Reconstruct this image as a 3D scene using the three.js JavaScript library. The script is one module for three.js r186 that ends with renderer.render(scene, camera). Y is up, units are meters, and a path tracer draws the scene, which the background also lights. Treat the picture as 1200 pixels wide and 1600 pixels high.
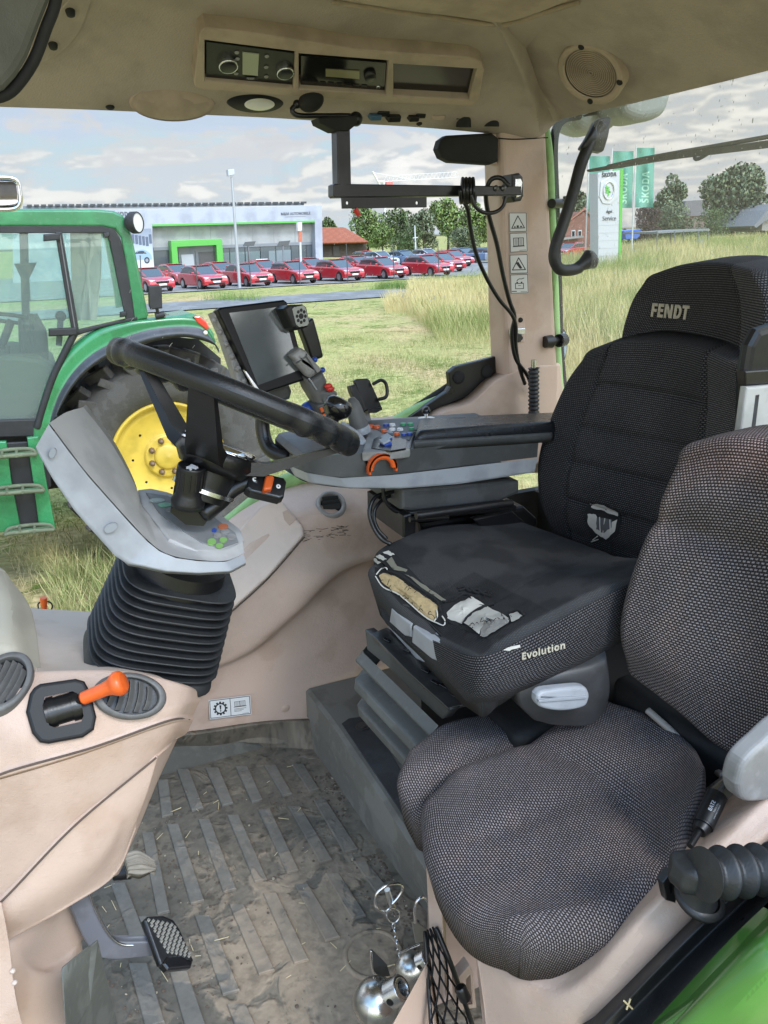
import * as THREE from 'three';
import { RoundedBoxGeometry } from 'three/addons/geometries/RoundedBoxGeometry.js';
import { mergeGeometries, toCreasedNormals } from 'three/addons/utils/BufferGeometryUtils.js';
import { FontLoader } from 'three/addons/loaders/FontLoader.js';
import { TextGeometry } from 'three/addons/geometries/TextGeometry.js';

// ---------------------------------------------------------------- camera, sky, sun, exposure
const V = (x, y, z) => new THREE.Vector3(x, y, z);
const W = 1200, H = 1600, FOC = 1250, rad = Math.PI / 180;
const YAW = 23 * rad, PITCH = 19 * rad, ROLL = 2 * rad, EYE = V(0, 1.35, 0);
const fwd = V(Math.sin(YAW) * Math.cos(PITCH), -Math.sin(PITCH), -Math.cos(YAW) * Math.cos(PITCH));
const rt0 = V(Math.cos(YAW), 0, Math.sin(YAW)), up0 = new THREE.Vector3().crossVectors(rt0, fwd);
const rgt = rt0.clone().multiplyScalar(Math.cos(ROLL)).addScaledVector(up0, -Math.sin(ROLL));
const upv = up0.clone().multiplyScalar(Math.cos(ROLL)).addScaledVector(rt0, Math.sin(ROLL));
const scene = new THREE.Scene();
const camera = new THREE.PerspectiveCamera(2 * Math.atan(H / 2 / FOC) / rad, W / H, 0.05, 1500);
camera.position.copy(EYE);
camera.quaternion.setFromRotationMatrix(new THREE.Matrix4().makeBasis(rgt, upv, fwd.clone().negate()));
const renderer = new THREE.WebGLRenderer({ antialias: true });
renderer.toneMapping = THREE.LinearToneMapping;
renderer.toneMappingExposure = 1.45;
renderer.shadowMap.enabled = true;
renderer.shadowMap.type = THREE.PCFSoftShadowMap;

// seeded random numbers and noise
let seed = 7;
const rnd = () => { seed = (seed * 1664525 + 1013904223) >>> 0; return seed / 4294967296; };
const rr = (a, b) => a + (b - a) * rnd();
function h2(x, y, s = 0) { let h = Math.imul(x, 374761393) + Math.imul(y, 668265263) + Math.imul(s, 974634777); h = Math.imul(h ^ (h >>> 13), 1274126177); return ((h ^ (h >>> 16)) >>> 0) / 4294967296; }
function vn(x, y, s = 0, per = 0) {
  const xi = Math.floor(x), yi = Math.floor(y), fx = x - xi, fy = y - yi, u = fx * fx * (3 - 2 * fx), v = fy * fy * (3 - 2 * fy);
  const m = per ? (a) => ((a % per) + per) % per : (a) => a;
  const a = h2(m(xi), m(yi), s), b = h2(m(xi + 1), m(yi), s), c = h2(m(xi), m(yi + 1), s), d = h2(m(xi + 1), m(yi + 1), s);
  return a + (b - a) * u + (c - a) * v + (a - b - c + d) * u * v;
}
function fbm(x, y, o = 5, s = 0, per = 0) { let t = 0, a = 0.5, n = 0; for (let i = 0; i < o; i++) { t += a * vn(x, y, s + i, per); n += a; x *= 2; y *= 2; per *= 2; a *= 0.5; } return t / n; }
const sst = (a, b, x) => { const t = Math.min(1, Math.max(0, (x - a) / (b - a))); return t * t * (3 - 2 * t); };
const mix = (a, b, t) => a + (b - a) * t;

const SUN = V(0.25, 0.95, 0.95).normalize();
{ // the sky: broken cloud, a bright veil round the hidden sun, extra brightness added behind the eye
  const w = 4096, h = 2048, d = new Float32Array(w * h * 4);
  for (let j = 0; j < h; j++) for (let i = 0; i < w; i++) {
    const el = ((j + 0.5) / h - 0.5) * Math.PI, az = ((i + 0.5) / w - 0.5) * 2 * Math.PI, k = (j * w + i) * 4;
    if ((i % 4 || j % 4) && (az < -1.95 || az > -0.25 || el > 0.4 || el < -0.03)) { const o = ((j - j % 4) * w + (i - i % 4)) * 4; for (let m = 0; m < 4; m++) d[k + m] = d[o + m]; continue; }
    let c = [0.16, 0.17, 0.13];
    if (el > -0.03) {
      const e = Math.max(el, 0), ce = Math.cos(el), dx = ce * Math.cos(az), dy = Math.sin(el), dz = ce * Math.sin(az);
      const q = 1 / (dy + 0.16), sx = dx * q * 1.15 + 3.3, sz = dz * q * 1.15 + 1.7;
      const wx = fbm(sx * 1.3, sz * 1.3, 3, 40) - 0.5, wz = fbm(sx * 1.3, sz * 1.3, 3, 50) - 0.5;
      const n = fbm(sx + wx * 0.9, sz + wz * 0.9, 7, 11), n2 = fbm(sx * 0.55 + 4 + wx, sz * 0.55 + wz, 5, 23), n3 = fbm(sx * 3.1 + wx * 2, sz * 3.1 + wz * 2, 5, 31);
      const be = sst(0, 0.4, e), base = [mix(0.34, 0.17, be), mix(0.455, 0.29, be), mix(0.51, 0.47, be)];
      const lu = az * 8.4, lv = el * 36, la = fbm(lu * 0.8 + 3, lv * 0.8, 3, 61) - 0.5, lb = fbm(lu * 0.8 + 9, lv * 0.8, 3, 67) - 0.5;
      const L = (o) => fbm(lu * 0.62 + la * 1.1 + 20, lv * 0.62 + lb * 1.1 + o + 2, 7, 71);
      const bil = 1 - Math.abs(2 * fbm(lu * 3.2 + la * 2, lv * 3.2 + lb * 2, 4, 91) - 1), low = sst(0.42, 0.16, el), nl = L(0) + 0.10 * (bil - 0.72), left = sst(-1.0, -1.2, az) * low, bank = sst(0.082, 0.102, el + 0.10 * (nl - 0.5) + 0.03 * (bil - 0.7)) * sst(0.24, 0.17, el) * left, cov0 = mix(sst(0.40, 0.56, n + 0.10 * (n3 - 0.5)), sst(0.37, 0.46, nl + 0.03 + 0.05 * sst(-1.2, -0.9, az)), low), cov = mix(cov0 * mix(1, 0.8, left), 1, bank);
      const relief = sst(-0.06, 0.13, (nl - L(0.3)) + 0.16 * (n3 - 0.5) + 0.30 * (bil - 0.72));
      // bellies are blue grey, the tops and the ragged edges nearly white
      const belly = sst(0.47, 0.68, n * 0.55 + n2 * 0.45 + 0.02), wgt = sst(-0.5, 0.75, Math.cos(az + 0.62));
      const dark = mix(belly * mix(1, 0.55, wgt), Math.min(1, (1 - relief) * mix(0.55, 0.45, sst(-1.25, -0.9, az)) + bank * (0.42 + 0.30 * (1 - relief))), low);
      const lit = 0.66 + 0.24 * (n3 - 0.5) + 0.12 * relief;
      const cl = [mix(lit, 0.135, dark), mix(lit * 0.985, 0.205, dark), mix(lit * 0.965, 0.315, dark)];
      c = [0, 1, 2].map((m) => mix(base[m], cl[m], cov * 0.95));
      const s = Math.max(0, dx * SUN.x + dy * SUN.y + dz * SUN.z), g = mix(0.9, 2.3, sst(0.14, 0.6, e)) + 1.9 * s ** 2.5 + 3.5 * s ** 14 + 1.5 * sst(-0.1, 0.9, dz);  // last term: unseen sky behind the eye raised to light the cab
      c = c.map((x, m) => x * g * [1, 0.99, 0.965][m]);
    }
    d[k] = c[0]; d[k + 1] = c[1]; d[k + 2] = c[2]; d[k + 3] = 1;
  }
  const t = new THREE.DataTexture(d, w, h, THREE.RGBAFormat, THREE.FloatType);
  t.mapping = THREE.EquirectangularReflectionMapping; t.magFilter = THREE.LinearFilter; t.minFilter = THREE.LinearFilter; t.needsUpdate = true;
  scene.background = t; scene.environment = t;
}
const sun = new THREE.DirectionalLight(new THREE.Color(1, 0.94, 0.85), 1.35);
sun.position.copy(SUN).multiplyScalar(60); sun.castShadow = true; sun.shadow.radius = 26;
Object.assign(sun.shadow.camera, { left: -40, right: 40, top: 40, bottom: -40, near: 1, far: 140 });
sun.shadow.mapSize.set(2048, 2048); scene.add(sun, sun.target);

// ---------------------------------------------------------------- helpers
// lines of sight of the survey: a photo point and a plane or distance give a place
const ray = (x, y) => fwd.clone().multiplyScalar(FOC).addScaledVector(rgt, x - 600).addScaledVector(upv, 800 - y).normalize();
const along = (ax, v, x, y) => { const d = ray(x, y); return EYE.clone().addScaledVector(d, (v - EYE[ax]) / d[ax]); };
const Z = (x, y, z) => along('z', z, x, y), Y = (x, y, v) => along('y', v, x, y), X = (x, y, v) => along('x', v, x, y);
const D = (x, y, d) => { const r = ray(x, y); return EYE.clone().addScaledVector(r, d / r.dot(fwd)); };
const dep = (p) => p.clone().sub(EYE).dot(fwd);
const onP = (x, y, p, n) => { const d = ray(x, y); return EYE.clone().addScaledVector(d, p.clone().sub(EYE).dot(n) / d.dot(n)); };
const pxm = (p) => dep(p) / FOC; // metres per photo pixel at a point

const taken = {}, baseOf = new WeakMap();
const numbered = (n) => { const k = taken[n] = (taken[n] ?? -1) + 1; return k ? `${n}_${String(k).padStart(3, '0')}` : n; };
function tag(o, label, category, group) { o.userData.label = label; o.userData.category = category; if (group) o.userData.group = group; return o; }
function thing(name, label, category, base = V(0, 0, 0), group) {
  const o = new THREE.Group(); o.name = numbered(name); o.position.copy(base); scene.add(o); baseOf.set(o, base.clone());
  return tag(o, label, category, group);
}
function setting(name, base = V(0, 0, 0)) { const o = new THREE.Group(); o.name = name; o.position.copy(base); o.userData.kind = 'structure'; scene.add(o); baseOf.set(o, base.clone()); return o; }
function prep(g) {
  const q = g.index ? g.toNonIndexed() : g.clone();
  for (const k of Object.keys(q.attributes)) if (!['position', 'normal', 'uv', 'color'].includes(k)) q.deleteAttribute(k);
  if (!q.attributes.normal) q.computeVertexNormals();
  if (!q.attributes.uv) q.setAttribute('uv', new THREE.BufferAttribute(new Float32Array(q.attributes.position.count * 2), 2));
  q.morphAttributes = {}; q.clearGroups(); return q;
}
function boxUV(g) {
  const p = g.attributes.position, u = g.attributes.uv;
  const a = V(), b = V(), c = V();
  for (let i = 0; i < p.count; i += 3) {
    a.fromBufferAttribute(p, i); b.fromBufferAttribute(p, i + 1).sub(a); c.fromBufferAttribute(p, i + 2).sub(a); b.cross(c);
    const ax = Math.abs(b.x), ay = Math.abs(b.y), az = Math.abs(b.z);
    for (let k = i; k < i + 3; k++) {
      const x = p.getX(k), y = p.getY(k), z = p.getZ(k);
      if (ay >= ax && ay >= az) u.setXY(k, x, z); else if (ax >= az) u.setXY(k, z, y); else u.setXY(k, x, y);
    }
  }
}
function join(list) {
  const gs = list.map(prep); const col = gs.every((g) => g.attributes.color);
  if (!col) gs.forEach((g) => g.deleteAttribute('color'));
  return gs.length > 1 ? mergeGeometries(gs, false) : gs[0];
}
function mesh(name, geos, mat, parent, o = {}) {
  const g = join([].concat(geos));
  if (!o.keep) boxUV(g);
  const b = parent && baseOf.get(parent); if (b) g.translate(-b.x, -b.y, -b.z);
  const m = new THREE.Mesh(g, mat); m.castShadow = m.receiveShadow = true; m.name = parent ? name : numbered(name);
  if (o.label) m.userData.label = o.label; if (o.kind) m.userData.kind = o.kind;
  (parent || scene).add(m); if (b) baseOf.set(m, b); return m;
}
const T = (g, x = 0, y = 0, z = 0, rx = 0, ry = 0, rz = 0) => { g.applyMatrix4(new THREE.Matrix4().compose(V(x, y, z), new THREE.Quaternion().setFromEuler(new THREE.Euler(rx, ry, rz)), V(1, 1, 1))); return g; };
const at = (g, p) => g.translate(p.x, p.y, p.z);
// put a geometry made along x / y / z onto a frame: origin, x axis, y axis
function frame(g, o, x, y) { const a = x.clone().normalize(), b = y.clone().addScaledVector(a, -y.dot(a)).normalize(), c = new THREE.Vector3().crossVectors(a, b); return g.applyMatrix4(new THREE.Matrix4().makeBasis(a, b, c).setPosition(o)); }
const box = (w, h, d, r = 0) => r ? new RoundedBoxGeometry(w, h, d, 2, Math.min(r, w / 2.01, h / 2.01, d / 2.01)) : new THREE.BoxGeometry(w, h, d);
const cyl = (r1, r2, h, n = 20) => new THREE.CylinderGeometry(r1, r2, h, n);
const ball = (r, n = 20) => new THREE.SphereGeometry(r, n, Math.ceil(n * 0.7));
function rod(p, q, r1, r2 = r1, n = 14) { const d = q.clone().sub(p), g = cyl(r2, r1, d.length(), n); g.applyQuaternion(new THREE.Quaternion().setFromUnitVectors(V(0, 1, 0), d.clone().normalize())); return at(g, p.clone().add(q).multiplyScalar(0.5)); }
const lathe = (pts, n = 32) => new THREE.LatheGeometry(pts.map(([x, y]) => new THREE.Vector2(x, y)), n);
function latheAt(pts, o, axis, n = 32) { const g = lathe(pts, n); g.applyQuaternion(new THREE.Quaternion().setFromUnitVectors(V(0, 1, 0), axis.clone().normalize())); return at(g, o); }
function gridGeo(P, nu, nv, closedU = false) { // P[j][i]
  const pos = [], idx = [], uv = []; const cu = nu + 1;
  for (let j = 0; j <= nv; j++) for (let i = 0; i <= nu; i++) { const p = P[j][i]; pos.push(p.x, p.y, p.z); uv.push(i / nu, j / nv); }
  for (let j = 0; j < nv; j++) for (let i = 0; i < nu; i++) { const a = j * cu + i; idx.push(a, a + 1, a + cu, a + 1, a + cu + 1, a + cu); }
  const g = new THREE.BufferGeometry(); g.setAttribute('position', new THREE.Float32BufferAttribute(pos, 3)); g.setAttribute('uv', new THREE.Float32BufferAttribute(uv, 2)); g.setIndex(idx); g.computeVertexNormals();
  if (closedU) { const n = g.attributes.normal; for (let j = 0; j <= nv; j++) { const a = j * cu, b = a + nu, v = V(n.getX(a) + n.getX(b), n.getY(a) + n.getY(b), n.getZ(a) + n.getZ(b)).normalize(); n.setXYZ(a, v.x, v.y, v.z); n.setXYZ(b, v.x, v.y, v.z); } }
  return g;
}
const crv = (pts, t, closed = false) => { // Catmull-Rom through points, t in 0..1
  const n = pts.length, m = closed ? n : n - 1, f = Math.min(t, 0.999999) * m, i = Math.floor(f), u = f - i;
  const g = (k) => closed ? pts[((k % n) + n) % n] : k < 0 ? pts[0].clone().multiplyScalar(2).sub(pts[Math.min(1, n - 1)]) : k >= n ? pts[n - 1].clone().multiplyScalar(2).sub(pts[Math.max(0, n - 2)]) : pts[k];
  const a = g(i - 1), b = g(i), c = g(i + 1), d = g(i + 2), u2 = u * u, u3 = u2 * u;
  return V(0, 0, 0).addScaledVector(a, -0.5 * u3 + u2 - 0.5 * u).addScaledVector(b, 1.5 * u3 - 2.5 * u2 + 1).addScaledVector(c, -1.5 * u3 + 2 * u2 + 0.5 * u).addScaledVector(d, 0.5 * u3 - 0.5 * u2);
};
// a smooth sheet through a net of points; o.back (Vector3) makes it solid with rounded rims of radius o.r
function sheet(ctrl, nu, nv, o = {}) {
  const lin = o.linear, lerpRow = (row, t) => { if (!lin) return crv(row, t); const f = Math.min(t, 0.999999) * (row.length - 1), i = Math.floor(f); return row[i].clone().lerp(row[i + 1], f - i); };
  const rows = ctrl.map((r) => Array.from({ length: nu + 1 }, (_, i) => lerpRow(r, i / nu)));
  let P = Array.from({ length: nv + 1 }, (_, j) => Array.from({ length: nu + 1 }, (_, i) => lerpRow(rows.map((r) => r[i]), j / nv)));
  const mi = nu >> 1, mj = nv >> 1, us = [0], vs = [0];
  for (let i = 1; i <= nu; i++) us.push(us[i - 1] + P[mj][i].distanceTo(P[mj][i - 1]));
  for (let j = 1; j <= nv; j++) vs.push(vs[j - 1] + P[j][mi].distanceTo(P[j - 1][mi]));
  const nrm = (i, j) => { const a = P[j][Math.min(nu, i + 1)].clone().sub(P[j][Math.max(0, i - 1)]), b = P[Math.min(nv, j + 1)][i].clone().sub(P[Math.max(0, j - 1)][i]); return a.cross(b).normalize(); };
  const sgn = o.sign ?? (nrm(mi, mj).dot(EYE.clone().sub(P[mj][mi])) > 0 ? 1 : -1);
  if (o.disp) P = P.map((r, j) => r.map((p, i) => p.clone().addScaledVector(nrm(i, j), sgn * o.disp(i / nu, j / nv, us[i], vs[j]))));
  let K = 0, cols = [];
  const uvU = us.slice(), uvV = vs.slice();
  if (o.back) {
    const r = o.r ?? 0.01, th = o.back.length(), B = o.back.clone().normalize(), st = o.steps ?? 4; K = st + 2;
    const offs = []; // [out, back, shrink]
    for (let k = 1; k <= st; k++) { const a = k / st * Math.PI / 2; offs.push([r * Math.sin(a), r * (1 - Math.cos(a)), 0]); }
    offs.push([r * (o.taper ?? 1), th, 0]); offs.push([r, th, 0.96]);
    const cen = P[mj][mi].clone().addScaledVector(B, th);
    const Q = [];
    for (let j = -K; j <= nv + K; j++) {
      const row = [], jj = Math.min(nv, Math.max(0, j)), kj = j < 0 ? -j : j > nv ? j - nv : 0;
      for (let i = -K; i <= nu + K; i++) {
        const ii = Math.min(nu, Math.max(0, i)), ki = i < 0 ? -i : i > nu ? i - nu : 0;
        const p = P[jj][ii].clone(), k = Math.max(ki, kj);
        if (k) {
          const ou = V(0, 0, 0), ov = V(0, 0, 0);
          if (ki) ou.copy(P[jj][ii]).sub(P[jj][i < 0 ? 1 : nu - 1]).addScaledVector(B, -ou.dot(B)).normalize();
          if (kj) ov.copy(P[jj][ii]).sub(P[j < 0 ? 1 : nv - 1][ii]).addScaledVector(B, -ov.dot(B)).normalize();
          const ph = Math.atan2(kj, ki); p.addScaledVector(ou, offs[k - 1][0] * Math.cos(ph)).addScaledVector(ov, offs[k - 1][0] * Math.sin(ph));
          p.addScaledVector(B, offs[k - 1][1]); if (offs[k - 1][2]) p.lerp(cen, offs[k - 1][2]);
        }
        row.push(p);
      }
      Q.push(row);
    }
    P = Q;
    const ext = (a) => { const q = []; for (let k = K; k >= 1; k--) q.push(a[0] - Math.min(k, st) / st * r * 1.57 - Math.max(0, Math.min(1, k - st)) * (th - r)); return q.concat(a, Array.from({ length: K }, (_, m) => a[a.length - 1] + Math.min(m + 1, st) / st * r * 1.57 + Math.max(0, Math.min(1, m + 1 - st)) * (th - r))); };
    var eu = ext(us), ev = ext(vs);
  }
  const NU = P[0].length - 1, NV = P.length - 1, g = gridGeo(P, NU, NV);
  if (sgn < 0) { const x = g.index.array; for (let k = 0; k < x.length; k += 3) { const t = x[k]; x[k] = x[k + 1]; x[k + 1] = t; } g.computeVertexNormals(); }
  const uv = g.attributes.uv; let q = 0;
  for (let j = 0; j <= NV; j++) for (let i = 0; i <= NU; i++) uv.setXY(q++, (eu ?? uvU)[i], (ev ?? uvV)[j]);
  if (o.color) { const c = []; for (let j = 0; j <= NV; j++) for (let i = 0; i <= NU; i++) c.push(...o.color((i - K) / nu, (j - K) / nv, P[j][i])); g.setAttribute('color', new THREE.Float32BufferAttribute(c, 3)); }
  return g;
}
// outline of photo points lying in a plane (point, normal), made solid away from the viewer
function ppoly(pts, p0, n, depth, o = {}) {
  n = n.clone().normalize(); if (n.dot(EYE.clone().sub(p0)) < 0) n.negate();
  const ex = new THREE.Vector3().crossVectors(Math.abs(n.y) > 0.9 ? V(0, 0, -1) : V(0, 1, 0), n).normalize(), ey = new THREE.Vector3().crossVectors(n, ex);
  const to2 = ([x, y]) => { const q = onP(x, y, p0, n).sub(p0); return new THREE.Vector2(q.dot(ex), q.dot(ey)); };
  const q = o.smooth ? new THREE.SplineCurve([...pts, pts[0]].map(to2)).getPoints(pts.length * 6).slice(0, -1) : pts.map(to2);
  const s = new THREE.Shape(q);
  for (const hole of o.holes || []) s.holes.push(new THREE.Path((o.smooth ? new THREE.SplineCurve([...hole, hole[0]].map(to2)).getPoints(hole.length * 6).slice(0, -1) : hole.map(to2))));
  const b = o.bevel ?? 0, g = new THREE.ExtrudeGeometry(s, { depth: Math.max(1e-4, depth - b * (o.bevelBack === false ? 1 : 2)), bevelEnabled: b > 0, bevelSize: b, bevelThickness: b, bevelOffset: -b, bevelSegments: o.seg ?? 2, curveSegments: 8 });
  g.translate(0, 0, -(depth - b)); g.applyMatrix4(new THREE.Matrix4().makeBasis(ex, ey, n).setPosition(p0)); return g;
}
const zp = (pts, z, depth, o) => ppoly(pts, Z(pts[0][0], pts[0][1], z), V(0, 0, 1), depth, o);
// a flat quad with its own 0..1 uv through four photo points in a plane (tl, tr, br, bl)
function quad(c) { const g = new THREE.BufferGeometry(); const [a, b, d, e] = c; g.setAttribute('position', new THREE.Float32BufferAttribute([a, e, d, a, d, b].flatMap((p) => [p.x, p.y, p.z]), 3)); g.setAttribute('uv', new THREE.Float32BufferAttribute([0, 1, 0, 0, 1, 0, 0, 1, 1, 0, 1, 1], 2)); g.computeVertexNormals(); return g; }
const pquad = (pts, p0, n, lift = 0.001) => { n = n.clone().normalize(); if (n.dot(EYE.clone().sub(p0)) < 0) n.negate(); return quad(pts.map(([x, y]) => onP(x, y, p0.clone().addScaledVector(n, lift), n))); };
function tube(pts, r, n = 40, m = 12, o = {}) {
  const c = o.raw || new THREE.CatmullRomCurve3(pts, !!o.closed, 'centripetal'), fr = c.computeFrenetFrames(n, !!o.closed), P = [];
  const R = typeof r === 'function' ? r : () => r;
  const ring = (t, k, s, sh = 0) => { const p = c.getPointAt(t), a = []; for (let i = 0; i <= m; i++) { const w = i / m * Math.PI * 2; a.push(p.clone().addScaledVector(fr.normals[k], s * Math.cos(w) * (o.fx ?? 1)).addScaledVector(fr.binormals[k], s * Math.sin(w) * (o.fy ?? 1)).addScaledVector(fr.tangents[k], sh)); } return a; };
  if (!o.closed) { P.push(ring(0, 0, 1e-5, -R(0) * 0.4), ring(0, 0, R(0) * 0.75, -R(0) * 0.3)); }
  for (let j = 0; j <= n; j++) P.push(ring(j / n, j, R(j / n)));
  if (!o.closed) { P.push(ring(1, n, R(1) * 0.75, R(1) * 0.3), ring(1, n, 1e-5, R(1) * 0.4)); }
  return gridGeo(P, m, P.length - 1, true);
}
// walls through rings of points, closed round, with lids
function loft(rings, o = {}) { const P = rings.map((r) => [...r, r[0]]), c = (r) => r.reduce((a, p) => a.add(p), V(0, 0, 0)).multiplyScalar(1 / r.length); if (o.caps !== false) { const a = c(rings[0]), b = c(rings[rings.length - 1]); P.unshift(P[0].map((p) => p.clone()), ); P.unshift(P[0].map(() => a.clone())); P.push(P[P.length - 1].map((p) => p.clone())); P.push(P[0].map(() => b.clone())); } return gridGeo(P, P[0].length - 1, P.length - 1, true); }
const creased = (g, a = 0.6) => toCreasedNormals(g.index ? g : g, a);

// ---------------------------------------------------------------- textures
function dataTex(n, m, f, srgb = false) {
  const d = new Uint8Array(n * m * 4);
  for (let j = 0; j < m; j++) for (let i = 0; i < n; i++) { const c = f(i / n, j / m, i, j), k = (j * n + i) * 4; const a = Array.isArray(c) ? c : [c, c, c]; for (let q = 0; q < 3; q++) d[k + q] = Math.max(0, Math.min(255, a[q] * 255)); d[k + 3] = 255; }
  const t = new THREE.DataTexture(d, n, m, THREE.RGBAFormat); t.wrapS = t.wrapT = THREE.RepeatWrapping; t.magFilter = THREE.LinearFilter; t.minFilter = THREE.LinearMipmapLinearFilter; t.generateMipmaps = true; if (srgb) t.colorSpace = THREE.SRGBColorSpace; t.needsUpdate = true; return t;
}
const rep = (t, sx, sy = sx) => { const c = t.clone(); c.repeat.set(1 / sx, 1 / sy); c.needsUpdate = true; return c; };
function canvasTex(w, h, draw) { const c = document.createElement('canvas'); c.width = w; c.height = h; const x = c.getContext('2d'); draw(x, w, h); const t = new THREE.CanvasTexture(c); t.colorSpace = THREE.SRGBColorSpace; return t; }
const toS = (x) => x <= 0.0031308 ? 12.92 * x : 1.055 * x ** (1 / 2.4) - 0.055;
const lin3 = (r, g, b) => [toS(r), toS(g), toS(b)];
const grain = dataTex(256, 256, (u, v) => 0.5 * fbm(u * 64, v * 64, 2, 3, 64) + 0.5 * fbm(u * 16, v * 16, 3, 9, 16));
const mottle = dataTex(512, 512, (u, v) => { const a = fbm(u * 5, v * 5, 6, 60, 5), b = fbm(u * 40, v * 40, 3, 70, 40); return 0.80 + 0.22 * sst(0.3, 0.62, a) + 0.05 * (b - 0.5); });
const moulded = dataTex(1024, 1024, (u, v) => { const a = fbm(u * 4, v * 4, 6, 160, 4), b = fbm(u * 60, v * 60, 3, 170, 60), st = sst(0.56, 0.74, fbm(u * 9, v * 9, 5, 175, 9)), sp = sst(0.76, 0.84, fbm(u * 150, v * 150, 2, 177, 150)); const wy = (fbm(u * 6, v * 6, 2, 181, 6) - 0.5) * 0.06; const sc = Math.max(0, 1 - Math.abs(((v + wy + 0.15 * u) * 7) % 1 - 0.5) * 160) * sst(0.66, 0.74, fbm(u * 14, v * 5, 3, 183)); let k = 0.88 + 0.14 * sst(0.3, 0.6, a) + 0.05 * (b - 0.5) - 0.10 * st - 0.035 * sp - 0.10 * sc; return [k, k * (1 - 0.035 * st), k * (1 - 0.075 * st)]; });
const rough = dataTex(512, 512, (u, v) => 0.55 + 0.5 * fbm(u * 7, v * 7, 6, 80, 7));
const dusty = dataTex(512, 512, (u, v) => { const a = sst(0.5, 0.75, fbm(u * 6, v * 6, 6, 90, 6)), b = fbm(u * 50, v * 50, 3, 95, 50), s = sst(0.62, 0.8, fbm(u * 30, v * 30, 3, 97, 30)); const k = 0.72 + 0.5 * a + 0.1 * b + 0.12 * s; return [k, k * 0.985, k * 0.955]; });
function M(r, g, b, o = {}) {
  const m = new THREE.MeshPhysicalMaterial({ roughness: o.rough ?? 0.5, metalness: o.metal ?? 0 }); m.color.setRGB(r, g, b);
  if (o.map) m.map = o.map; if (o.bump) { m.bumpMap = o.bump; m.bumpScale = o.bs ?? 0.0004; } if (o.rmap) m.roughnessMap = o.rmap;
  for (const k of ['clearcoat', 'clearcoatRoughness', 'transmission', 'ior', 'thickness', 'sheen', 'sheenRoughness', 'vertexColors', 'side', 'specularIntensity', 'alphaMap', 'emissiveIntensity']) if (o[k] !== undefined) m[k] = o[k];
  if (o.emissive) m.emissive.setRGB(...o.emissive);
  return m;
}
const gFine = rep(grain, 0.06), gMid = rep(grain, 0.12), gLiner = rep(grain, 0.035);
const mld = rep(moulded, 0.8), mot4 = rep(mottle, 0.55), mot2 = rep(mottle, 0.24), dus3 = rep(dusty, 0.35), rgh3 = rep(rough, 0.3);
const MT = {
  beige: M(0.54, 0.395, 0.315, { rough: 0.52, map: mld, bump: gFine, bs: 0.0007 }),
  beigeLight: M(0.60, 0.49, 0.415, { rough: 0.6, map: mld, bump: gFine, bs: 0.0003 }),
  beigeTrim: M(0.52, 0.385, 0.305, { rough: 0.52, map: mld, bump: gFine, bs: 0.0003 }),
  liner: M(0.43, 0.36, 0.31, { rough: 0.9, map: mot4, bump: gLiner, bs: 0.0012 }),
  linerTrim: M(0.41, 0.32, 0.25, { rough: 0.6, map: mot2, bump: gFine, bs: 0.0003 }),
  band: M(0.33, 0.345, 0.37, { rough: 0.38, map: mot2, bump: gFine, bs: 0.0001 }),
  grey: M(0.125, 0.123, 0.122, { rough: 0.5, map: dus3, bump: gFine, bs: 0.0003 }),
  greyMid: M(0.29, 0.285, 0.28, { rough: 0.5, map: dus3, bump: gFine, bs: 0.0002 }),
  console: M(0.075, 0.078, 0.08, { rough: 0.5, map: dus3, bump: gFine, bs: 0.0003 }),
  black: M(0.010, 0.010, 0.011, { rough: 0.42, map: dus3, bump: gMid, bs: 0.0002, rmap: rgh3 }),
  blackMatt: M(0.013, 0.013, 0.0135, { rough: 0.8, map: dus3, bump: gMid, bs: 0.0004 }),
  gloss: M(0.008, 0.008, 0.009, { rough: 0.2, clearcoat: 0.3, clearcoatRoughness: 0.12 }),
  shell: M(0.43, 0.42, 0.41, { rough: 0.45, map: mot2, bump: gFine, bs: 0.0002 }),
  rubber: M(0.024, 0.025, 0.027, { rough: 0.62, map: dus3, bump: gMid, bs: 0.0004, rmap: rgh3 }),
  leather: M(0.012, 0.013, 0.015, { rough: 0.36, bump: rep(grain, 0.03), bs: 0.0004, rmap: rgh3 }),
  orange: M(0.78, 0.125, 0.02, { rough: 0.35, map: mot2 }),
  steel: M(0.66, 0.67, 0.68, { rough: 0.28, metal: 1, map: mot2, rmap: rgh3 }),
  chrome: M(0.75, 0.76, 0.78, { rough: 0.12, metal: 1 }),
  zinc: M(0.62, 0.63, 0.62, { rough: 0.36, metal: 1, map: dus3, bump: gFine, bs: 0.0001, rmap: rgh3 }),
  darkSteel: M(0.12, 0.12, 0.12, { rough: 0.42, metal: 0.7, map: dus3, rmap: rgh3 }),
  greyLever: M(0.36, 0.375, 0.4, { rough: 0.4, map: mot2 }),
  white: M(0.75, 0.75, 0.74, { rough: 0.5 }),
  red: M(0.55, 0.03, 0.02, { rough: 0.3 }), blue: M(0.02, 0.07, 0.36, { rough: 0.35 }), greenBtn: M(0.05, 0.33, 0.14, { rough: 0.4 }),
  paint: M(0.08, 0.245, 0.04, { rough: 0.3, clearcoat: 0.6, clearcoatRoughness: 0.1, map: mot4 }),
  frameGreen: M(0.30, 0.52, 0.20, { rough: 0.4, map: mot2 }),
  glass: M(1, 1, 1, { rough: 0, transmission: 1, thickness: 0, ior: 1.16 }),
};
// ================================================================ THE CAB
const ZW = -1.89; // inner face of the cab's far side
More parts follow.
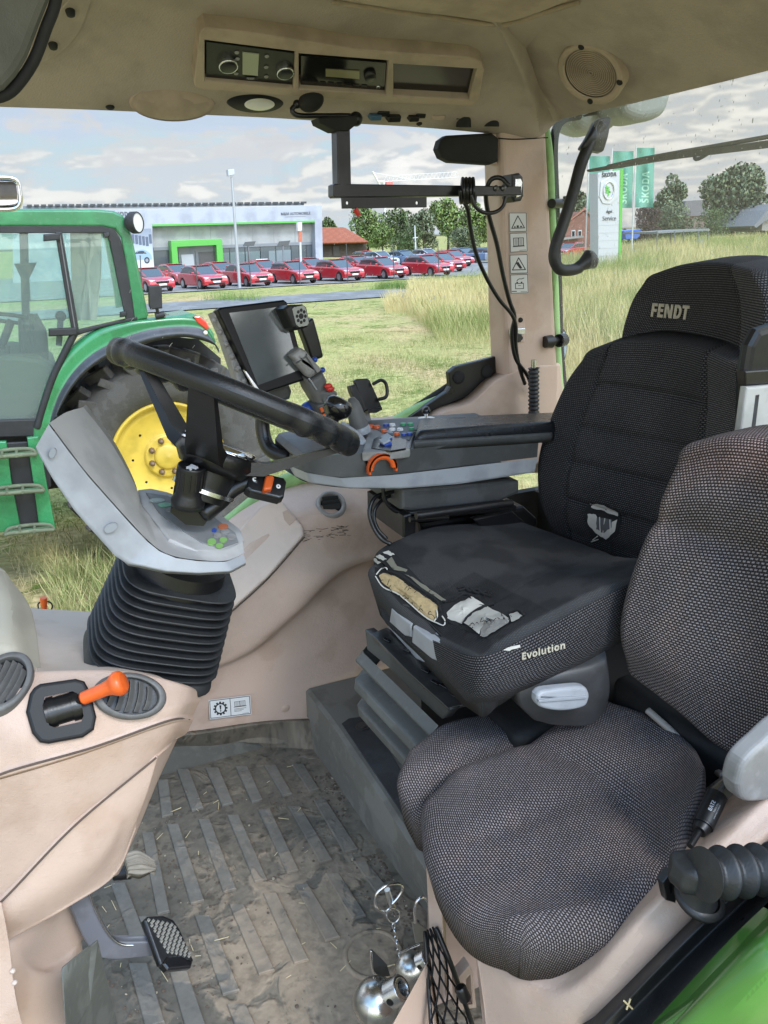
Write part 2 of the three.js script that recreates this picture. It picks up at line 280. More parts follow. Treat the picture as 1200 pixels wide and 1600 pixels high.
// ---- floor: rubber mat with raised ribs, mud trodden in
const FX0 = -0.75, FX1 = 0.75, FZ0 = -1.95, FZ1 = -0.25;
const mud = (x, z) => {
  const wx = fbm(x * 6, z * 6, 4, 5) - 0.5, wz = fbm(x * 6 + 9, z * 6, 4, 6) - 0.5;
  const core = Math.exp(-(((x - 0.30) / 0.22) ** 2 + ((z + 1.16) / 0.34) ** 2)), side = 0.6 * Math.exp(-(((x - 0.52) / 0.07) ** 2));
  const n = fbm(x * 19 + wx * 5, z * 15 + wz * 5, 6, 8), n2 = fbm(x * 60 + wx * 6, z * 60 + wz * 6, 4, 9), n3 = fbm(x * 4.2, z * 4.2, 4, 13);
  return { thick: sst(0.50, 0.61, n * 0.62 + n2 * 0.2 + core * 0.30 + 0.02), film: sst(0.32, 0.74, n3 * 0.55 + n2 * 0.25 + core * 0.26 + side * 0.2), n, n2, core };
};
const floorTex = (rib) => dataTex(1024, 1024, (u, v) => {
  const x = FX0 + u * (FX1 - FX0), z = FZ0 + v * (FZ1 - FZ0), m = mud(x, z), g = fbm(x * 130, z * 130, 3, 17);
  const b = rib ? [0.148, 0.140, 0.124] : [0.118, 0.107, 0.088];
  const wear = 0.75 + 0.5 * fbm(x * 22, z * 22, 5, 21);
  let c = b.map((k) => k * wear * (0.9 + 0.2 * g));
  const dust = [0.27, 0.222, 0.165].map((k) => k * (0.75 + 0.5 * g)), clay = [0.42, 0.32, 0.225].map((k) => k * (0.7 + 0.55 * m.n2));
  const f = m.film * (rib ? 0.5 : 0.8), t = m.thick * (rib ? 0.55 : 0.66) * (0.2 + 0.7 * sst(0.1, 0.6, m.core)) * (0.55 + 0.6 * fbm(x * 45, z * 45, 4, 51));
  c = c.map((k, i) => mix(mix(k, dust[i], f), clay[i], t));
  const dark = sst(0.62, 0.74, fbm(x * 60, z * 60, 3, 33)) * (rib ? 0.08 : 0.3) * (1 - t);
  return lin3(...c.map((k) => k * (1 - dark)));
}, true);
const floorBump = dataTex(1024, 1024, (u, v) => { const x = FX0 + u * (FX1 - FX0), z = FZ0 + v * (FZ1 - FZ0), m = mud(x, z); return 0.25 + 0.5 * m.thick * (0.5 + 0.5 * m.n2) + 0.22 * fbm(x * 90, z * 90, 3, 19); });
const matM = new THREE.MeshPhysicalMaterial({ map: floorTex(false), bumpMap: floorBump, bumpScale: 0.008, roughness: 0.92, specularIntensity: 0.35 });
const ribM = new THREE.MeshPhysicalMaterial({ map: floorTex(true), bumpMap: floorBump, bumpScale: 0.005, roughness: 0.72, specularIntensity: 0.5 });
function floorUV(g) { const q = prep(g), p = q.attributes.position, u = q.attributes.uv; for (let i = 0; i < p.count; i++) u.setXY(i, (p.getX(i) - FX0) / (FX1 - FX0), (p.getZ(i) - FZ0) / (FZ1 - FZ0)); return q; }
const floor = setting('floor');
mesh('rubber_mat', floorUV(T(box(1.5, 0.04, 1.66), 0, -0.02, -1.11)), matM, floor, { keep: true });
{
  const z7 = (x, y) => Y(250 + x / 2.667, 1050 + y / 2.667, 0.004);
  // near-left corner of each rib (top end, bottom end) and its widths, as seen
  const ribs = [[-10, 450, 8, 605, 44, 46], [70, 405, 133, 578, 50, 48], [190, 400, 260, 558, 54, 46], [315, 395, 383, 543, 50, 44], [435, 389, 512, 516, 48, 38], [550, 385, 622, 497, 48, 40],
    [-75, 670, -10, 1010, 48, 50], [30, 635, 128, 967, 48, 56], [160, 615, 264, 918, 48, 54], [280, 597, 395, 875, 48, 50], [410, 575, 530, 838, 50, 48], [535, 560, 668, 795, 48, 50], [640, 532, 768, 752, 50, 56],
    [-205, 880, -110, 1150, 60, 62], [-90, 1020, 0, 1230, 60, 60], [145, 1015, 262, 1345, 62, 70], [288, 968, 412, 1260, 60, 66], [430, 922, 560, 1215, 56, 60], [560, 885, 690, 1120, 56, 60], [690, 840, 800, 1030, 56, 58], [808, 790, 905, 925, 50, 52],
    [-130, 1215, -60, 1480, 76, 80], [40, 1245, 112, 1500, 72, 80], [280, 1385, 330, 1520, 76, 80]];
  for (const [x0, y0, x1, y1, w0, w1] of ribs) {
    const a = z7(x0, y0), b = z7(x0 + w0, y0 - w0 * 0.02), c = z7(x1 + w1, y1 - w1 * 0.28), d = z7(x1, y1);
    const s = new THREE.Shape([a, b, c, d].map((p) => new THREE.Vector2(p.x, -p.z)));
    const g = new THREE.ExtrudeGeometry(s, { depth: 0.006, bevelEnabled: true, bevelSize: 0.0015, bevelThickness: 0.0015, bevelOffset: -0.0015, bevelSegments: 1 });
    g.rotateX(-Math.PI / 2); g.translate(0, -0.001, 0);
    mesh('rib', floorUV(g), ribM, floor, { keep: true });
  }
  const c = Y(583, 1492, 0), rX = Y(631, 1492, 0).x - c.x;
  const ringG = new THREE.TorusGeometry(Math.abs(rX), 0.006, 8, 48); ringG.rotateX(Math.PI / 2); at(ringG, c);
  mesh('round_cover', [floorUV(ringG), floorUV(at(cyl(rX * 0.93, rX * 0.93, 0.006, 40), c))], matM, floor, { keep: true, label: 'round cover set in the rubber mat' });
  // upturned rim of the mat along the far wall
  mesh('mat_rim', [sheet([[[150, 1170], [272, 1152], [330, 1145], [410, 1132], [487, 1128]].map(([x, y]) => Z(x, y, -1.875)), [[150, 1206], [268, 1188], [330, 1180], [400, 1167], [490, 1170]].map(([x, y]) => Y(x, y, 0.002))], 20, 6, { back: V(0, 0, -0.02), r: 0.004 })].map(floorUV), matM, floor, { keep: true });
  // flap of mat at the foot of the dash
  mesh('mat_flap', [floorUV(sheet([[Z(98, 1512, -0.98), Z(150, 1470, -1.02)], [Z(104, 1620, -0.92), Y(190, 1630, 0.004)]], 8, 8, { back: V(0, -0.012, -0.004), r: 0.003 }))], M(0.14, 0.145, 0.13, { rough: 0.8, map: dus3 }), floor, { keep: false });
  // crumbs of soil, grit and straw
  const crumbs = [], grit = [], straw = [];
  for (let i = 0; i < 2600; i++) {
    const t = rnd(); let x, z;
    if (t < 0.35) { x = 0.545 - Math.abs(rr(-1, 1) * rr(0, 1)) * 0.08; z = rr(-1.85, -0.9); } else if (t < 0.75) { x = rr(-0.15, 0.2); z = rr(-1.8, -0.8); } else { x = rr(-0.1, 0.55); z = rr(-1.85, -0.75); }
    if (fbm(x * 9, z * 9, 3, 44) < 0.47) continue;
    const s = 0.0009 + 0.0030 * rnd() ** 3, g = new THREE.IcosahedronGeometry(s, 0); g.scale(rr(0.7, 1.5), rr(0.4, 0.8), rr(0.7, 1.4)); g.rotateY(rr(0, 6)); g.translate(x, s * 0.4, z); (rnd() < 0.12 ? grit : crumbs).push(g);
  }
  for (let i = 0; i < 60; i++) { const p = V(rr(-0.1, 0.54), 0.004, rr(-1.8, -0.8)), a = rr(0, 6.3), l = rr(0.008, 0.035); straw.push(rod(p, p.clone().add(V(Math.cos(a) * l, rr(0, 0.003), Math.sin(a) * l)), 0.0008, 0.0006, 5)); }
  for (const [x, y] of [[335, 1470], [310, 1330], [500, 1620], [283, 1262], [470, 1262], [605, 1510]]) { const p = Y(x, y, 0.006), a = rr(0, 3); straw.push(rod(p, p.clone().add(V(Math.cos(a) * 0.03, 0, Math.sin(a) * 0.012)), 0.0012, 0.0008, 5)); }
  mesh('soil_crumbs', crumbs, M(0.11, 0.08, 0.06, { rough: 0.95 }), floor, { kind: 'stuff' });
  mesh('grit', grit, M(0.35, 0.30, 0.22, { rough: 0.9 }), floor, { kind: 'stuff' });
  mesh('straw_bits', straw, M(0.60, 0.50, 0.30, { rough: 0.8 }), floor, { kind: 'stuff' });
}
// ---- seat platform
const platM = M(0.19, 0.185, 0.165, { rough: 0.75, map: rep(dusty, 0.5), bump: gMid, bs: 0.0006 });
const platform = setting('seat_platform');
{
  const top = [[478, 1080], [520, 1135], [590, 1240], [672, 1372], [720, 1450]].map(([x, y]) => Y(x, y, 0.166)), bot = [[490, 1172], [520, 1214], [577, 1300], [652, 1405], [700, 1475]].map(([x, y]) => Y(x, y, 0));
  const top2 = top.map((p) => p.clone().add(V(0.011, 0.006, 0))), lip = top.map((p, i) => p.clone().lerp(bot[i], 0.42).add(V(-0.006, 0, 0))), lip2 = lip.map((p) => p.clone().add(V(0.006, -0.012, 0))), far = top.map((p) => V(1.25, 0.172, p.z));
  mesh('step_face', [floorUV(sheet([top2, top, lip, lip2, bot].map((r) => r), 30, 24, { linear: true })), floorUV(sheet([top2, far], 20, 10, { linear: true }))], platM, platform, {});
  mesh('rubber_pad', floorUV(ppoly([[534, 1130], [545, 1122], [575, 1118], [760, 1420], [735, 1440], [700, 1396], [622, 1262]], V(0, 0.176, 0), V(0, 1, 0), 0.004, { bevel: 0.0015 })), M(0.045, 0.048, 0.052, { rough: 0.7, map: dus3, bump: gMid, bs: 0.001 }), platform, { keep: false });
  const b = Y(566, 1135, 0.178); mesh('bolt', [at(cyl(0.011, 0.012, 0.008, 6), b), at(cyl(0.017, 0.017, 0.003, 20), b)], MT.darkSteel, platform);
}
// ---- far side wall with its bulges
const wall = setting('side_wall');
const wallM = M(0.60, 0.455, 0.375, { rough: 0.52, map: mld, bump: gFine, bs: 0.0007 });
const wallRows = [
  [[300, 862, -1.93], [350, 818, -1.93], [405, 782, -1.93], [470, 756, -1.94], [560, 744, -1.95], [660, 738, -1.95], [790, 730, -1.95]],
  [[296, 900, -1.86], [350, 856, -1.86], [405, 806, -1.86], [466, 778, -1.87], [560, 762, -1.88], [660, 756, -1.9], [790, 750, -1.9]],
  [[290, 960, -1.80], [340, 915, -1.80], [395, 860, -1.80], [455, 815, -1.80], [545, 806, -1.79], [660, 806, -1.8], [790, 800, -1.8]],
  [[286, 1030, -1.79], [340, 980, -1.79], [395, 930, -1.785], [455, 880, -1.78], [545, 855, -1.78], [660, 850, -1.8], [790, 850, -1.8]],
  [[284, 1060, -1.82], [340, 1035, -1.815], [398, 1006, -1.80], [462, 952, -1.785], [545, 885, -1.785], [660, 866, -1.8], [790, 860, -1.8]],
  [[283, 1076, -1.84], [340, 1052, -1.845], [402, 1022, -1.85], [468, 966, -1.852], [550, 898, -1.858], [662, 880, -1.86], [790, 872, -1.86]],
  [[280, 1130, -1.88], [340, 1108, -1.875], [410, 1090, -1.87], [475, 1040, -1.87], [560, 975, -1.87], [660, 960, -1.87], [790, 950, -1.87]],
  [[276, 1148, -1.89], [340, 1138, -1.89], [415, 1138, -1.89], [487, 1130, -1.89], [570, 1078, -1.89], [660, 1070, -1.89], [790, 1060, -1.89]]];
const wallMesh = mesh('wall_panel', sheet(wallRows.map((r) => r.map((p) => Z(...p))), 80, 80, {}), wallM, wall, { keep: false });
const caster = new THREE.Raycaster();
function hit(x, y, m) { scene.updateMatrixWorld(true); caster.set(EYE, ray(x, y)); const s = m.material.side; m.material.side = THREE.DoubleSide; const h = caster.intersectObject(m, false)[0]; m.material.side = s; if (!h) return null; const n = h.face.normal.clone(); if (n.dot(EYE.clone().sub(h.point)) < 0) n.negate(); return { p: h.point, n }; }
function plane3(a, b, c) { return { p: a, n: b.clone().sub(a).cross(c.clone().sub(a)).normalize() }; }
{
  mesh('outer_wall', [T(box(1.6, 0.62, 0.03), 1.15, 0.29, -1.98)], MT.blackMatt, wall);
  mesh('lower_wall', T(box(1.3, 0.3, 0.03), -0.1, 0.1, -1.925), M(0.12, 0.12, 0.11, { rough: 0.8, map: dus3 }), wall);
  const L = plane3(Z(345, 965, -1.755), Z(474, 832, -1.765), Z(430, 785, -1.835));
  mesh('storage_lid', ppoly([[300, 1010], [345, 967], [417, 902], [474, 836], [472, 822], [440, 782], [430, 778], [405, 792], [360, 842], [310, 892]], L.p, L.n, 0.02, { bevel: 0.006, seg: 4 }), M(0.64, 0.52, 0.44, { rough: 0.6, map: mot4, bump: gFine, bs: 0.0003 }), wall, { label: 'flush lid of the storage box' });
  const rec = ppoly([[441, 800], [449, 796], [462, 812], [452, 821], [444, 812]], L.p.clone().addScaledVector(L.n.dot(EYE.clone().sub(L.p)) > 0 ? L.n : L.n.clone().negate(), 0.002), L.n, 0.006, { bevel: 0.001 });
  mesh('handle', rec, MT.beigeTrim, wall);
  { const nn = L.n.dot(EYE.clone().sub(L.p)) > 0 ? L.n : L.n.clone().negate(), pp = L.p.clone().addScaledVector(nn, -0.005); mesh('lid_gap', tube([[300, 1013], [345, 971], [417, 906], [476, 839]].map(([x, y]) => onP(x, y, pp, nn)), 0.0016, 40, 6), M(0.06, 0.045, 0.035, { rough: 0.9 }), wall); }
  { // round air outlet
    const v = hit(517, 790, wallMesh), n = v.n.clone().lerp(V(-0.2, 0.55, 0.8).normalize(), 0.6).normalize(), r = 22 * pxm(v.p), c = v.p.clone().addScaledVector(n, 0.006);
    mesh('vent_ring', latheAt([[r * 0.72, -0.006], [r * 0.76, 0.004], [r * 0.86, 0.008], [r * 1.02, 0.006], [r * 1.1, -0.004]], c, n, 40), MT.greyMid, wall);
    mesh('vent_bowl', latheAt([[0.0001, -0.004], [r * 0.75, -0.004]], c, n, 32), MT.black, wall);
    for (const k of [-0.42, -0.1, 0.22]) { const ax = new THREE.Vector3().crossVectors(n, V(0, 1, 0)).normalize(), ay = new THREE.Vector3().crossVectors(n, ax); mesh('vent_slat', frame(T(box(r * 1.25 * Math.sqrt(1 - k * k), 0.002, 0.014), 0, 0, 0, 0.7, 0, 0), c.clone().addScaledVector(ay, k * r).addScaledVector(n, 0.002), ax, ay), MT.rubber, wall); }
  }
  { // warning label
    const a = hit(330, 1107, wallMesh), b = hit(390, 1100, wallMesh), c = hit(360, 1092, wallMesh), P = plane3(a.p, b.p, c.p);
    const t = canvasTex(512, 240, (x, w, h) => {
      x.fillStyle = '#dfe2e4'; x.fillRect(0, 0, w, h); x.strokeStyle = '#222'; x.lineWidth = 7; x.strokeRect(12, 12, w - 24, h - 24); x.beginPath(); x.moveTo(258, 12); x.lineTo(258, h - 12); x.stroke();
      x.save(); x.translate(135, 120); x.fillStyle = '#161616'; for (let i = 0; i < 12; i++) { x.rotate(Math.PI / 6); x.fillRect(-11, -86, 22, 26); } x.beginPath(); x.arc(0, 0, 68, 0, 7); x.fill(); x.fillStyle = '#dfe2e4'; x.beginPath(); x.arc(0, 0, 53, 0, 7); x.fill(); x.fillStyle = '#161616'; x.beginPath(); x.moveTo(-12, -40); x.lineTo(12, -40); x.lineTo(6, 14); x.lineTo(-6, 14); x.fill(); x.beginPath(); x.arc(0, 30, 9, 0, 7); x.fill(); x.restore();
      x.strokeStyle = '#333'; x.fillStyle = '#333'; x.lineWidth = 5; x.strokeRect(310, 60, 64, 60); x.strokeRect(378, 60, 64, 60); for (let i = 0; i < 5; i++) { x.fillRect(318, 70 + i * 10, 46, 3); x.fillRect(388, 70 + i * 10, 46, 3); } x.fillRect(296, 122, 160, 6);
      for (let i = 0; i < 3; i++) x.fillRect(300, 146 + i * 15, 150 - i * 30, 5); x.fillRect(400, 214, 80, 4);
    });
    const n = P.n.dot(EYE.clone().sub(P.p)) > 0 ? P.n : P.n.clone().negate(), p0 = P.p.clone().addScaledVector(n, 0.006);
    mesh('warning_label', pquad([[326, 1094], [391, 1086], [393, 1116], [328, 1124]], p0, n), new THREE.MeshPhysicalMaterial({ map: t, roughness: 0.35 }), wall, { keep: true, label: 'white warning sticker with a toothed wheel and a book' });
  }
  { const s = hit(446, 1107, wallMesh); mesh('screw', [latheAt([[0.0001, 0.003], [0.008, 0.003], [0.010, 0.001], [0.013, 0.0]], s.p, s.n, 20), latheAt([[0.0001, 0.0045], [0.003, 0.0045]], s.p, s.n, 10)], MT.beigeTrim, wall); }
  // scuffs: rubbed streaks of dirt lying on the plastic
  const sc = []; for (let i = 0; i < 46; i++) { const x = rr(470, 545), y = 838 + (x - 470) * -0.12 + rr(-9, 9), h = hit(x, y, wallMesh); if (h) sc.push(frame(T(box(rr(0.004, 0.02), rr(0.0006, 0.0016), 0.0004)), h.p.addScaledVector(h.n, 0.0006), V(1, rr(-0.6, 0.4), 0.1), h.n.clone().cross(V(1, 0, 0)))); }
  mesh('scuff_marks', sc, M(0.10, 0.075, 0.055, { rough: 0.9 }), wall, { kind: 'stuff' });
}
// ---- window sill: painted steel edge, rubber seal
const sill = setting('window_sill');
mesh('steel_edge', [tube([[330, 842], [375, 805], [430, 762], [470, 744], [540, 715], [610, 668], [660, 640], [720, 616], [790, 598]].map(([x, y]) => Z(x, y, -1.955)), 0.022, 50, 10)], MT.frameGreen, sill);
mesh('rubber_seal', [tube([[335, 850], [378, 812], [432, 772], [470, 752], [545, 712], [612, 664], [660, 632], [700, 606], [722, 590], [790, 560]].map(([x, y]) => Z(x, y, -1.965)), 0.013, 50, 10)], MT.blackMatt, sill);
mesh('rear_quarter_trim', [zp([[560, 660], [620, 655], [690, 642], [760, 618], [800, 596], [805, 575], [868, 580], [872, 655], [860, 740], [560, 740]], -1.93, 0.05, { bevel: 0.008 })], MT.beigeTrim, sill);
{
  mesh('window_fixing', [zp([[640, 652], [698, 612], [703, 604], [701, 582], [712, 573], [786, 554], [787, 596], [775, 606], [700, 632], [655, 655]], -1.925, 0.02, { bevel: 0.003 })], MT.black, sill);
  for (const [x, y] of [[717, 590], [761, 581]]) mesh('bolt', latheAt([[0.0001, 0.006], [0.012, 0.006], [0.016, 0.002], [0.018, 0]], Z(x, y, -1.923), V(0, 0, 1), 20), MT.blackMatt, sill);
}
// ---- roof liner
const roof = setting('ceiling');
const edge = [[-420, 150, ZW], [-150, 158, ZW], [0, 163, ZW], [150, 168, ZW], [300, 175, ZW], [430, 181, ZW], [545, 189, ZW], [660, 196, ZW], [770, 206, -1.885], [835, 214, -1.875]].map((p) => Z(...p)).concat([[872, 186], [900, 178], [1000, 155], [1100, 131], [1200, 106], [1330, 74], [1700, -15]].map(([x, y]) => X(x, y, 1.3)));
const nE = edge.length, inw = edge.map((p, i) => i < 8 ? V(0, 0, 1) : i > 11 ? V(-1, 0, 0) : V(-Math.sin((i - 7) / 5 * Math.PI / 2), 0, Math.cos((i - 7) / 5 * Math.PI / 2)));
const steps = [[-0.02, 0.012], [-0.004, -0.004], [0.02, 0.002], [0.05, 0.016], [0.09, 0.046], [0.16, 0.085], [0.24, 0.125], [0.33, 0.15], [0.5, 0.162], [0.9, 0.17]];
const roofMesh = mesh('roof_liner', sheet(steps.map(([a, b]) => edge.map((p, i) => { if (a <= 0.05) return p.clone().addScaledVector(inw[i], a).add(V(0, b, 0)); const kk = 0.8 * a * a, sm = (q, w) => 0.5 * (q + w - Math.sqrt((q - w) ** 2 + kk)); return V(sm(p.x, 1.3 - a), p.y + b, -sm(-p.z, -(ZW + a))); })), 120, 60, { back: V(0, 0.06, 0), r: 0.004 }), MT.liner, roof);
mesh('roof_panel', T(box(2.15, 0.05, 1.65), 0.45, 1.86, -1.175), MT.liner, roof);
{
  const yC = 1.775; // hatch lid in the flat of the ceiling
  const hh = [[600, 6], [800, 24], [780, 4]].map(([x, y]) => hit(x, y, roofMesh).p), hq = plane3(...hh), hn = hq.n.y > 0 ? hq.n.clone().negate() : hq.n, hp = ppoly([[440, -60], [515, -6], [540, 4], [600, 13], [765, 36], [782, 38], [800, 35], [850, 18], [905, -2], [960, -40], [700, -70]], hq.p.clone().addScaledVector(hn, 0.034), hn, 0.05, { bevel: 0.008, seg: 4 });
  mesh('roof_hatch', hp, MT.linerTrim, roof, { label: 'hatch lid in the roof' });
  mesh('hatch_edge', tube([[520, -10], [545, 4], [600, 13], [680, 24], [765, 36], [785, 38], [805, 33], [850, 18], [905, -4]].map(([x, y]) => { const h = hit(x, Math.max(1, y), roofMesh); return h.p.addScaledVector(h.n, 0.002); }), 0.005, 50, 8), MT.linerTrim, roof);
  // console let into the liner
  const a = hit(330, 138, roofMesh), b = hit(735, 150, roofMesh), c = hit(540, 70, roofMesh), P = plane3(a.p, b.p, c.p), n = P.n.dot(EYE.clone().sub(P.p)) > 0 ? P.n : P.n.clone().negate();
  const pl = (k) => P.p.clone().addScaledVector(n, k + 0.016);
  mesh('roof_console', ppoly([[303, 128], [312, 52], [320, 43], [400, 52], [560, 78], [735, 90], [752, 97], [757, 108], [748, 158], [738, 166], [560, 158], [318, 140], [305, 136]], pl(0.016), n, 0.05, { bevel: 0.0025, seg: 2, holes: [[[320, 63], [320, 126], [458, 138], [462, 81]], [[467, 84], [467, 139], [603, 148], [607, 95]], [[615, 100], [615, 150], [733, 156], [745, 108]]] }), MT.linerTrim, roof);
  const dk = (pts, k, m, nm, dp = 0.02, o = {}) => mesh(nm, ppoly(pts, pl(k), n, dp, { bevel: 0.001, ...o }), m, roof);
  dk([[316, 60], [316, 130], [462, 142], [466, 78]], -0.010, MT.black, 'pocket_back', 0.004); dk([[463, 80], [463, 142], [607, 152], [611, 92]], -0.016, MT.black, 'pocket_back', 0.004); dk([[611, 98], [611, 154], [737, 160], [749, 104]], -0.001, MT.gloss, 'pocket_back', 0.004);
  // climate control panel
  dk([[322, 65], [322, 124], [457, 136], [460, 83]], 0.008, MT.black, 'climate_panel', 0.018);
  const knob = (x, y, r) => { const p = onP(x, y, pl(0.008), n), R = r * pxm(p); mesh('knob', latheAt([[R * 0.78, 0], [R * 0.8, 0.008], [R * 0.72, 0.011], [0.0001, 0.011]], p, n, 28), MT.black, roof); mesh('knob_ring', latheAt([[R * 0.8, 0], [R * 0.8, 0.009], [R * 0.95, 0.009], [R, 0.006], [R, 0]], p, n, 36), MT.steel, roof); };
  knob(356, 99, 15.5); knob(445, 110, 14);
  const lcd = M(0.34, 0.36, 0.27, { rough: 0.25 });
  dk([[379, 82], [379, 117], [403, 119], [405, 85]], 0.010, lcd, 'climate_display', 0.003);
  const icon = (w, h, f) => new THREE.MeshPhysicalMaterial({ map: canvasTex(w, h, f), roughness: 0.5 });
  mesh('panel_lettering', pquad([[383, 120], [402, 121], [402, 126], [383, 125]], pl(0.0092), n), icon(128, 32, (x, w, h) => { x.fillStyle = '#111'; x.fillRect(0, 0, w, h); x.fillStyle = '#aaa'; x.font = 'bold 26px sans-serif'; x.fillText('FENDT', 16, 25); }), roof, { keep: true });
  for (const [x, y] of [[417, 88], [416, 105], [416, 120], [370, 82], [371, 92], [369, 115]]) { const p = onP(x, y, pl(0.009), n); mesh('button', latheAt([[0.0001, 0.001], [0.004, 0.001], [0.0045, 0]], p, n, 12), MT.greyMid, roof); }
  // radio
  dk([[470, 87], [470, 137], [601, 146], [604, 98]], 0.006, MT.gloss, 'radio', 0.02);
  dk([[509, 109], [509, 120], [562, 124], [562, 112]], 0.0085, M(0.24, 0.22, 0.13, { rough: 0.25 }), 'radio_display', 0.003);
  { const p = onP(591, 136, pl(0.006), n); mesh('knob_ring', latheAt([[0.0028, 0.002], [0.004, 0.002], [0.0045, 0]], p, n, 16), MT.steel, roof); const q = onP(578, 117, pl(0.006), n); mesh('knob', latheAt([[0.0001, 0.009], [0.012, 0.009], [0.013, 0]], q, n, 20), MT.black, roof); }
  for (let i = 0; i < 6; i++) { const x = 500 + i * 13, y = 128 + i * 1.0; dk([[x, y], [x, y + 3], [x + 9, y + 3.7], [x + 9, y + 0.7]], 0.0075, MT.black, 'button', 0.002, { bevel: 0 }); }
  // oval lamp shade, dome light, speaker, mic and switches, each sitting on the liner
  const sit = (x, y) => { const h = hit(x, y, roofMesh); return h; };
  const oval = (x, y, rx, ry, k, prof, nm, m, o = {}) => { const h = sit(x, y), R = rx * pxm(h.p), nn = (o.n || h.n).clone().normalize(), ax = V(1, 0, 0).addScaledVector(nn, -nn.x).normalize(), g = lathe(prof.map(([a, b]) => [a * R, b]), 40); g.scale(1, 1, o.q ?? 0.5); frame(g, h.p.clone().addScaledVector(nn, k), ax, nn); return mesh(nm, g, m, roof, o); };
  oval(270, 160, 66, 20, 0, [[0.0001, 0.012], [0.5, 0.011], [0.85, 0.008], [0.93, 0.004], [0.97, 0.006], [1, 0.002], [1.0, -0.01]], 'lamp_cover', MT.linerTrim, { n: V(0, -0.75, 0.65), q: 0.5, label: 'oval cover under the roof edge' });
  oval(400, 160, 47, 9, 0.002, [[0.0001, 0.002], [0.9, 0.002], [1, -0.004]], 'dome_lamp_base', MT.black, { n: V(0, -0.8, 0.6), q: 0.42 });
  oval(405, 161, 27, 7, 0.004, [[0.0001, 0.005], [0.7, 0.004], [1, -0.002]], 'dome_lamp_lens', M(0.75, 0.74, 0.70, { rough: 0.15, clearcoat: 1 }), { n: V(0, -0.8, 0.6), q: 0.5 });
  { // speaker
    const h = sit(930, 103), n0 = V(-0.80, -0.42, 0.42).normalize().lerp(h.n, 0.5).normalize(), R = 54 * pxm(h.p), c = h.p.clone().addScaledVector(n0, 0.02);
    const ay = V(0.25, 0.6, 0.6).addScaledVector(n0, -V(0.25, 0.6, 0.6).dot(n0)).normalize(), ax = new THREE.Vector3().crossVectors(ay, n0);
    const sc = (g) => { g.rotateX(Math.PI / 2); return frame(g, c, ax, ay); };
    mesh('speaker_ring', sc(lathe([[R * 0.8, 0.003], [R * 0.84, 0.007], [R * 0.95, 0.008], [R * 1.02, 0.004], [R * 1.06, -0.06]], 56)), MT.linerTrim, roof);
    mesh('speaker_cone', sc(lathe([[0.0001, -0.002], [R * 0.82, -0.001]], 40)), M(0.27, 0.215, 0.175, { rough: 0.8 }), roof);
    const slots = []; for (let k = 1; k < 13; k++) { const g = new THREE.TorusGeometry(R * 0.062 * k, 0.0014, 6, 48); slots.push(frame(g, c.clone().addScaledVector(n0, 0.0015), ax, ay)); }
    mesh('speaker_grille', slots, MT.linerTrim, roof);
    for (const [a, b] of [[-0.72, 0.58], [0.78, 0.52], [0.55, -0.74]]) mesh('screw', latheAt([[0.0001, 0.003], [0.006, 0.002], [0.007, 0]], c.clone().addScaledVector(ax, a * R * 0.98).addScaledVector(ay, b * R * 0.98).addScaledVector(n0, 0.007), n0, 12), MT.blackMatt, roof);
  }
  // screws of the front corner piece
  mesh('corner_trim', [ppoly([[30, 110], [60, 60], [100, 10], [150, -40], [130, 40], [100, 80], [70, 98]], hit(90, 60, roofMesh).p.addScaledVector(hit(90, 60, roofMesh).n, 0.004), hit(90, 60, roofMesh).n, 0.006, { bevel: 0.002, smooth: true })], MT.liner, roof);
  for (const [x, y] of [[109, 14], [82, 66]]) { const h = sit(x, y); mesh('screw', latheAt([[0.0001, 0.012], [0.007, 0.011], [0.009, 0]], h.p, h.n, 12), MT.blackMatt, roof); }
  for (const [x, y, s] of [[172, 167, 1], [655, 193, 0.8]]) { const h = sit(x, y); mesh('button', at(ball(0.009 * s, 12).scale(1, 0.7, 1), h.p), MT.blackMatt, roof); }
  // switches and sockets along the roof edge
  const swp = ppoly([[566, 170], [586, 166], [800, 186], [796, 196], [700, 196], [570, 184]], Z(580, 178, -1.865), V(0, -0.55, 0.83), 0.02, { bevel: 0.005 }); mesh('switch_strip', swp, MT.linerTrim, roof);
  const sw = (x, y, w, h, m, k = 0.012) => { const p = Z(x, y, -1.85), s = pxm(p); mesh('switch', frame(box(w * s, h * s, k * 2, 0.003), p, V(1, 0.04, 0), V(0, 0.83, 0.55)), m, roof); };
  sw(585, 181, 19, 9, M(0.05, 0.12, 0.2, { rough: 0.4 })); sw(597, 175, 20, 9, MT.black); sw(614, 183, 22, 10, MT.black); sw(645, 183, 17, 9, MT.black); sw(655, 178, 17, 8, MT.black); sw(683, 181, 22, 8, MT.linerTrim);
  for (const [x, y] of [[725, 181], [769, 180]]) { const p = Z(x, y, -1.85), s = pxm(p); mesh('socket', [frame(box(34 * s, 7 * s, 0.02, 0.004), p, V(1, 0.04, 0), V(0, 0.9, 0.45)), frame(T(cyl(11 * s, 12 * s, 14 * s, 18), 0, -9 * s, 0), p, V(1, 0, 0), V(0, 1, 0.1))], MT.blackMatt, roof); }
}
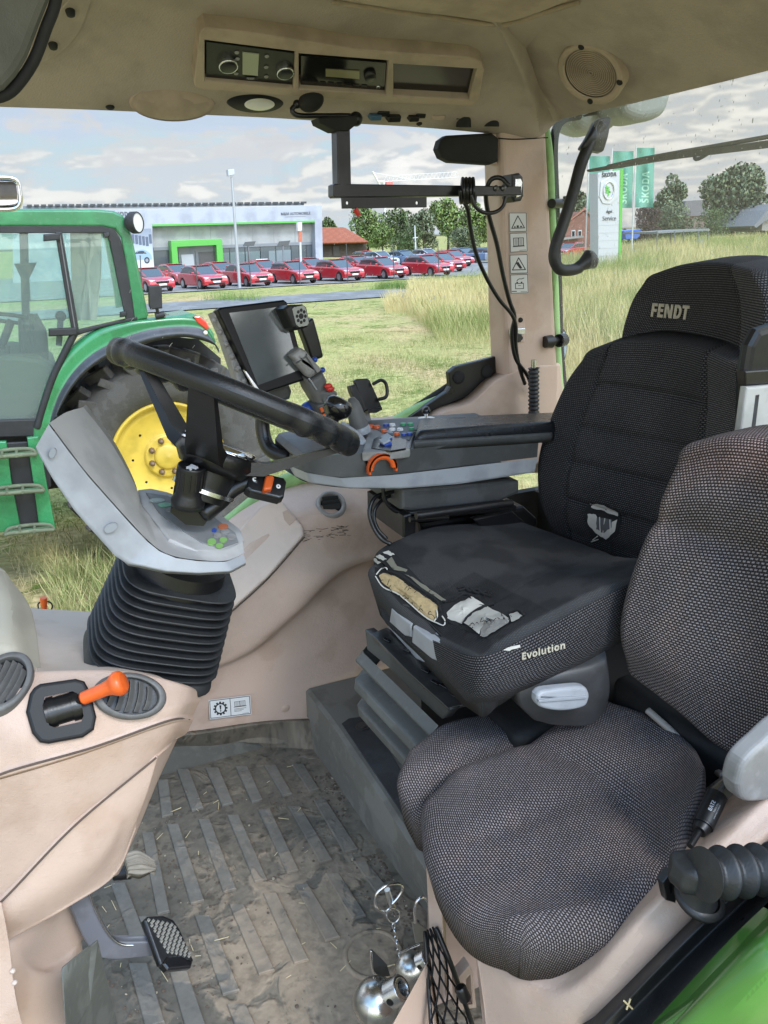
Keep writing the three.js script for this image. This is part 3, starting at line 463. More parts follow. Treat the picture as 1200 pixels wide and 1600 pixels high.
// ---- rear corner post
const post = setting('rear_post');
{
  mesh('post_cover', zp([[780, 196], [856, 200], [862, 330], [869, 480], [874, 585], [872, 628], [792, 600], [787, 480], [784, 330]], -1.87, 0.09, { bevel: 0.018, seg: 4 }), MT.beigeTrim, post);
  mesh('post_seam', tube([[779, 216], [800, 217.5], [856, 215]].map(([x, y], i) => Z(x, y, i === 1 ? -1.868 : -1.872)), 0.0015, 12, 6), MT.blackMatt, post);
  mesh('post_foot', [sheet([[Z(775, 596, -1.875), Z(820, 578, -1.865), Z(874, 572, -1.87)], [Z(740, 628, -1.875), Z(815, 615, -1.862), Z(878, 612, -1.87)], [Z(690, 650, -1.875), Z(800, 660, -1.86), Z(884, 665, -1.87)], [Z(660, 700, -1.88), Z(790, 720, -1.87), Z(886, 720, -1.88)]], 24, 24, { back: V(0, 0, -0.06), r: 0.008 })], MT.beigeTrim, post);
  mesh('steel_edge', tube([[852, 196], [858, 240], [862, 330], [867, 450], [872, 560], [879, 618], [900, 640]].map(([x, y]) => Z(x, y, -1.90)), 0.011, 60, 10), MT.frameGreen, post);
  mesh('rubber_seal', tube([[905, 180], [880, 186], [868, 205], [868, 330], [872, 450], [876, 560], [886, 622], [915, 650]].map(([x, y]) => Z(x, y, -1.93)), 0.012, 60, 10), MT.blackMatt, post);
  const stick = (pts, draw, lab) => { const t = canvasTex(180, 200, (x, w, h) => { x.fillStyle = '#c9c9c5'; x.fillRect(0, 0, w, h); x.strokeStyle = '#3a3a3a'; x.lineWidth = 6; x.strokeRect(5, 5, w - 10, h - 10); x.fillStyle = x.strokeStyle = '#1d1d1d'; draw(x); }); mesh('sticker', pquad(pts, Z(810, 400, -1.8685), V(0, 0, 1), 0.0006), new THREE.MeshPhysicalMaterial({ map: t, roughness: 0.4 }), post, { keep: true, label: lab }); };
  const tri = (x) => { x.lineWidth = 9; x.lineJoin = 'round'; x.beginPath(); x.moveTo(90, 35); x.lineTo(155, 160); x.lineTo(25, 160); x.closePath(); x.stroke(); };
  const bookI = (x) => { x.lineWidth = 7; x.strokeRect(40, 55, 50, 80); x.strokeRect(90, 55, 50, 80); for (let i = 0; i < 6; i++) { x.fillRect(50, 66 + i * 11, 32, 4); x.fillRect(99, 66 + i * 11, 32, 4); } x.fillRect(30, 136, 120, 8); x.fillRect(95, 180, 70, 4); };
  stick([[795, 332], [823, 332], [823.5, 362], [796, 363]], (x) => { tri(x); x.fillRect(50, 140, 14, 14); x.fillRect(75, 132, 22, 22); x.fillRect(110, 138, 20, 14); }, 'top warning sticker with a triangle and small figures');
  stick([[796, 364], [823.5, 363], [824.5, 393], [797, 395]], bookI, 'sticker with an open book');
  stick([[796, 398], [824.5, 397], [825, 427], [797, 428]], (x) => { tri(x); x.beginPath(); x.moveTo(60, 90); x.lineTo(85, 75); x.lineTo(125, 145); x.lineTo(100, 150); x.lineTo(80, 120); x.fill(); }, 'warning sticker with a triangle and a leaning figure');
  stick([[797, 429], [825, 428], [826, 458], [798, 459]], (x) => { x.lineWidth = 7; x.strokeRect(50, 95, 80, 55); x.fillRect(60, 78, 16, 16); x.fillRect(104, 78, 16, 16); x.beginPath(); x.moveTo(65, 70); x.quadraticCurveTo(80, 40, 110, 50); x.lineTo(140, 40); x.stroke(); x.fillRect(75, 116, 30, 5); x.fillRect(12, 172, 50, 8); x.fillRect(100, 180, 66, 4); }, 'lowest sticker with a battery');
  // cable clip, latch knob, upper bracket
  const cp = Z(812, 513, -1.868); mesh('cable_clip', [frame(box(18 * pxm(cp), 44 * pxm(cp), 0.006, 0.006), cp, V(1, 0, 0), V(0, 1, 0))], MT.beigeTrim, post); mesh('clip_bar', frame(box(26 * pxm(cp), 10 * pxm(cp), 0.012, 0.002), Z(808, 518, -1.862), V(1, 0, 0), V(0, 1, 0)), MT.steel, post);
  for (const y of [500, 528]) mesh('bolt', latheAt([[0.0001, 0.005], [0.006, 0.004], [0.007, 0]], Z(813, y, -1.865), V(0, 0, 1), 12), MT.blackMatt, post);
  const lk = Z(856, 534, -1.86); mesh('latch_knob', [rod(lk, lk.clone().add(V(0.05, 0, -0.01)), 0.011, 0.011), rod(lk.clone().add(V(-0.01, 0, 0)), lk.clone().add(V(0.012, 0, 0)), 0.016, 0.018), rod(lk.clone().add(V(0.036, 0, 0)), lk.clone().add(V(0.06, 0, -0.01)), 0.018, 0.018)], MT.black, post);
  mesh('hinge', [rod(Z(862, 318, -1.86), Z(893, 318, -1.93), 0.012), rod(Z(888, 306, -1.9), Z(888, 330, -1.9), 0.014)], MT.black, post);
  // gaitered lever on the post's foot
  const L0 = [Z(834, 650, -1.80), Z(834, 575, -1.80)]; const prof = []; for (let i = 0; i <= 40; i++) prof.push([0.0115 + 0.0045 * Math.cos(i / 40 * Math.PI * 2 * 6) ** 2 * 1, i / 40 * L0[0].distanceTo(L0[1])]);
  mesh('lever_gaiter', latheAt(prof, L0[0], L0[1].clone().sub(L0[0]), 20), MT.rubber, post); mesh('lever_tip', rod(Z(834, 576, -1.8), Z(834, 562, -1.8), 0.007), MT.steel, post);
}
// ---- panes
const sidePane = setting('side_window'); {
  mesh('pane', quad([V(-1.6, 1.66, -1.962), V(1.27, 1.66, -1.962), V(1.27, 0.45, -1.962), V(-1.6, 0.45, -1.962)]), MT.glass, sidePane);
  // dried splashes on the glass
  const sp = []; for (let i = 0; i < 190; i++) { const x = i < 140 ? rr(550, 780) : rr(200, 560), y = i < 140 ? rr(335, 470) : rr(380, 560); const p = Z(x, y, -1.958), l = rr(0.002, 0.012) * (rnd() < 0.15 ? 1.8 : 1), a = rr(0.7, 1.25); sp.push(T(box(l, rr(0.0006, 0.0014), 0.0003), p.x, p.y, p.z, 0, 0, a)); }
  mesh('dirt_splashes', sp, M(0.62, 0.64, 0.60, { rough: 0.9, transmission: 0.3 }), sidePane, { kind: 'stuff' });
}
const rearPane = setting('rear_window'); {
  mesh('pane', quad([V(1.335, 1.66, -1.96), V(1.335, 1.66, -0.3), V(1.335, 0.6, -0.3), V(1.335, 0.6, -1.96)]), M(0.95, 0.96, 0.94, { rough: 0, transmission: 0.82, thickness: 0, ior: 1.16 }), rearPane);
  const sp = []; for (let i = 0; i < 1500; i++) { const z = rr(-1.9, -0.8), y = rr(1.0, 1.62), s = rr(0.0004, 0.0012) * (rnd() < 0.05 ? 1.6 : 1), p = V(1.332, y, z); const g = new THREE.CircleGeometry(s, 6); g.rotateY(-Math.PI / 2); g.scale(1, rr(0.8, 3), 1); sp.push(at(g, p)); }
  mesh('dirt_splashes', sp, M(0.55, 0.56, 0.52, { rough: 0.9, transmission: 0.5 }), rearPane, { kind: 'stuff' });
}
// rear wall and the near lower body close the cab
const rearWall = setting('rear_wall'); mesh('panel', [T(box(0.04, 0.9, 1.7), 1.36, 0.32, -1.1), T(box(0.05, 1.1, 0.35), 1.34, 1.2, -0.12)], MT.blackMatt, rearWall);
// ================================================================ SEATS
const weave = (base, dot, dark, amt = 1) => dataTex(256, 256, (u, v) => {
  const n = 8, ry = v * n, row = Math.floor(ry), fx = ((u * n + (row % 2) * 0.5) % 1) - 0.5, fy = ry - row - 0.5;
  const jit = h2(Math.floor(u * n + (row % 2) * 0.5) % n, row, 5), d = Math.max(Math.abs(fx) / 0.33, Math.abs(fy) / 0.26), th = fbm(u * 64, v * 64, 2, 4, 64);
  const k = sst(1.15, 0.72, d) * (0.65 + 0.5 * jit) * (0.6 + 0.8 * th) * amt, gap = sst(0.36, 0.5, Math.abs(fy)) * 0.35;
  return lin3(...base.map((b, i) => mix(b * (0.75 + 0.5 * th), dot[i], Math.min(1, k)) * (1 - gap) * dark));
}, true);
const weaveBump = dataTex(256, 256, (u, v) => { const n = 8, ry = v * n, row = Math.floor(ry), fx = ((u * n + (row % 2) * 0.5) % 1) - 0.5, fy = ry - row - 0.5; return 0.25 + 0.6 * Math.max(0, 1 - (fx / 0.45) ** 2) * Math.max(0, 1 - (fy / 0.48) ** 2) + 0.15 * fbm(u * 64, v * 64, 2, 4, 64); });
const cloth = (t, sx, sy, o = {}) => new THREE.MeshPhysicalMaterial({ map: rep(t, sx, sy), bumpMap: rep(weaveBump, sx, sy), bumpScale: o.bs ?? 0.0016, roughness: 0.92, vertexColors: true, sheen: 0.15, sheenRoughness: 0.6, sheenColor: new THREE.Color(0.3, 0.3, 0.33), specularIntensity: 0.25 });
const clothP = cloth(weave([0.042, 0.036, 0.036], [0.30, 0.262, 0.26], 1), 0.043, 0.034);
const clothPback = cloth(weave([0.042, 0.036, 0.036], [0.31, 0.27, 0.265], 1), 0.046, 0.037);
const clothD = cloth(weave([0.022, 0.022, 0.024], [0.13, 0.125, 0.13], 1), 0.042, 0.034);
const clothDs = cloth(weave([0.015, 0.015, 0.017], [0.125, 0.118, 0.12], 1), 0.042, 0.034);
const clothW = cloth(weave([0.034, 0.034, 0.035], [0.07, 0.07, 0.071], 1, 0.8), 0.026, 0.020, { bs: 0.001 });
const px = (rows) => rows.map((r) => r.map((p) => Z(...p)));
const gauss = (x, c, w) => Math.exp(-(((x - c) / w) ** 2));
const wear = (s, lo, dirt) => (u, v) => { const n = fbm(u * 5, v * 5, 4, s), m = fbm(u * 22, v * 22, 3, s + 9), k = lo + (1 - lo) * sst(0.25, 0.6, n), d = dirt * sst(0.55, 0.8, n * 0.6 + m * 0.4); return [k * (1 + d * 1.3), k * (1 + d * 0.95), k * (1 + d * 0.6)]; };

// cast a patch of photo outline onto a mesh: lifted(t) with t 0 at the rim and 1 in the middle
function drape(pts, m, lift, rings = 5, sub = 4, jit = 0.9) {
  const q = []; for (let i = 0; i < pts.length; i++) { const a = pts[i], b = pts[(i + 1) % pts.length]; for (let k = 0; k < sub; k++) q.push([mix(a[0], b[0], k / sub) + (k ? rr(-1, 1) * jit : 0), mix(a[1], b[1], k / sub) + (k ? rr(-1, 1) * jit : 0)]); }
  const cx = q.reduce((s, p) => s + p[0], 0) / q.length, cy = q.reduce((s, p) => s + p[1], 0) / q.length, P = []; let last = hit(cx, cy, m) || q.map(([x, y]) => hit(x, y, m)).find(Boolean);
  for (let j = 0; j <= rings; j++) { const t = j / rings, row = q.map(([x, y], i) => { const h = hit(mix(x, cx, t * 0.995), mix(y, cy, t * 0.995), m) || last; last = h; return h ? h.p.clone().addScaledVector(h.n, lift(t, i / q.length)) : V(0, 0, 0); }); row.push(row[0].clone()); P.push(row); }
  return gridGeo(P, P[0].length - 1, rings, true);
}
function strip(pts, m, w, lift, n = 24) { const c = new THREE.CatmullRomCurve3(pts.map(([x, y]) => { const h = hit(x, y, m); return h ? h.p.clone().addScaledVector(h.n, lift) : null; }).filter(Boolean), false, 'centripetal'); return tube(null, w, n, 6, { raw: c }); }

const font = await new FontLoader().loadAsync('fonts/droid/droid_sans_bold.typeface.json'), fontR = await new FontLoader().loadAsync('fonts/droid/droid_sans_regular.typeface.json');
function letters(s, [x0, y0], [x1, y1], z, mat, parent, f = font) { const a = Z(x0, y0, z), b = Z(x1, y1, z), ex = b.clone().sub(a), g = new TextGeometry(s, { font: f, size: 1, depth: 0.03, curveSegments: 3, bevelEnabled: false }); g.computeBoundingBox(); const sc = ex.length() / g.boundingBox.max.x; g.scale(sc, sc, 1); frame(g, a, ex, V(0, 1, 0)); return mesh('lettering', g, mat, parent); }
const dseat = thing('driver_seat', 'large black cloth driver seat with torn cushion, behind the steering wheel', 'seat', V(0.85, 0.17, -1.2));
{
  const cush = mesh('seat_cushion', sheet(px([
    [[588, 882, -1.43], [632, 934, -1.31], [692, 990, -1.15], [748, 1018, -0.985]],
    [[598, 860, -1.43], [660, 908, -1.31], [745, 958, -1.15], [800, 986, -0.97]],
    [[640, 838, -1.43], [712, 876, -1.31], [800, 922, -1.15], [860, 952, -0.96]],
    [[690, 822, -1.44], [765, 855, -1.31], [850, 896, -1.15], [915, 926, -0.95]],
    [[745, 818, -1.44], [825, 850, -1.31], [905, 882, -1.15], [985, 898, -0.96]],
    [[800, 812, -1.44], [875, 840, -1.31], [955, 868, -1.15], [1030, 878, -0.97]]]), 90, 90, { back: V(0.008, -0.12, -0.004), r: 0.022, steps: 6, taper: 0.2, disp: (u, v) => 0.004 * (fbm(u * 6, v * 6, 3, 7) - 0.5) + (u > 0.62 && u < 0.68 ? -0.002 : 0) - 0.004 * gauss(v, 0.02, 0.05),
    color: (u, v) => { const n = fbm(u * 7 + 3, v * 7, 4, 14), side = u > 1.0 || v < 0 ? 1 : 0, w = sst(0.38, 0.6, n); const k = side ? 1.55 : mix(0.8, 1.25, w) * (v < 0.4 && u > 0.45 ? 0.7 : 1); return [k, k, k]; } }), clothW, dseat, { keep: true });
  // the near flank of the cushion, in the coarser cloth
  const flank = mesh('cushion_flank', sheet(px([
    [[676, 1000, -1.11], [746, 1026, -0.955], [822, 996, -0.935], [900, 955, -0.92], [985, 912, -0.93], [1050, 884, -0.945]],
    [[682, 1030, -1.10], [746, 1060, -0.945], [826, 1034, -0.925], [905, 990, -0.91], [985, 945, -0.93], [1050, 915, -0.945]],
    [[696, 1060, -1.10], [740, 1088, -0.955], [815, 1070, -0.93], [905, 1028, -0.915], [985, 980, -0.93], [1050, 950, -0.945]],
    [[712, 1074, -1.13], [738, 1098, -0.99], [815, 1084, -0.965], [905, 1044, -0.945], [985, 996, -0.95], [1050, 966, -0.96]]]), 70, 40, { color: (u, v) => { const k = 0.85 + 0.4 * fbm(u * 9, v * 4, 3, 3); return [k, k, k]; } }), clothDs, dseat, { keep: true });
  mesh('front_flank', sheet(px([[[590, 886, -1.43], [640, 940, -1.31], [690, 990, -1.15]], [[588, 915, -1.43], [632, 962, -1.31], [688, 1022, -1.15]], [[592, 945, -1.43], [606, 975, -1.36]  , [694, 1050, -1.15]]].map((r) => r)), 30, 20, { color: () => [0.8, 0.8, 0.8] }), clothD, dseat, { keep: true });
  // backrest
  const back = mesh('backrest', sheet(px([
    [[915, 562, -1.42], [985, 552, -1.32], [1075, 562, -1.17], [1150, 590, -1.0]],
    [[888, 605, -1.44], [975, 615, -1.32], [1070, 632, -1.16], [1160, 655, -0.97]],
    [[862, 665, -1.45], [955, 682, -1.32], [1060, 702, -1.15], [1162, 724, -0.955]],
    [[846, 720, -1.455], [940, 742, -1.32], [1050, 768, -1.15], [1150, 790, -0.955]],
    [[846, 776, -1.45], [928, 802, -1.32], [1030, 830, -1.15], [1130, 850, -0.955]],
    [[862, 826, -1.44], [925, 852, -1.33], [1005, 880, -1.17], [1090, 900, -0.98]]]), 110, 110, { back: V(0.1, 0.02, -0.01), r: 0.022, steps: 6,
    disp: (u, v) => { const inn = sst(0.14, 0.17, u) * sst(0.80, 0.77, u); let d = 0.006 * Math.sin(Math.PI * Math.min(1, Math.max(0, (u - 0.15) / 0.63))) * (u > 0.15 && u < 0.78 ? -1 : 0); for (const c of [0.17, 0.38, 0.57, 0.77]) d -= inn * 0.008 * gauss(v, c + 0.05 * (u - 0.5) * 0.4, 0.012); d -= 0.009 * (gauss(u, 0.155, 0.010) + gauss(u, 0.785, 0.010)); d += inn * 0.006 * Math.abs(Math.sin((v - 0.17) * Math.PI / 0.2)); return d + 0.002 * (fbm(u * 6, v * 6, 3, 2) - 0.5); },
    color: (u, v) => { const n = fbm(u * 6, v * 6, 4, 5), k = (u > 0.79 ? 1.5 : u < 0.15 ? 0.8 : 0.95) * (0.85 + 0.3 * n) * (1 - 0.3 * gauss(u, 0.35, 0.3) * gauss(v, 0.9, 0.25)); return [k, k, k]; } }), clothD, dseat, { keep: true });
  const head = mesh('headrest', sheet(px([
    [[1010, 440, -1.38], [1060, 428, -1.30], [1120, 425, -1.17], [1175, 432, -1.04]],
    [[992, 468, -1.40], [1058, 458, -1.30], [1132, 458, -1.15], [1192, 468, -1.0]],
    [[980, 502, -1.405], [1056, 494, -1.30], [1136, 502, -1.14], [1190, 520, -0.99]],
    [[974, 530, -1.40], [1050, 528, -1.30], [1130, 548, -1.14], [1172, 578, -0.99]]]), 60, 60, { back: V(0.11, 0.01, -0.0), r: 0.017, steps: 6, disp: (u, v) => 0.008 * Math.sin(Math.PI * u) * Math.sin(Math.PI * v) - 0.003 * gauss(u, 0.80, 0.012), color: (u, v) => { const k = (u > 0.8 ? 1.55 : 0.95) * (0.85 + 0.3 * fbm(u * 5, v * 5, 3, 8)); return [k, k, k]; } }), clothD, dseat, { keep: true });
  globalThis._head = head; globalThis._flank = flank;
  // torn backrest: backing shows through with loose threads
  const white = M(0.55, 0.53, 0.48, { rough: 0.9, map: mot2 }), foam = M(0.56, 0.42, 0.22, { rough: 0.95, map: rep(mottle, 0.05), bump: rep(grain, 0.02), bs: 0.0015 }), frayM = M(0.012, 0.012, 0.013, { rough: 0.95 }), threadM = M(0.62, 0.60, 0.55, { rough: 0.9 });
  mesh('tear', drape([[912, 800], [924, 783], [950, 789], [968, 798], [972, 812], [966, 836], [948, 846], [926, 842], [917, 822]], back, (t) => 0.0008 + 0.0012 * t), frayM, dseat);
  mesh('bare_backing', [drape([[923, 785], [945, 789], [967, 800], [966, 808], [945, 800], [924, 794]], back, () => 0.003), drape([[919, 803], [932, 804], [935, 826], [948, 834], [960, 816], [966, 812], [962, 830], [948, 842], [932, 832], [920, 818]], back, () => 0.003)], white, dseat, { label: 'white backing in the torn backrest' });
  mesh('inner_felt', drape([[934, 808], [958, 812], [957, 824], [945, 832], [933, 826]], back, () => 0.0036), M(0.09, 0.09, 0.095, { rough: 0.9 }), dseat);
  mesh('loose_threads', [[[939, 808], [940, 830]], [[947, 810], [944, 836]], [[955, 812], [956, 830]], [[928, 842], [936, 836]], [[926, 846], [937, 841]]].map((p) => strip(p, back, 0.0011, 0.0048, 8)), threadM, dseat);
  mesh('frayed_edge', [[[912, 800], [918, 806], [917, 822]], [[968, 800], [970, 812], [966, 832]], [[956, 845], [957, 862], [953, 870]], [[924, 798], [945, 803], [966, 810]], [[972, 798], [975, 808]]].map((p) => strip(p, back, 0.0018, 0.004, 10)), frayM, dseat);
  // torn cushion
  const pt = (x, y) => [560 + x / 4, 840 + y / 4];
  const pm = (a) => a.map(([x, y]) => pt(x, y));
  mesh('tear', [drape(pm([[90, 130], [160, 90], [240, 110], [350, 250], [540, 400], [640, 350], [720, 370], [860, 470], [960, 500], [820, 640], [700, 590], [560, 530], [540, 560], [420, 520], [270, 420], [110, 240]]), cush, (t) => 0.0006 + 0.0006 * t, 6)], frayM, dseat);
  mesh('bare_foam', drape(pm([[130, 240], [160, 218], [230, 240], [330, 310], [430, 380], [500, 430], [495, 480], [480, 530], [440, 510], [380, 470], [300, 400], [220, 340], [150, 280]]), cush, (t, k) => 0.001 + 0.008 * Math.sin(t * 1.5) + 0.0035 * t * (fbm(k * 26, t * 5, 3, 5) - 0.5)), foam, dseat, { label: 'bare yellow foam in the torn cushion' });
  mesh('bare_backing', [drape(pm([[555, 470], [620, 415], [710, 372], [800, 430], [690, 490], [650, 545], [560, 510]]), cush, (t, k) => 0.0025 + 0.004 * t + 0.004 * (fbm(k * 14, t * 4, 2, 6) - 0.5)), drape(pm([[665, 545], [720, 480], [810, 435], [950, 520], [930, 550], [860, 500], [780, 550], [760, 610]]), cush, (t, k) => 0.0035 + 0.005 * t + 0.005 * (fbm(k * 14, t * 4, 2, 7) - 0.5)), drape(pm([[945, 490], [1000, 472], [1030, 500], [1000, 520], [960, 535]]), cush, () => 0.003), drape(pm([[155, 95], [190, 85], [230, 112], [200, 118]]), cush, () => 0.003), drape(pm([[115, 118], [140, 108], [180, 135], [160, 145]]), cush, () => 0.003), drape(pm([[98, 135], [110, 125], [150, 155], [125, 168]]), cush, () => 0.003)], white, dseat, { label: 'white backing in the torn cushion' });
  mesh('crumpled_foam', drape(pm([[770, 580], [800, 530], [860, 505], [930, 515], [945, 545], [860, 600], [800, 632], [768, 625]]), cush, (t, k) => 0.004 + 0.004 * t * (0.5 + vn(k * 24, t * 6, 3))), M(0.45, 0.43, 0.40, { rough: 0.95, map: rep(mottle, 0.03), bump: rep(grain, 0.015), bs: 0.002 }), dseat);
  mesh('bare_backing', drape([[760, 1009], [768, 1010], [800, 1011], [812, 1007], [813, 1011], [795, 1017], [775, 1016]], flank, () => 0.002), white, dseat);
  mesh('white_piping', [pm([[118, 235], [150, 200], [185, 190], [190, 200]]), pm([[115, 245], [160, 310], [250, 360], [320, 420], [400, 490], [440, 520]]), pm([[440, 520], [490, 540], [540, 555], [548, 530], [530, 500]]), pm([[495, 460], [500, 500], [480, 530]])].map((p) => strip(p, cush, 0.0013, 0.004, 20)), threadM, dseat);
  mesh('frayed_edge', [pm([[190, 205], [260, 235], [350, 300], [440, 360], [500, 410], [520, 470]]), pm([[540, 410], [600, 395], [660, 360], [720, 372]]), pm([[660, 545], [690, 500], [760, 450], [850, 420]]), pm([[625, 320], [660, 310], [700, 340], [740, 330], [790, 360], [830, 370]]), pm([[640, 335], [690, 320], [740, 350], [800, 345]]), pm([[950, 480], [1000, 465], [1040, 490]])].map((p) => strip(p, cush, 0.0026, 0.003, 20)), frayM, dseat);
  mesh('torn_lining', [drape(pm([[180, 150], [210, 125], [240, 180], [310, 205], [300, 220], [230, 205]]), cush, () => 0.003), drape(pm([[290, 230], [340, 250], [450, 330], [550, 395], [540, 410], [430, 340]]), cush, () => 0.003)], M(0.17, 0.16, 0.125, { rough: 0.95 }), dseat);
  { const hairs = []; for (let i = 0; i < 70; i++) { const e = [pm([[140, 290], [540, 545]]), pm([[540, 410], [830, 370]]), pm([[640, 590], [960, 500]]), pm([[180, 200], [520, 430]])][i % 4], t = rnd(), x = mix(e[0][0], e[1][0], t) + rr(-4, 4), y = mix(e[0][1], e[1][1], t) + rr(-3, 3), h = hit(x, y, cush); if (!h) continue; const d = V(rr(-1, 1), rr(0, 0.5), rr(-1, 1)).multiplyScalar(rr(0.006, 0.018)), p = h.p.addScaledVector(h.n, 0.004); hairs.push(tube([p, p.clone().addScaledVector(d, 0.5).add(V(0, 0.004, 0)), p.clone().add(d)], 0.0006, 5, 4)); } mesh('frayed_threads', hairs, frayM, dseat, { kind: 'stuff' }); }
  // lettering on headrest and flank
  const word = (s, a, b, m, thick, slant, k, mat, nm, wide = 1) => {
    const A = hit(a[0], a[1], m), B = hit(b[0], b[1], m), C = hit((a[0] + b[0]) / 2, (a[1] + b[1]) / 2, m), ex = B.p.clone().sub(A.p), L = ex.length();
    const g = new TextGeometry(s, { font, size: 1, depth: 0.02, curveSegments: 4, bevelEnabled: true, bevelSize: k, bevelThickness: 0.01, bevelSegments: 1 }); g.computeBoundingBox(); const bb = g.boundingBox, sc = L / (bb.max.x - bb.min.x);
    g.translate(-bb.min.x, 0, 0); g.applyMatrix4(new THREE.Matrix4().set(1, slant, 0, 0, 0, 1, 0, 0, 0, 0, 1, 0, 0, 0, 0, 1)); g.scale(sc, sc * wide, thick / 0.03);
    const n = C.n, y = new THREE.Vector3().crossVectors(n, ex).normalize(); frame(g, A.p.addScaledVector(n, 0.0015), ex, y); return mesh(nm, g, mat, dseat);
  };
  const letM = M(0.46, 0.42, 0.33, { rough: 0.7, map: rep(mottle, 0.03) });
  globalThis._word = word;
  word('FENDT', [1018, 494], [1076, 499], head, 0.002, 0.12, 0.03, letM, 'lettering', 1.15);
  word('Evolution', [815, 1030], [882, 1012], flank, 0.002, 0.15, 0.008, letM, 'lettering', 0.95);
  // lumbar levers in their tray, under the front edge
  const tray = plane3(Z(604, 945, -1.40), Z(690, 1035, -1.15), Z(612, 985, -1.38));
  mesh('lever_tray', ppoly([[601, 940], [612, 938], [640, 958], [684, 992], [688, 1046], [650, 1030], [606, 980]], tray.p, tray.n, 0.02, { bevel: 0.003 }), MT.band, dseat);
  for (const q of [[[611, 950], [641, 975], [642, 996], [632, 994], [608, 972]], [[645, 978], [684, 1008], [684, 1034], [674, 1030], [643, 1004]]]) mesh('lever', ppoly(q, tray.p.clone().add(V(-0.018, 0.004, 0.014)), tray.n, 0.02, { bevel: 0.004, seg: 3 }), MT.greyLever, dseat);
  // suspension: top plate, cover, ribbed bellows
  const SP = plane3(Z(577, 990, -1.40), Z(690, 1100, -1.08), Z(640, 985, -1.34));
  const PL = (x, y, k = 0) => onP(x, y, SP.p.clone().add(V(0, k, 0)), V(0.05, 1, 0.02));
  mesh('suspension_plate', ppoly([[580, 990], [604, 980], [640, 1000], [700, 1050], [760, 1090], [735, 1098], [700, 1106], [640, 1052]], SP.p, V(0.02, 1, 0.0), 0.006, { bevel: 0.001 }), MT.darkSteel, dseat);
  mesh('plate_rim', [sheet([[[571, 986], [612, 1020], [655, 1062], [702, 1108]].map(([x, y]) => Z(x, y, mix(-1.42, -1.08, (x - 571) / 131))), [[574, 1014], [612, 1046], [650, 1085], [690, 1122]].map(([x, y]) => Z(x, y, mix(-1.42, -1.1, (x - 571) / 131)))], 24, 6, { back: V(0.02, 0, 0), r: 0.003 })], MT.console, dseat);
  for (const [x, y] of [[605, 1000], [636, 1016], [665, 1048], [680, 1066], [694, 1072], [712, 1088]]) mesh('slot', frame(box(0.020, 0.003, 0.008, 0.001), onP(x, y, SP.p.clone().add(V(0, 0.0025, 0)), V(0.02, 1, 0)), V(0.3, 0, 1), V(0, 1, 0)), MT.gloss, dseat);
  const bel = []; const nb = 4; const tL = Z(566, 1016, -1.45), tR = Z(700, 1130, -1.05), bL = Z(572, 1130, -1.45), bR = Z(680, 1220, -1.06);
  const prof = [[566, 1018, 0], [560, 1032, -0.012], [574, 1050, 0.012], [560, 1062, -0.012], [558, 1076, -0.012], [574, 1090, 0.012], [562, 1102, -0.010], [564, 1116, -0.010], [574, 1126, 0.01]];
  const rowsB = prof.map(([x, y, k], i) => { const a = Z(x + k * 500, y, -1.44), b = V(a.x + 0.02, a.y, -1.12); return [a.clone().add(V(0.05, 0, -0.05)), a, a.clone().lerp(b, 0.33).add(V(k * 0, 0, 0)), a.clone().lerp(b, 0.66), b]; });
  mesh('suspension_bellows', sheet(rowsB, 30, 40, { linear: true }), M(0.14, 0.145, 0.14, { rough: 0.6, map: dus3 }), dseat);
  // recliner cover with its grey lever
  mesh('recliner_cover', sheet(px([[[845, 1052, -0.96], [880, 1035, -0.95], [915, 1028, -0.94], [942, 1018, -0.94]], [[822, 1068, -0.95], [870, 1058, -0.93], [920, 1050, -0.92], [946, 1040, -0.92]], [[820, 1100, -0.95], [870, 1102, -0.93], [920, 1100, -0.92], [950, 1080, -0.92]], [[840, 1125, -0.96], [870, 1130, -0.95], [920, 1130, -0.94], [945, 1110, -0.94]]]), 24, 24, { back: V(0, 0, -0.03), r: 0.008 }), M(0.06, 0.06, 0.063, { rough: 0.5, map: dus3 }), dseat);
  mesh('recliner_lever', zp([[840, 1088], [850, 1080], [880, 1076], [912, 1074], [921, 1082], [921, 1094], [912, 1106], [880, 1112], [850, 1108], [840, 1100]], -0.895, 0.02, { bevel: 0.006, seg: 4, smooth: true }), MT.greyLever, dseat);
  mesh('lever_rib', zp([[842, 1094], [880, 1090], [918, 1088], [918, 1092], [880, 1095], [842, 1098]], -0.891, 0.006, { bevel: 0.001 }), MT.band, dseat);
  mesh('seat_base', [T(box(0.42, 0.3, 0.40, 0.02), 0.88, 0.36, -1.22), T(box(0.1, 0.34, 0.46, 0.02), 1.19, 0.60, -1.20)], MT.blackMatt, dseat);
}
// belt reel tower beside the seat
const belt = thing('belt_tower', 'seat belt tower with a pale grey buckle guide at the right frame edge', 'seat belt', V(1.05, 0.7, -0.86));
mesh('tower', [zp([[1164, 590], [1172, 540], [1186, 514], [1230, 500], [1290, 560], [1280, 760], [1160, 760]], -0.915, 0.025, { bevel: 0.012, seg: 3 })], MT.black, belt);
mesh('collar', zp([[1164, 580], [1240, 574], [1240, 598], [1166, 602]], -0.905, 0.02, { bevel: 0.003 }), MT.gloss, belt);
mesh('buckle_guide', zp([[1167, 605], [1225, 600], [1215, 688], [1156, 686]], -0.9, 0.015, { bevel: 0.004, seg: 3, holes: [[[1178, 614], [1190, 612], [1182, 676], [1170, 676]]] }), M(0.42, 0.42, 0.40, { rough: 0.4, map: mot2 }), belt);
mesh('guide_back', zp([[1170, 608], [1220, 604], [1210, 684], [1160, 682]], -0.912, 0.01), M(0.28, 0.28, 0.27, { rough: 0.5 }), belt);

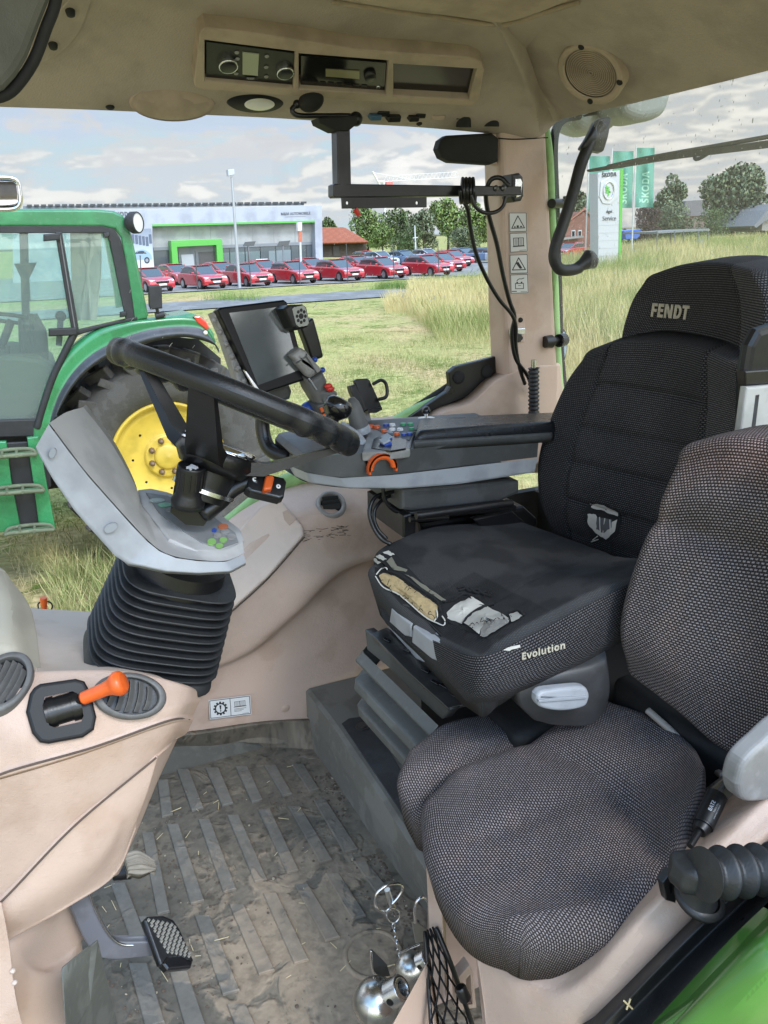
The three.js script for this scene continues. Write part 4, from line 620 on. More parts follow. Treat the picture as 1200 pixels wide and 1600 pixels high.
const pseat = thing('passenger_seat', 'small grey dotted cloth passenger seat nearest the door', 'seat', V(0.65, 0.3, -0.8));
{
  const colP = (s) => (u, v) => { const n = fbm(u * 4, v * 4, 5, s), m = fbm(u * 14, v * 14, 3, s + 5), k = 0.72 + 0.5 * n, d = sst(0.5, 0.7, m * 0.5 + n * 0.5); return [k * (1 + 0.12 * d), k * (1 + 0.05 * d), k]; };
  mesh('seat_cushion', sheet(px([
    [[686, 1245, -0.955], [702, 1318, -0.86], [755, 1400, -0.755], [822, 1428, -0.685]],
    [[735, 1205, -0.965], [785, 1278, -0.86], [858, 1355, -0.75], [930, 1408, -0.65]],
    [[815, 1178, -0.97], [872, 1235, -0.87], [948, 1302, -0.76], [1020, 1355, -0.65]],
    [[885, 1142, -0.975], [950, 1182, -0.88], [1020, 1238, -0.78], [1070, 1280, -0.67]],
    [[945, 1100, -0.99], [1008, 1122, -0.91], [1066, 1164, -0.81], [1096, 1206, -0.71]]]), 100, 100, { back: V(0.0, -0.11, -0.01), r: 0.036, steps: 7, taper: 0.5,
    disp: (u, v) => 0.009 * Math.sin(Math.PI * u) * Math.sin(Math.PI * v) - 0.011 * gauss(v, 0.60 + 0.06 * Math.sin(u * 4), 0.05) * (0.4 + 0.6 * sst(0, 0.25, u)) + 0.004 * gauss(v, 0.48, 0.07) + 0.005 * gauss(v, 0.75, 0.08) - 0.008 * gauss(u, 0.36 + 0.12 * v, 0.07) * sst(0.62, 0.4, v) * sst(0.02, 0.2, v) + 0.007 * gauss(u, 0.7, 0.15) * sst(0.7, 0.3, v), color: colP(3) }), clothP, pseat, { keep: true });
  mesh('side_bolster', sheet(px([
    [[652, 1168, -1.09], [646, 1205, -1.045], [668, 1250, -1.0]],
    [[700, 1136, -1.10], [704, 1176, -1.045], [730, 1225, -1.0]],
    [[770, 1122, -1.11], [784, 1154, -1.05], [805, 1205, -1.0]],
    [[835, 1122, -1.12], [852, 1142, -1.06], [866, 1180, -1.01]]]), 60, 60, { back: V(0, -0.10, -0.01), r: 0.03, steps: 7, taper: 0.6, disp: (u, v) => 0.004 * Math.sin(Math.PI * u), color: colP(13) }), clothP, pseat, { keep: true });
  mesh('backrest', sheet(px([
    [[1066, 720, -0.90], [1132, 710, -0.83], [1225, 722, -0.74], [1330, 750, -0.6]],
    [[1034, 798, -0.895], [1112, 795, -0.83], [1220, 805, -0.74], [1335, 830, -0.6]],
    [[998, 896, -0.89], [1082, 910, -0.82], [1200, 930, -0.74], [1320, 960, -0.6]],
    [[976, 988, -0.89], [1060, 1025, -0.82], [1172, 1060, -0.74], [1290, 1090, -0.61]],
    [[984, 1046, -0.90], [1056, 1102, -0.83], [1130, 1164, -0.765], [1228, 1204, -0.66]]]), 100, 100, { back: V(0.09, 0.01, -0.0), r: 0.024, steps: 7,
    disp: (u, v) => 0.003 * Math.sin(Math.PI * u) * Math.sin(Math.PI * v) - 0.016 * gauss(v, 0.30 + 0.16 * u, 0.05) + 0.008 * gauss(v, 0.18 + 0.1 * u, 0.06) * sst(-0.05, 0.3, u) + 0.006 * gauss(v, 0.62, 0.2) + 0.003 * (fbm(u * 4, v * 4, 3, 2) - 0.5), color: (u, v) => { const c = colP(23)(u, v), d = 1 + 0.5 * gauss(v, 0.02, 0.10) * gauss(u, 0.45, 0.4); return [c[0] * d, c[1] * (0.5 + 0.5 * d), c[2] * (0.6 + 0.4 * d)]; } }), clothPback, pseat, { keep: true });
  mesh('seat_pan', [T(box(0.22, 0.24, 0.40, 0.02), 0.98, 0.46, -0.82), T(box(0.36, 0.12, 0.34, 0.02), 0.68, 0.36, -0.84)], MT.blackMatt, pseat);
  // hinge plate, damper, side cover
  mesh('hinge_plate', [ppoly([[1100, 1240], [1190, 1170], [1215, 1200], [1150, 1330], [1050, 1345]], Z(1130, 1270, -0.71), V(-0.1, 0.1, 1), 0.006, { bevel: 0.001 })], MT.darkSteel, pseat);
  const da = Z(1139, 1216, -0.66), db = Z(1122, 1240, -0.655), dc = Z(1098, 1290, -0.635), dd = Z(1078, 1322, -0.62);
  const body = mesh('damper', [rod(db.clone().lerp(dc, 0.05), dc, 16.5 * pxm(dc)), rod(dc, dc.clone().lerp(dd, 0.3), 14 * pxm(dc), 11 * pxm(dc)), rod(dc, dd, 5.5 * pxm(dc))], MT.black, pseat, { label: 'black gas damper' });
  mesh('damper_eye', [T(new THREE.TorusGeometry(0.006, 0.0035, 8, 20), da.x, da.y, da.z, 0.4, 0.3, 0), rod(da, db, 0.004)], MT.darkSteel, pseat);
  { const ax = dc.clone().sub(db).normalize(), vw = EYE.clone().sub(dc).normalize(), sd = new THREE.Vector3().crossVectors(ax, vw).normalize(), n = new THREE.Vector3().crossVectors(sd, ax), R = 16.5 * pxm(dc), L = db.distanceTo(dc);
    const rows = []; for (let j = 0; j <= 8; j++) { const w = (j / 8 - 0.5) * 1.7, r = []; for (let i = 0; i <= 4; i++) r.push(db.clone().lerp(dc, 0.2 + 0.75 * i / 4).addScaledVector(n, (R + 0.0006) * Math.cos(w)).addScaledVector(sd, (R + 0.0006) * Math.sin(w))); rows.push(r); }
    const g = gridGeo(rows, 4, 8), t = canvasTex(256, 160, (x, w, h) => { x.fillStyle = '#0d0d0f'; x.fillRect(0, 0, w, h); x.fillStyle = '#a9a9ad'; x.font = 'bold 44px sans-serif'; x.fillText('STAB', 60, 92); x.font = '18px sans-serif'; x.fillText('LIFT-O-MAT', 60, 120); x.fillText('Made in Germany', 60, 142); });
    mesh('damper_print', g, new THREE.MeshPhysicalMaterial({ map: t, roughness: 0.4 }), pseat, { keep: true }); }
  mesh('recliner_cover', zp([[1152, 1228], [1162, 1195], [1190, 1165], [1240, 1130], [1260, 1200], [1220, 1245], [1180, 1255], [1158, 1250]], -0.60, 0.03, { bevel: 0.008, seg: 4, smooth: true }), MT.greyMid, pseat);
  mesh('shell_edge', tube([[1012, 1110], [1060, 1152], [1110, 1198], [1130, 1212]].map(([x, y], i) => Z(x, y, -0.9 + i * 0.055)), 0.006, 24, 8), M(0.30, 0.27, 0.24, { rough: 0.5 }), pseat);
}
// ---- pedestal of the passenger seat and the door step
const ped = setting('seat_pedestal');
{
  mesh('side_panel', sheet(px([
    [[735, 1452, -0.80], [800, 1490, -0.74], [880, 1490, -0.68], [1000, 1400, -0.64], [1100, 1300, -0.64], [1230, 1190, -0.66]],
    [[748, 1500, -0.77], [810, 1530, -0.70], [890, 1525, -0.645], [1002, 1425, -0.60], [1110, 1325, -0.60], [1230, 1210, -0.62]],
    [[757, 1560, -0.75], [820, 1575, -0.68], [900, 1550, -0.62], [1010, 1448, -0.585], [1120, 1345, -0.585], [1235, 1240, -0.60]],
    [[762, 1610, -0.74], [840, 1610, -0.66], [925, 1592, -0.60], [1036, 1480, -0.57], [1145, 1374, -0.57], [1240, 1275, -0.58]],
    [[770, 1700, -0.72], [850, 1690, -0.66], [945, 1660, -0.61], [1050, 1540, -0.58], [1160, 1420, -0.58], [1250, 1320, -0.59]]]), 60, 40, { back: V(0.02, -0.015, -0.03), r: 0.003 }), MT.beige, ped);
  mesh('front_post', sheet(px([[[668, 1352, -0.93], [686, 1366, -0.90]], [[672, 1450, -0.90], [690, 1440, -0.88]], [[676, 1560, -0.88], [694, 1560, -0.85]]]), 6, 12, { back: V(0.015, 0, -0.02), r: 0.003 }), MT.beige, ped);
  mesh('corner_post', sheet(px([[[684, 1366, -0.90], [700, 1372, -0.87]], [[738, 1462, -0.83], [752, 1460, -0.79]], [[748, 1530, -0.80], [762, 1525, -0.76]], [[758, 1620, -0.78], [772, 1620, -0.74]]]), 8, 20, { back: V(0.012, -0.006, -0.012), r: 0.003 }), MT.beige, ped);
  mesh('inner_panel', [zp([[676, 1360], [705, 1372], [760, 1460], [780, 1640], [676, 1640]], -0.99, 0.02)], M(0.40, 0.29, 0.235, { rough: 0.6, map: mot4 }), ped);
  mesh('pocket_front', sheet(px([[[612, 1606, -0.80], [640, 1556, -0.83], [664, 1512, -0.86]], [[618, 1680, -0.80], [650, 1660, -0.82], [680, 1640, -0.84]]]), 12, 8, { back: V(0.015, -0.004, -0.012), r: 0.003 }), MT.beige, ped);
  mesh('inner_frame', [zp([[714, 1530], [734, 1508], [740, 1520], [745, 1575], [716, 1580]], -0.86, 0.02, { bevel: 0.002, holes: [[[720, 1538], [736, 1520], [740, 1570], [722, 1573]]] })], MT.beigeTrim, ped);
  // door step: black rubber strip and painted steel
  const sillR = [
    [[918, 1600, -0.598], [1035, 1482, -0.57], [1145, 1374, -0.568], [1290, 1240, -0.575]],
    [[940, 1606, -0.565], [1060, 1482, -0.54], [1165, 1380, -0.538], [1300, 1250, -0.545]],
    [[960, 1606, -0.572], [1085, 1482, -0.546], [1185, 1388, -0.543], [1305, 1270, -0.55]],
    [[1010, 1606, -0.53], [1120, 1486, -0.508], [1200, 1412, -0.503], [1310, 1300, -0.51]],
    [[1032, 1604, -0.515], [1140, 1488, -0.493], [1205, 1424, -0.488], [1315, 1315, -0.495]]];
  mesh('rubber_strip', sheet(px(sillR), 40, 40, { back: V(0.004, -0.02, -0.02), r: 0.004 }), MT.rubber, ped);
  const b = hit(1160, 1437, ped.children[ped.children.length - 1]); if (b) mesh('hole', latheAt([[0.0001, 0.0006], [0.0028, 0.0006]], b.p, b.n, 12), MT.gloss, ped);
  mesh('steel_sill', sheet(px([[[1038, 1600, -0.50], [1143, 1488, -0.475], [1200, 1432, -0.47], [1310, 1330, -0.47]], [[1060, 1606, -0.465], [1165, 1496, -0.44], [1215, 1448, -0.435], [1320, 1350, -0.435]], [[1120, 1640, -0.435], [1210, 1540, -0.41], [1260, 1490, -0.405], [1340, 1400, -0.405]], [[1160, 1720, -0.43], [1250, 1620, -0.41], [1300, 1540, -0.405], [1360, 1460, -0.405]]]), 40, 30, { back: V(0, -0.02, -0.02), r: 0.003 }), MT.paint, ped);
  mesh('straw_bit', [[[975, 1564], [988, 1576]], [[985, 1561], [979, 1577]]].map(([p, q]) => rod(Z(...p, -0.545), Z(...q, -0.545), 0.0012, 0.0012, 6)), M(0.6, 0.5, 0.3), ped);
}
// rubber gaiter of the door stay
const gait = thing('rubber_gaiter', 'black ribbed rubber gaiter over the door seal at right', 'gaiter', Z(1090, 1400, -0.55));
{
  const a = Z(1100, 1366, -0.52), b = Z(1290, 1350, -0.50), L = a.distanceTo(b), s = pxm(a), prof = [[0.0001, -0.004]]; const N = 7;
  for (let i = 0; i <= N * 10; i++) { const t = i / 10, w = Math.abs(Math.cos(t * Math.PI)); prof.push([s * (26 + 15 * (1 - (1 - w) ** 0.6) ), t / N * L]); }
  mesh('bellows', latheAt(prof, a, b.clone().sub(a), 40), MT.rubber, gait);
  { const g = new RoundedBoxGeometry(68 * s, 56 * s, 62 * s, 6, 20 * s), p = g.attributes.position; for (let i = 0; i < p.count; i++) { const x = p.getX(i), y = p.getY(i), z = p.getZ(i), k = 1 + 0.10 * Math.sin(x * 160 + y * 90) * Math.cos(z * 120); p.setXYZ(i, x * k, y * k, z * k); } g.computeVertexNormals(); g.rotateZ(-0.25); mesh('end_cap', at(g, Z(1082, 1362, -0.545)), MT.rubber, gait); mesh('cap_foot', latheAt([[s * 25, s * 30], [s * 28, s * 8], [s * 33, s * 2], [s * 34, -s * 8], [s * 28, -s * 14]], Z(1090, 1398, -0.545), V(0.1, 0.95, 0.3), 30), MT.rubber, gait); }
  mesh('collar', [latheAt([[s * 30, -0.004], [s * 41, -0.003], [s * 42, 0.004], [s * 32, 0.007]], Z(1092, 1404, -0.545), V(0.15, 0.9, 0.3), 30)], MT.rubber, gait);
  mesh('bracket', zp([[1036, 1380], [1050, 1362], [1062, 1380], [1056, 1412], [1042, 1408]], -0.575, 0.012, { bevel: 0.002, holes: [[[1043, 1384], [1050, 1374], [1053, 1384], [1049, 1402]]] }), MT.black, gait);
}
// ================================================================ DASH, COLUMN, WHEEL
const dash = thing('dashboard', 'beige front dashboard with air vents at the left edge', 'dashboard', V(-0.1, 0.3, -1.1));
{
  const S = (rows, nu, nv, o = {}) => sheet(px(rows), nu, nv, { back: V(-0.02, -0.012, -0.01), r: 0.005, ...o });
  mesh('top_cover', S([
    [[30, 948, -1.62], [60, 952, -1.62], [160, 958, -1.62], [330, 972, -1.62]],
    [[40, 985, -1.42], [80, 990, -1.42], [180, 992, -1.42], [330, 1010, -1.42]],
    [[55, 1030, -1.22], [80, 1036, -1.22], [190, 1030, -1.22], [320, 1045, -1.22]],
    [[60, 1050, -1.14], [90, 1051, -1.12], [195, 1050, -1.11], [318, 1078, -1.16]]], 30, 24), MT.beigeLight, dash);
  const vent = mesh('vent_panel', S([
    [[-40, 1056, -1.14], [62, 1052, -1.12], [195, 1052, -1.10], [285, 1072, -1.11], [314, 1084, -1.16]],
    [[-46, 1100, -1.10], [45, 1090, -1.085], [180, 1090, -1.075], [280, 1094, -1.095], [311, 1095, -1.15]],
    [[-52, 1170, -1.065], [28, 1150, -1.06], [160, 1132, -1.06], [274, 1106, -1.085], [306, 1106, -1.15]],
    [[-60, 1222, -1.045], [8, 1202, -1.045], [145, 1162, -1.05], [268, 1120, -1.08], [300, 1120, -1.15]]], 40, 30, { r: 0.008 }), MT.beige, dash);
  mesh('upper_fascia', S([
    [[-60, 1227, -1.048], [6, 1208, -1.048], [145, 1168, -1.053], [270, 1125, -1.083], [302, 1123, -1.15]],
    [[-60, 1300, -1.05], [4, 1290, -1.05], [130, 1210, -1.055], [262, 1140, -1.083], [290, 1146, -1.15]],
    [[-60, 1440, -1.055], [2, 1404, -1.055], [115, 1287, -1.06], [244, 1180, -1.085], [276, 1152, -1.15]]], 40, 20), MT.beige, dash);
  mesh('knee_panel', S([
    [[-60, 1446, -1.05], [3, 1408, -1.05], [117, 1291, -1.055], [246, 1184, -1.08]],
    [[-30, 1455, -1.045], [8, 1436, -1.045], [150, 1340, -1.055], [230, 1240, -1.08]],
    [[-20, 1490, -1.06], [16, 1464, -1.06], [110, 1410, -1.07], [180, 1362, -1.085], [212, 1290, -1.09]].slice(0, 5)].map((r) => r.length === 4 ? [...r.slice(0, 3), [mix(r[2][0], r[3][0], 0.6), mix(r[2][1], r[3][1], 0.6), mix(r[2][2], r[3][2], 0.6)], r[3]] : r), 40, 20), MT.beige, dash);
  mesh('knee_panel_side', S([
    [[246, 1182, -1.083], [262, 1165, -1.12], [284, 1140, -1.18]],
    [[212, 1290, -1.088], [226, 1270, -1.12], [240, 1235, -1.18]],
    [[180, 1364, -1.085], [186, 1362, -1.11], [192, 1350, -1.18]]], 14, 20, { r: 0.003 }), MT.beige, dash);
  mesh('foot_cover', S([
    [[-20, 1480, -1.10], [20, 1466, -1.10], [80, 1430, -1.13], [135, 1395, -1.17]],
    [[-20, 1520, -1.09], [25, 1495, -1.09], [70, 1505, -1.12], [130, 1462, -1.16]],
    [[-20, 1600, -1.08], [30, 1560, -1.08], [98, 1530, -1.11], [128, 1480, -1.16]],
    [[-20, 1700, -1.07], [60, 1690, -1.07], [108, 1640, -1.09], [140, 1560, -1.15]]], 30, 30, { r: 0.004 }), MT.beigeTrim, dash);
  mesh('near_column', S([[[-60, 1440, -1.04], [2, 1412, -1.035]], [[-60, 1500, -1.03], [14, 1480, -1.025]], [[-60, 1560, -1.02], [24, 1560, -1.015]], [[-60, 1660, -1.01], [45, 1640, -1.005]]], 10, 20, { r: 0.004 }), MT.beige, dash);
  for (const [x, y] of [[20, 1517], [23, 1535]]) mesh('clip', at(ball(0.004, 10), Z(x, y, -1.018)), MT.beigeLight, dash);
  mesh('window_post', sheet(px([[[-40, 880, -1.30], [0, 892, -1.30], [14, 902, -1.30]], [[-40, 960, -1.22], [10, 940, -1.24], [48, 955, -1.26]], [[-40, 1010, -1.15], [20, 1010, -1.15], [64, 1052, -1.16]], [[-40, 1070, -1.15], [20, 1064, -1.15], [66, 1060, -1.15]]]), 20, 20, { back: V(-0.02, 0, -0.03), r: 0.005 }), M(0.40, 0.37, 0.30, { rough: 0.6, map: mot4 }), dash);
  for (const ln of [[[-40, 1228, -1.043], [6, 1208, -1.043], [145, 1168, -1.048], [268, 1125, -1.078], [296, 1124, -1.14]], [[-40, 1446, -1.046], [3, 1408, -1.046], [117, 1290, -1.051], [244, 1184, -1.078]]]) mesh('panel_gap', tube(ln.map(([x, y, z]) => Z(x, y, z + 0.0025)), 0.0016, 40, 6), M(0.10, 0.07, 0.055, { rough: 0.9 }), dash);
  // oval air vents
  const airVent = (x, y, rx, ry, tilt, c) => {
    const h = hit(x, y, vent) ?? { p: Z(x, y, -1.06), n: V(0.1, 0.75, 0.65) }, n = h.n.clone().lerp(EYE.clone().sub(h.p).normalize(), 0.35).normalize(), p = h.p.clone().addScaledVector(n, 0.007), s = pxm(h.p);
    const R = rx * s; let ax = onP(x + Math.cos(tilt) * rx, y + Math.sin(tilt) * rx, h.p, n).sub(h.p), ay = onP(x - Math.sin(tilt) * ry, y + Math.cos(tilt) * ry, h.p, n).sub(h.p); const A = ax.length(), B = ay.length(); ax.normalize();
    const put = (g) => { g.rotateX(Math.PI / 2); g.scale(A, B, 1); return frame(g, p, ax, new THREE.Vector3().crossVectors(n, ax)); };
    mesh('vent_ring', put(lathe([[0.76, -0.003], [0.77, 0.005], [0.80, 0.008], [0.95, 0.006], [1, 0.002], [1, -0.02]], 48)), MT.grey, dash);
    mesh('vent_back', put(lathe([[0.0001, -0.0035], [0.78, -0.0035]], 40)), MT.black, dash);
    const yy = new THREE.Vector3().crossVectors(n, ax);
    for (let k = -2; k <= 2; k++) { const w = Math.sqrt(Math.max(0.05, 1 - (k / 3.0) ** 2)); const pts = []; for (let i = 0; i <= 8; i++) { const q = i / 4 - 1; pts.push(p.clone().addScaledVector(ax, (k * 0.25 + 0.05 * (1 - q * q)) * A).addScaledVector(yy, q * 0.68 * B * w).addScaledVector(n, 0.001)); }
      mesh('vent_slat', sheet([pts.map((a) => a.clone().addScaledVector(ax, -0.085 * A).addScaledVector(n, 0.003)), pts.map((a) => a.clone().addScaledVector(ax, 0.05 * A).addScaledVector(n, -0.003))], 16, 3, { back: n.clone().multiplyScalar(-0.002), r: 0.0008 }), MT.grey, dash); }
  };
  airVent(202, 1088, 56, 37, 0.12);
  airVent(8, 1070, 40, 52, 0.25);
  // hand lever in its black pocket
  const P = plane3(hit(60, 1150, vent).p, hit(140, 1130, vent).p, hit(90, 1075, vent).p), n = P.n.dot(EYE.clone().sub(P.p)) > 0 ? P.n : P.n.clone().negate(), pl = (k) => P.p.clone().addScaledVector(n, k);
  mesh('lever_pocket', ppoly([[53, 1074], [62, 1068], [118, 1060], [132, 1064], [141, 1080], [151, 1120], [147, 1140], [130, 1152], [76, 1162], [62, 1160], [50, 1146], [40, 1112], [46, 1084]], pl(0.012), n, 0.03, { bevel: 0.005, seg: 3, holes: [[[64, 1084], [115, 1074], [126, 1080], [137, 1118], [132, 1132], [84, 1143], [72, 1138], [60, 1108]]] }), M(0.013, 0.013, 0.014, { rough: 0.45, specularIntensity: 0.5 }), dash);
  mesh('pocket_floor', ppoly([[58, 1080], [122, 1070], [140, 1125], [80, 1148]], pl(0.000), n, 0.004), MT.gloss, dash);
  const A = onP(82, 1096, pl(0.004), n), B = onP(112, 1130, pl(0.004), n), c0 = onP(70, 1116, pl(-0.004), n), c1 = onP(126, 1100, pl(-0.004), n);
  mesh('lever_drum', [rod(c0, c1, 0.021, 0.021, 28), rod(c0.clone().lerp(c1, 0.1), c0.clone().lerp(c1, 0.3), 0.0225, 0.0225, 28), rod(c0.clone().lerp(c1, 0.75), c0.clone().lerp(c1, 0.95), 0.0225, 0.0225, 28)], MT.black, dash);
  const l0 = onP(128, 1092, pl(0.02), n), l1 = onP(190, 1066, pl(0.05), n), s = pxm(l1);
  mesh('lever_shaft', rod(onP(118, 1098, pl(0.008), n), l0, 0.006), MT.black, dash);
  const ax = l1.clone().sub(l0), LL = ax.length();
  mesh('lever_knob', latheAt([[0.0001, 0], [9 * s, 0], [10.5 * s, 0.003], [11 * s, LL * 0.55], [13 * s, LL * 0.72], [17 * s, LL * 0.8], [20 * s, LL * 0.9], [19 * s, LL], [14 * s, LL * 1.07], [0.0001, LL * 1.09]], l0, ax, 32), MT.orange, dash, { label: 'orange mushroom knob' });
}
// ---- steering column
const col = thing('steering_column', 'grey instrument pod on ribbed black bellows, under the steering wheel', 'steering column', Z(240, 1000, -1.2));
{
  const bandB = [[55, 700, -1.10], [82, 748, -1.10], [118, 800, -1.10], [180, 869, -1.10], [200, 881, -1.10], [218, 884, -1.095], [258, 893, -1.09], [310, 896, -1.09], [360, 893, -1.10], [384, 880, -1.13]];
  const bandT = [[76, 663, -1.115], [108, 706, -1.115], [140, 747, -1.115], [205, 820, -1.11], [230, 846, -1.105], [250, 862, -1.10], [275, 872, -1.095], [310, 877, -1.095], [352, 878, -1.105], [381, 866, -1.135]];
  const under = bandB.map(([x, y, z], i) => [x + (i < 4 ? 8 : 0), y + 3, z - 0.05]);
  mesh('pod_band', sheet(px([under, bandB, bandT]), 60, 16, { linear: true }), MT.band, col);
  const crest = [[130, 636, -1.22], [165, 680, -1.225], [188, 716, -1.22], [213, 762, -1.215], [221, 788, -1.205], [232, 804, -1.19], [262, 840, -1.15], [308, 860, -1.12], [350, 860, -1.125], [380, 846, -1.16]];
  const midr = bandT.map((p, i) => p.map((v, k) => mix(v, crest[i][k], 0.5) + (k === 1 && i < 5 ? -5 : 0)));
  mesh('pod_shell', sheet(px([bandT.map(([x, y, z]) => [x + 1, y - 2, z]), midr, crest]), 60, 20), MT.shell, col);
  mesh('pod_back', sheet([crest.slice(0, 7).map((p) => Z(...p)), crest.slice(0, 7).map(([x, y, z]) => Z(x, y, z).add(V(-0.0, -0.015, -0.10).multiplyScalar(Math.max(0.02, (y - 640) / 200)))), bandB.slice(0, 7).map(([x, y, z], i) => Z(x + 14, y + 4, z).add(V(0, 0, -0.06 - 0.02 * i)))], 24, 12), MT.greyMid, col);
  // table of the pod with its membrane keys
  const tp = plane3(Z(262, 836, -1.15), Z(380, 846, -1.17), Z(225, 770, -1.27)), tn = tp.n.dot(EYE.clone().sub(tp.p)) > 0 ? tp.n : tp.n.clone().negate(), tl = (k) => tp.p.clone().addScaledVector(tn, k);
  mesh('pod_table', ppoly([[216, 764], [222, 790], [234, 806], [264, 842], [308, 861], [350, 861], [374, 854], [383, 843], [376, 826], [352, 808], [300, 782], [262, 768], [235, 762]], tl(0.001), tn, 0.03, { bevel: 0.004, seg: 3 }), MT.shell, col);
  mesh('key_panel', ppoly([[228, 769], [262, 774], [330, 804], [368, 832], [373, 846], [345, 856], [316, 848], [270, 818], [248, 800]], tl(0.003), tn, 0.004, { bevel: 0.0015 }), M(0.24, 0.245, 0.25, { rough: 0.45, map: dus3 }), col);
  const key = (x, y, m, rx = 6, ry = 4) => mesh('key', ppoly(Array.from({ length: 12 }, (_, i) => [x + rx * Math.cos(i * 0.5236), y + ry * Math.sin(i * 0.5236)]), tl(0.0045), tn, 0.002), m, col);
  const kg = M(0.22, 0.42, 0.12, { rough: 0.4 });
  key(331, 846, kg, 7, 5); key(343, 852, kg, 6, 3.5); key(349, 843, kg, 6, 4); key(362, 838, MT.greyMid, 7, 4); key(352, 830, MT.greyMid, 7, 4); key(340, 836, MT.greyMid, 6, 4); key(349, 822, M(0.5, 0.14, 0.05), 8, 4); key(335, 828, MT.blue, 4, 3); key(246, 781, M(0.35, 0.42, 0.40), 12, 3); key(258, 788, M(0.2, 0.45, 0.3), 11, 3); key(268, 796, MT.greyMid, 9, 4);
  for (const [x, y, a] of [[82, 708, 0], [173, 825, 0]]) mesh('screw_recess', ppoly(Array.from({ length: 16 }, (_, i) => { const c = Math.cos(i * 0.3927), q = Math.sin(i * 0.3927), k = x < 100 ? [5, 8, 0.4] : [11, 6.5, -0.5]; return [x + c * k[0] * Math.cos(k[2]) - q * k[1] * Math.sin(k[2]), y + c * k[0] * Math.sin(k[2]) + q * k[1] * Math.cos(k[2])]; }), Z(x, y, -1.0975), V(-0.2, 0.1, 1), 0.004), M(0.25, 0.265, 0.285, { rough: 0.5 }), col);
  // bellows: rounded square rings, ribbed
  const top = Z(280, 890, -1.20), bot = Z(232, 1028, -1.23), axis = top.clone().sub(bot), L = axis.length(); axis.normalize();
  const e1 = V(0.88, -0.40, 0).addScaledVector(axis, -V(0.88, -0.40, 0).dot(axis)).normalize(), e2 = new THREE.Vector3().crossVectors(e1, axis).normalize();
  const rings = [], NR = 11;
  const ring = (t, k) => { const q = [], hx = mix(0.080, 0.098, 1 - t) + k, hz = mix(0.075, 0.088, 1 - t) + k, c = bot.clone().addScaledVector(axis, t * L), r = 0.03; for (let i = 0; i < 56; i++) { const w = i / 56 * Math.PI * 2, cx = Math.cos(w), cz = Math.sin(w), p = 4, f = (Math.abs(cx) ** p + Math.abs(cz) ** p) ** (-1 / p); q.push(c.clone().addScaledVector(e1, cx * f * hx).addScaledVector(e2, cz * f * hz)); } return q; };
  rings.push(ring(-0.02, 0.004), ring(0.085, 0.002)); for (let i = 0; i < NR; i++) { const t0 = 0.09 + i * 0.083; rings.push(ring(t0, -0.010), ring(t0 + 0.022, -0.006), ring(t0 + 0.052, 0.006), ring(t0 + 0.062, 0.0085), ring(t0 + 0.070, 0.006), ring(t0 + 0.078, -0.006)); }
  mesh('bellows', loft(rings), MT.rubber, col);
  mesh('column_neck', rod(bot.clone().addScaledVector(axis, L * 0.9), top.clone().addScaledVector(axis, 0.02), 0.075, 0.07, 24), MT.black, col);
  // multi-function stalks
  const s0 = Z(295, 822, -1.15), s = pxm(s0);
  mesh('stalk_housing', loft([[[266, 800], [290, 820], [318, 822], [330, 806], [318, 782], [276, 770]].map(([x, y]) => Z(x, y, -1.15)), [[272, 760], [288, 778], [322, 780], [330, 764], [322, 748], [282, 742]].map(([x, y]) => Z(x, y, -1.165)), [[274, 752], [290, 766], [320, 768], [328, 756], [320, 744], [282, 738]].map(([x, y]) => Z(x, y, -1.18))]), MT.black, col);
  const h0 = Z(293, 790, -1.145), h1 = Z(300, 730, -1.135), hv = h1.clone().sub(h0), hl = hv.length();
  mesh('horn_switch', latheAt([[0.0001, 0], [25 * s, 0], [26 * s, hl * 0.15], [20 * s, hl * 0.3], [20 * s, hl * 0.45], [21.5 * s, hl * 0.55], [22 * s, hl], [21 * s, hl + 0.003], [17 * s, hl + 0.003], [16.5 * s, hl + 0.001], [0.0001, hl + 0.002]], h0, hv, 40), MT.black, col);
  { const c = h1.clone().addScaledVector(hv.clone().normalize(), 0.0035), n = hv.clone().normalize(); const g = ppoly([[291, 729], [295, 728], [300, 725], [309, 729], [310, 731], [306, 733], [299, 731], [300, 734], [297, 735], [295, 732], [291, 732]], c, n, 0.0006); mesh('horn_symbol', g, M(0.6, 0.6, 0.6), col); }
  for (let i = 0; i < 14; i++) { const w = i / 14 * 6.283, ax = new THREE.Vector3().crossVectors(hv, V(0, 0, 1)).normalize(), ay = new THREE.Vector3().crossVectors(ax, hv).normalize(), o = h0.clone().addScaledVector(ax, 21.2 * s * Math.cos(w)).addScaledVector(ay, 21.2 * s * Math.sin(w)); if (i === 0) var ribsG = []; ribsG.push(rod(o.clone().addScaledVector(hv, 0.5), o.clone().addScaledVector(hv, 0.92), 0.0016, 0.0016, 6)); }
  mesh('grip_ribs', ribsG, MT.black, col);
  mesh('stalk_arm', tube([Z(318, 800, -1.16), Z(342, 782, -1.16), Z(362, 764, -1.16), Z(385, 753, -1.155), Z(402, 752, -1.15)], (t) => mix(21, 15, t) * s, 30, 16, { fx: 1, fy: 0.8 }), MT.black, col);
  const sn = V(0.05, 0.62, 0.78);
  mesh('shuttle_switch', ppoly([[388, 739], [396, 735], [444, 746], [448, 752], [444, 776], [438, 779], [392, 768], [385, 762]], Z(416, 757, -1.135), sn, 0.026, { bevel: 0.004, seg: 3 }), MT.black, col);
  mesh('orange_rocker', ppoly([[416, 743], [426, 741], [429, 746], [425, 764], [413, 766], [412, 762]], Z(416, 757, -1.135).addScaledVector(sn, 0.012), sn, 0.016, { bevel: 0.003, seg: 3 }), MT.orange, col);
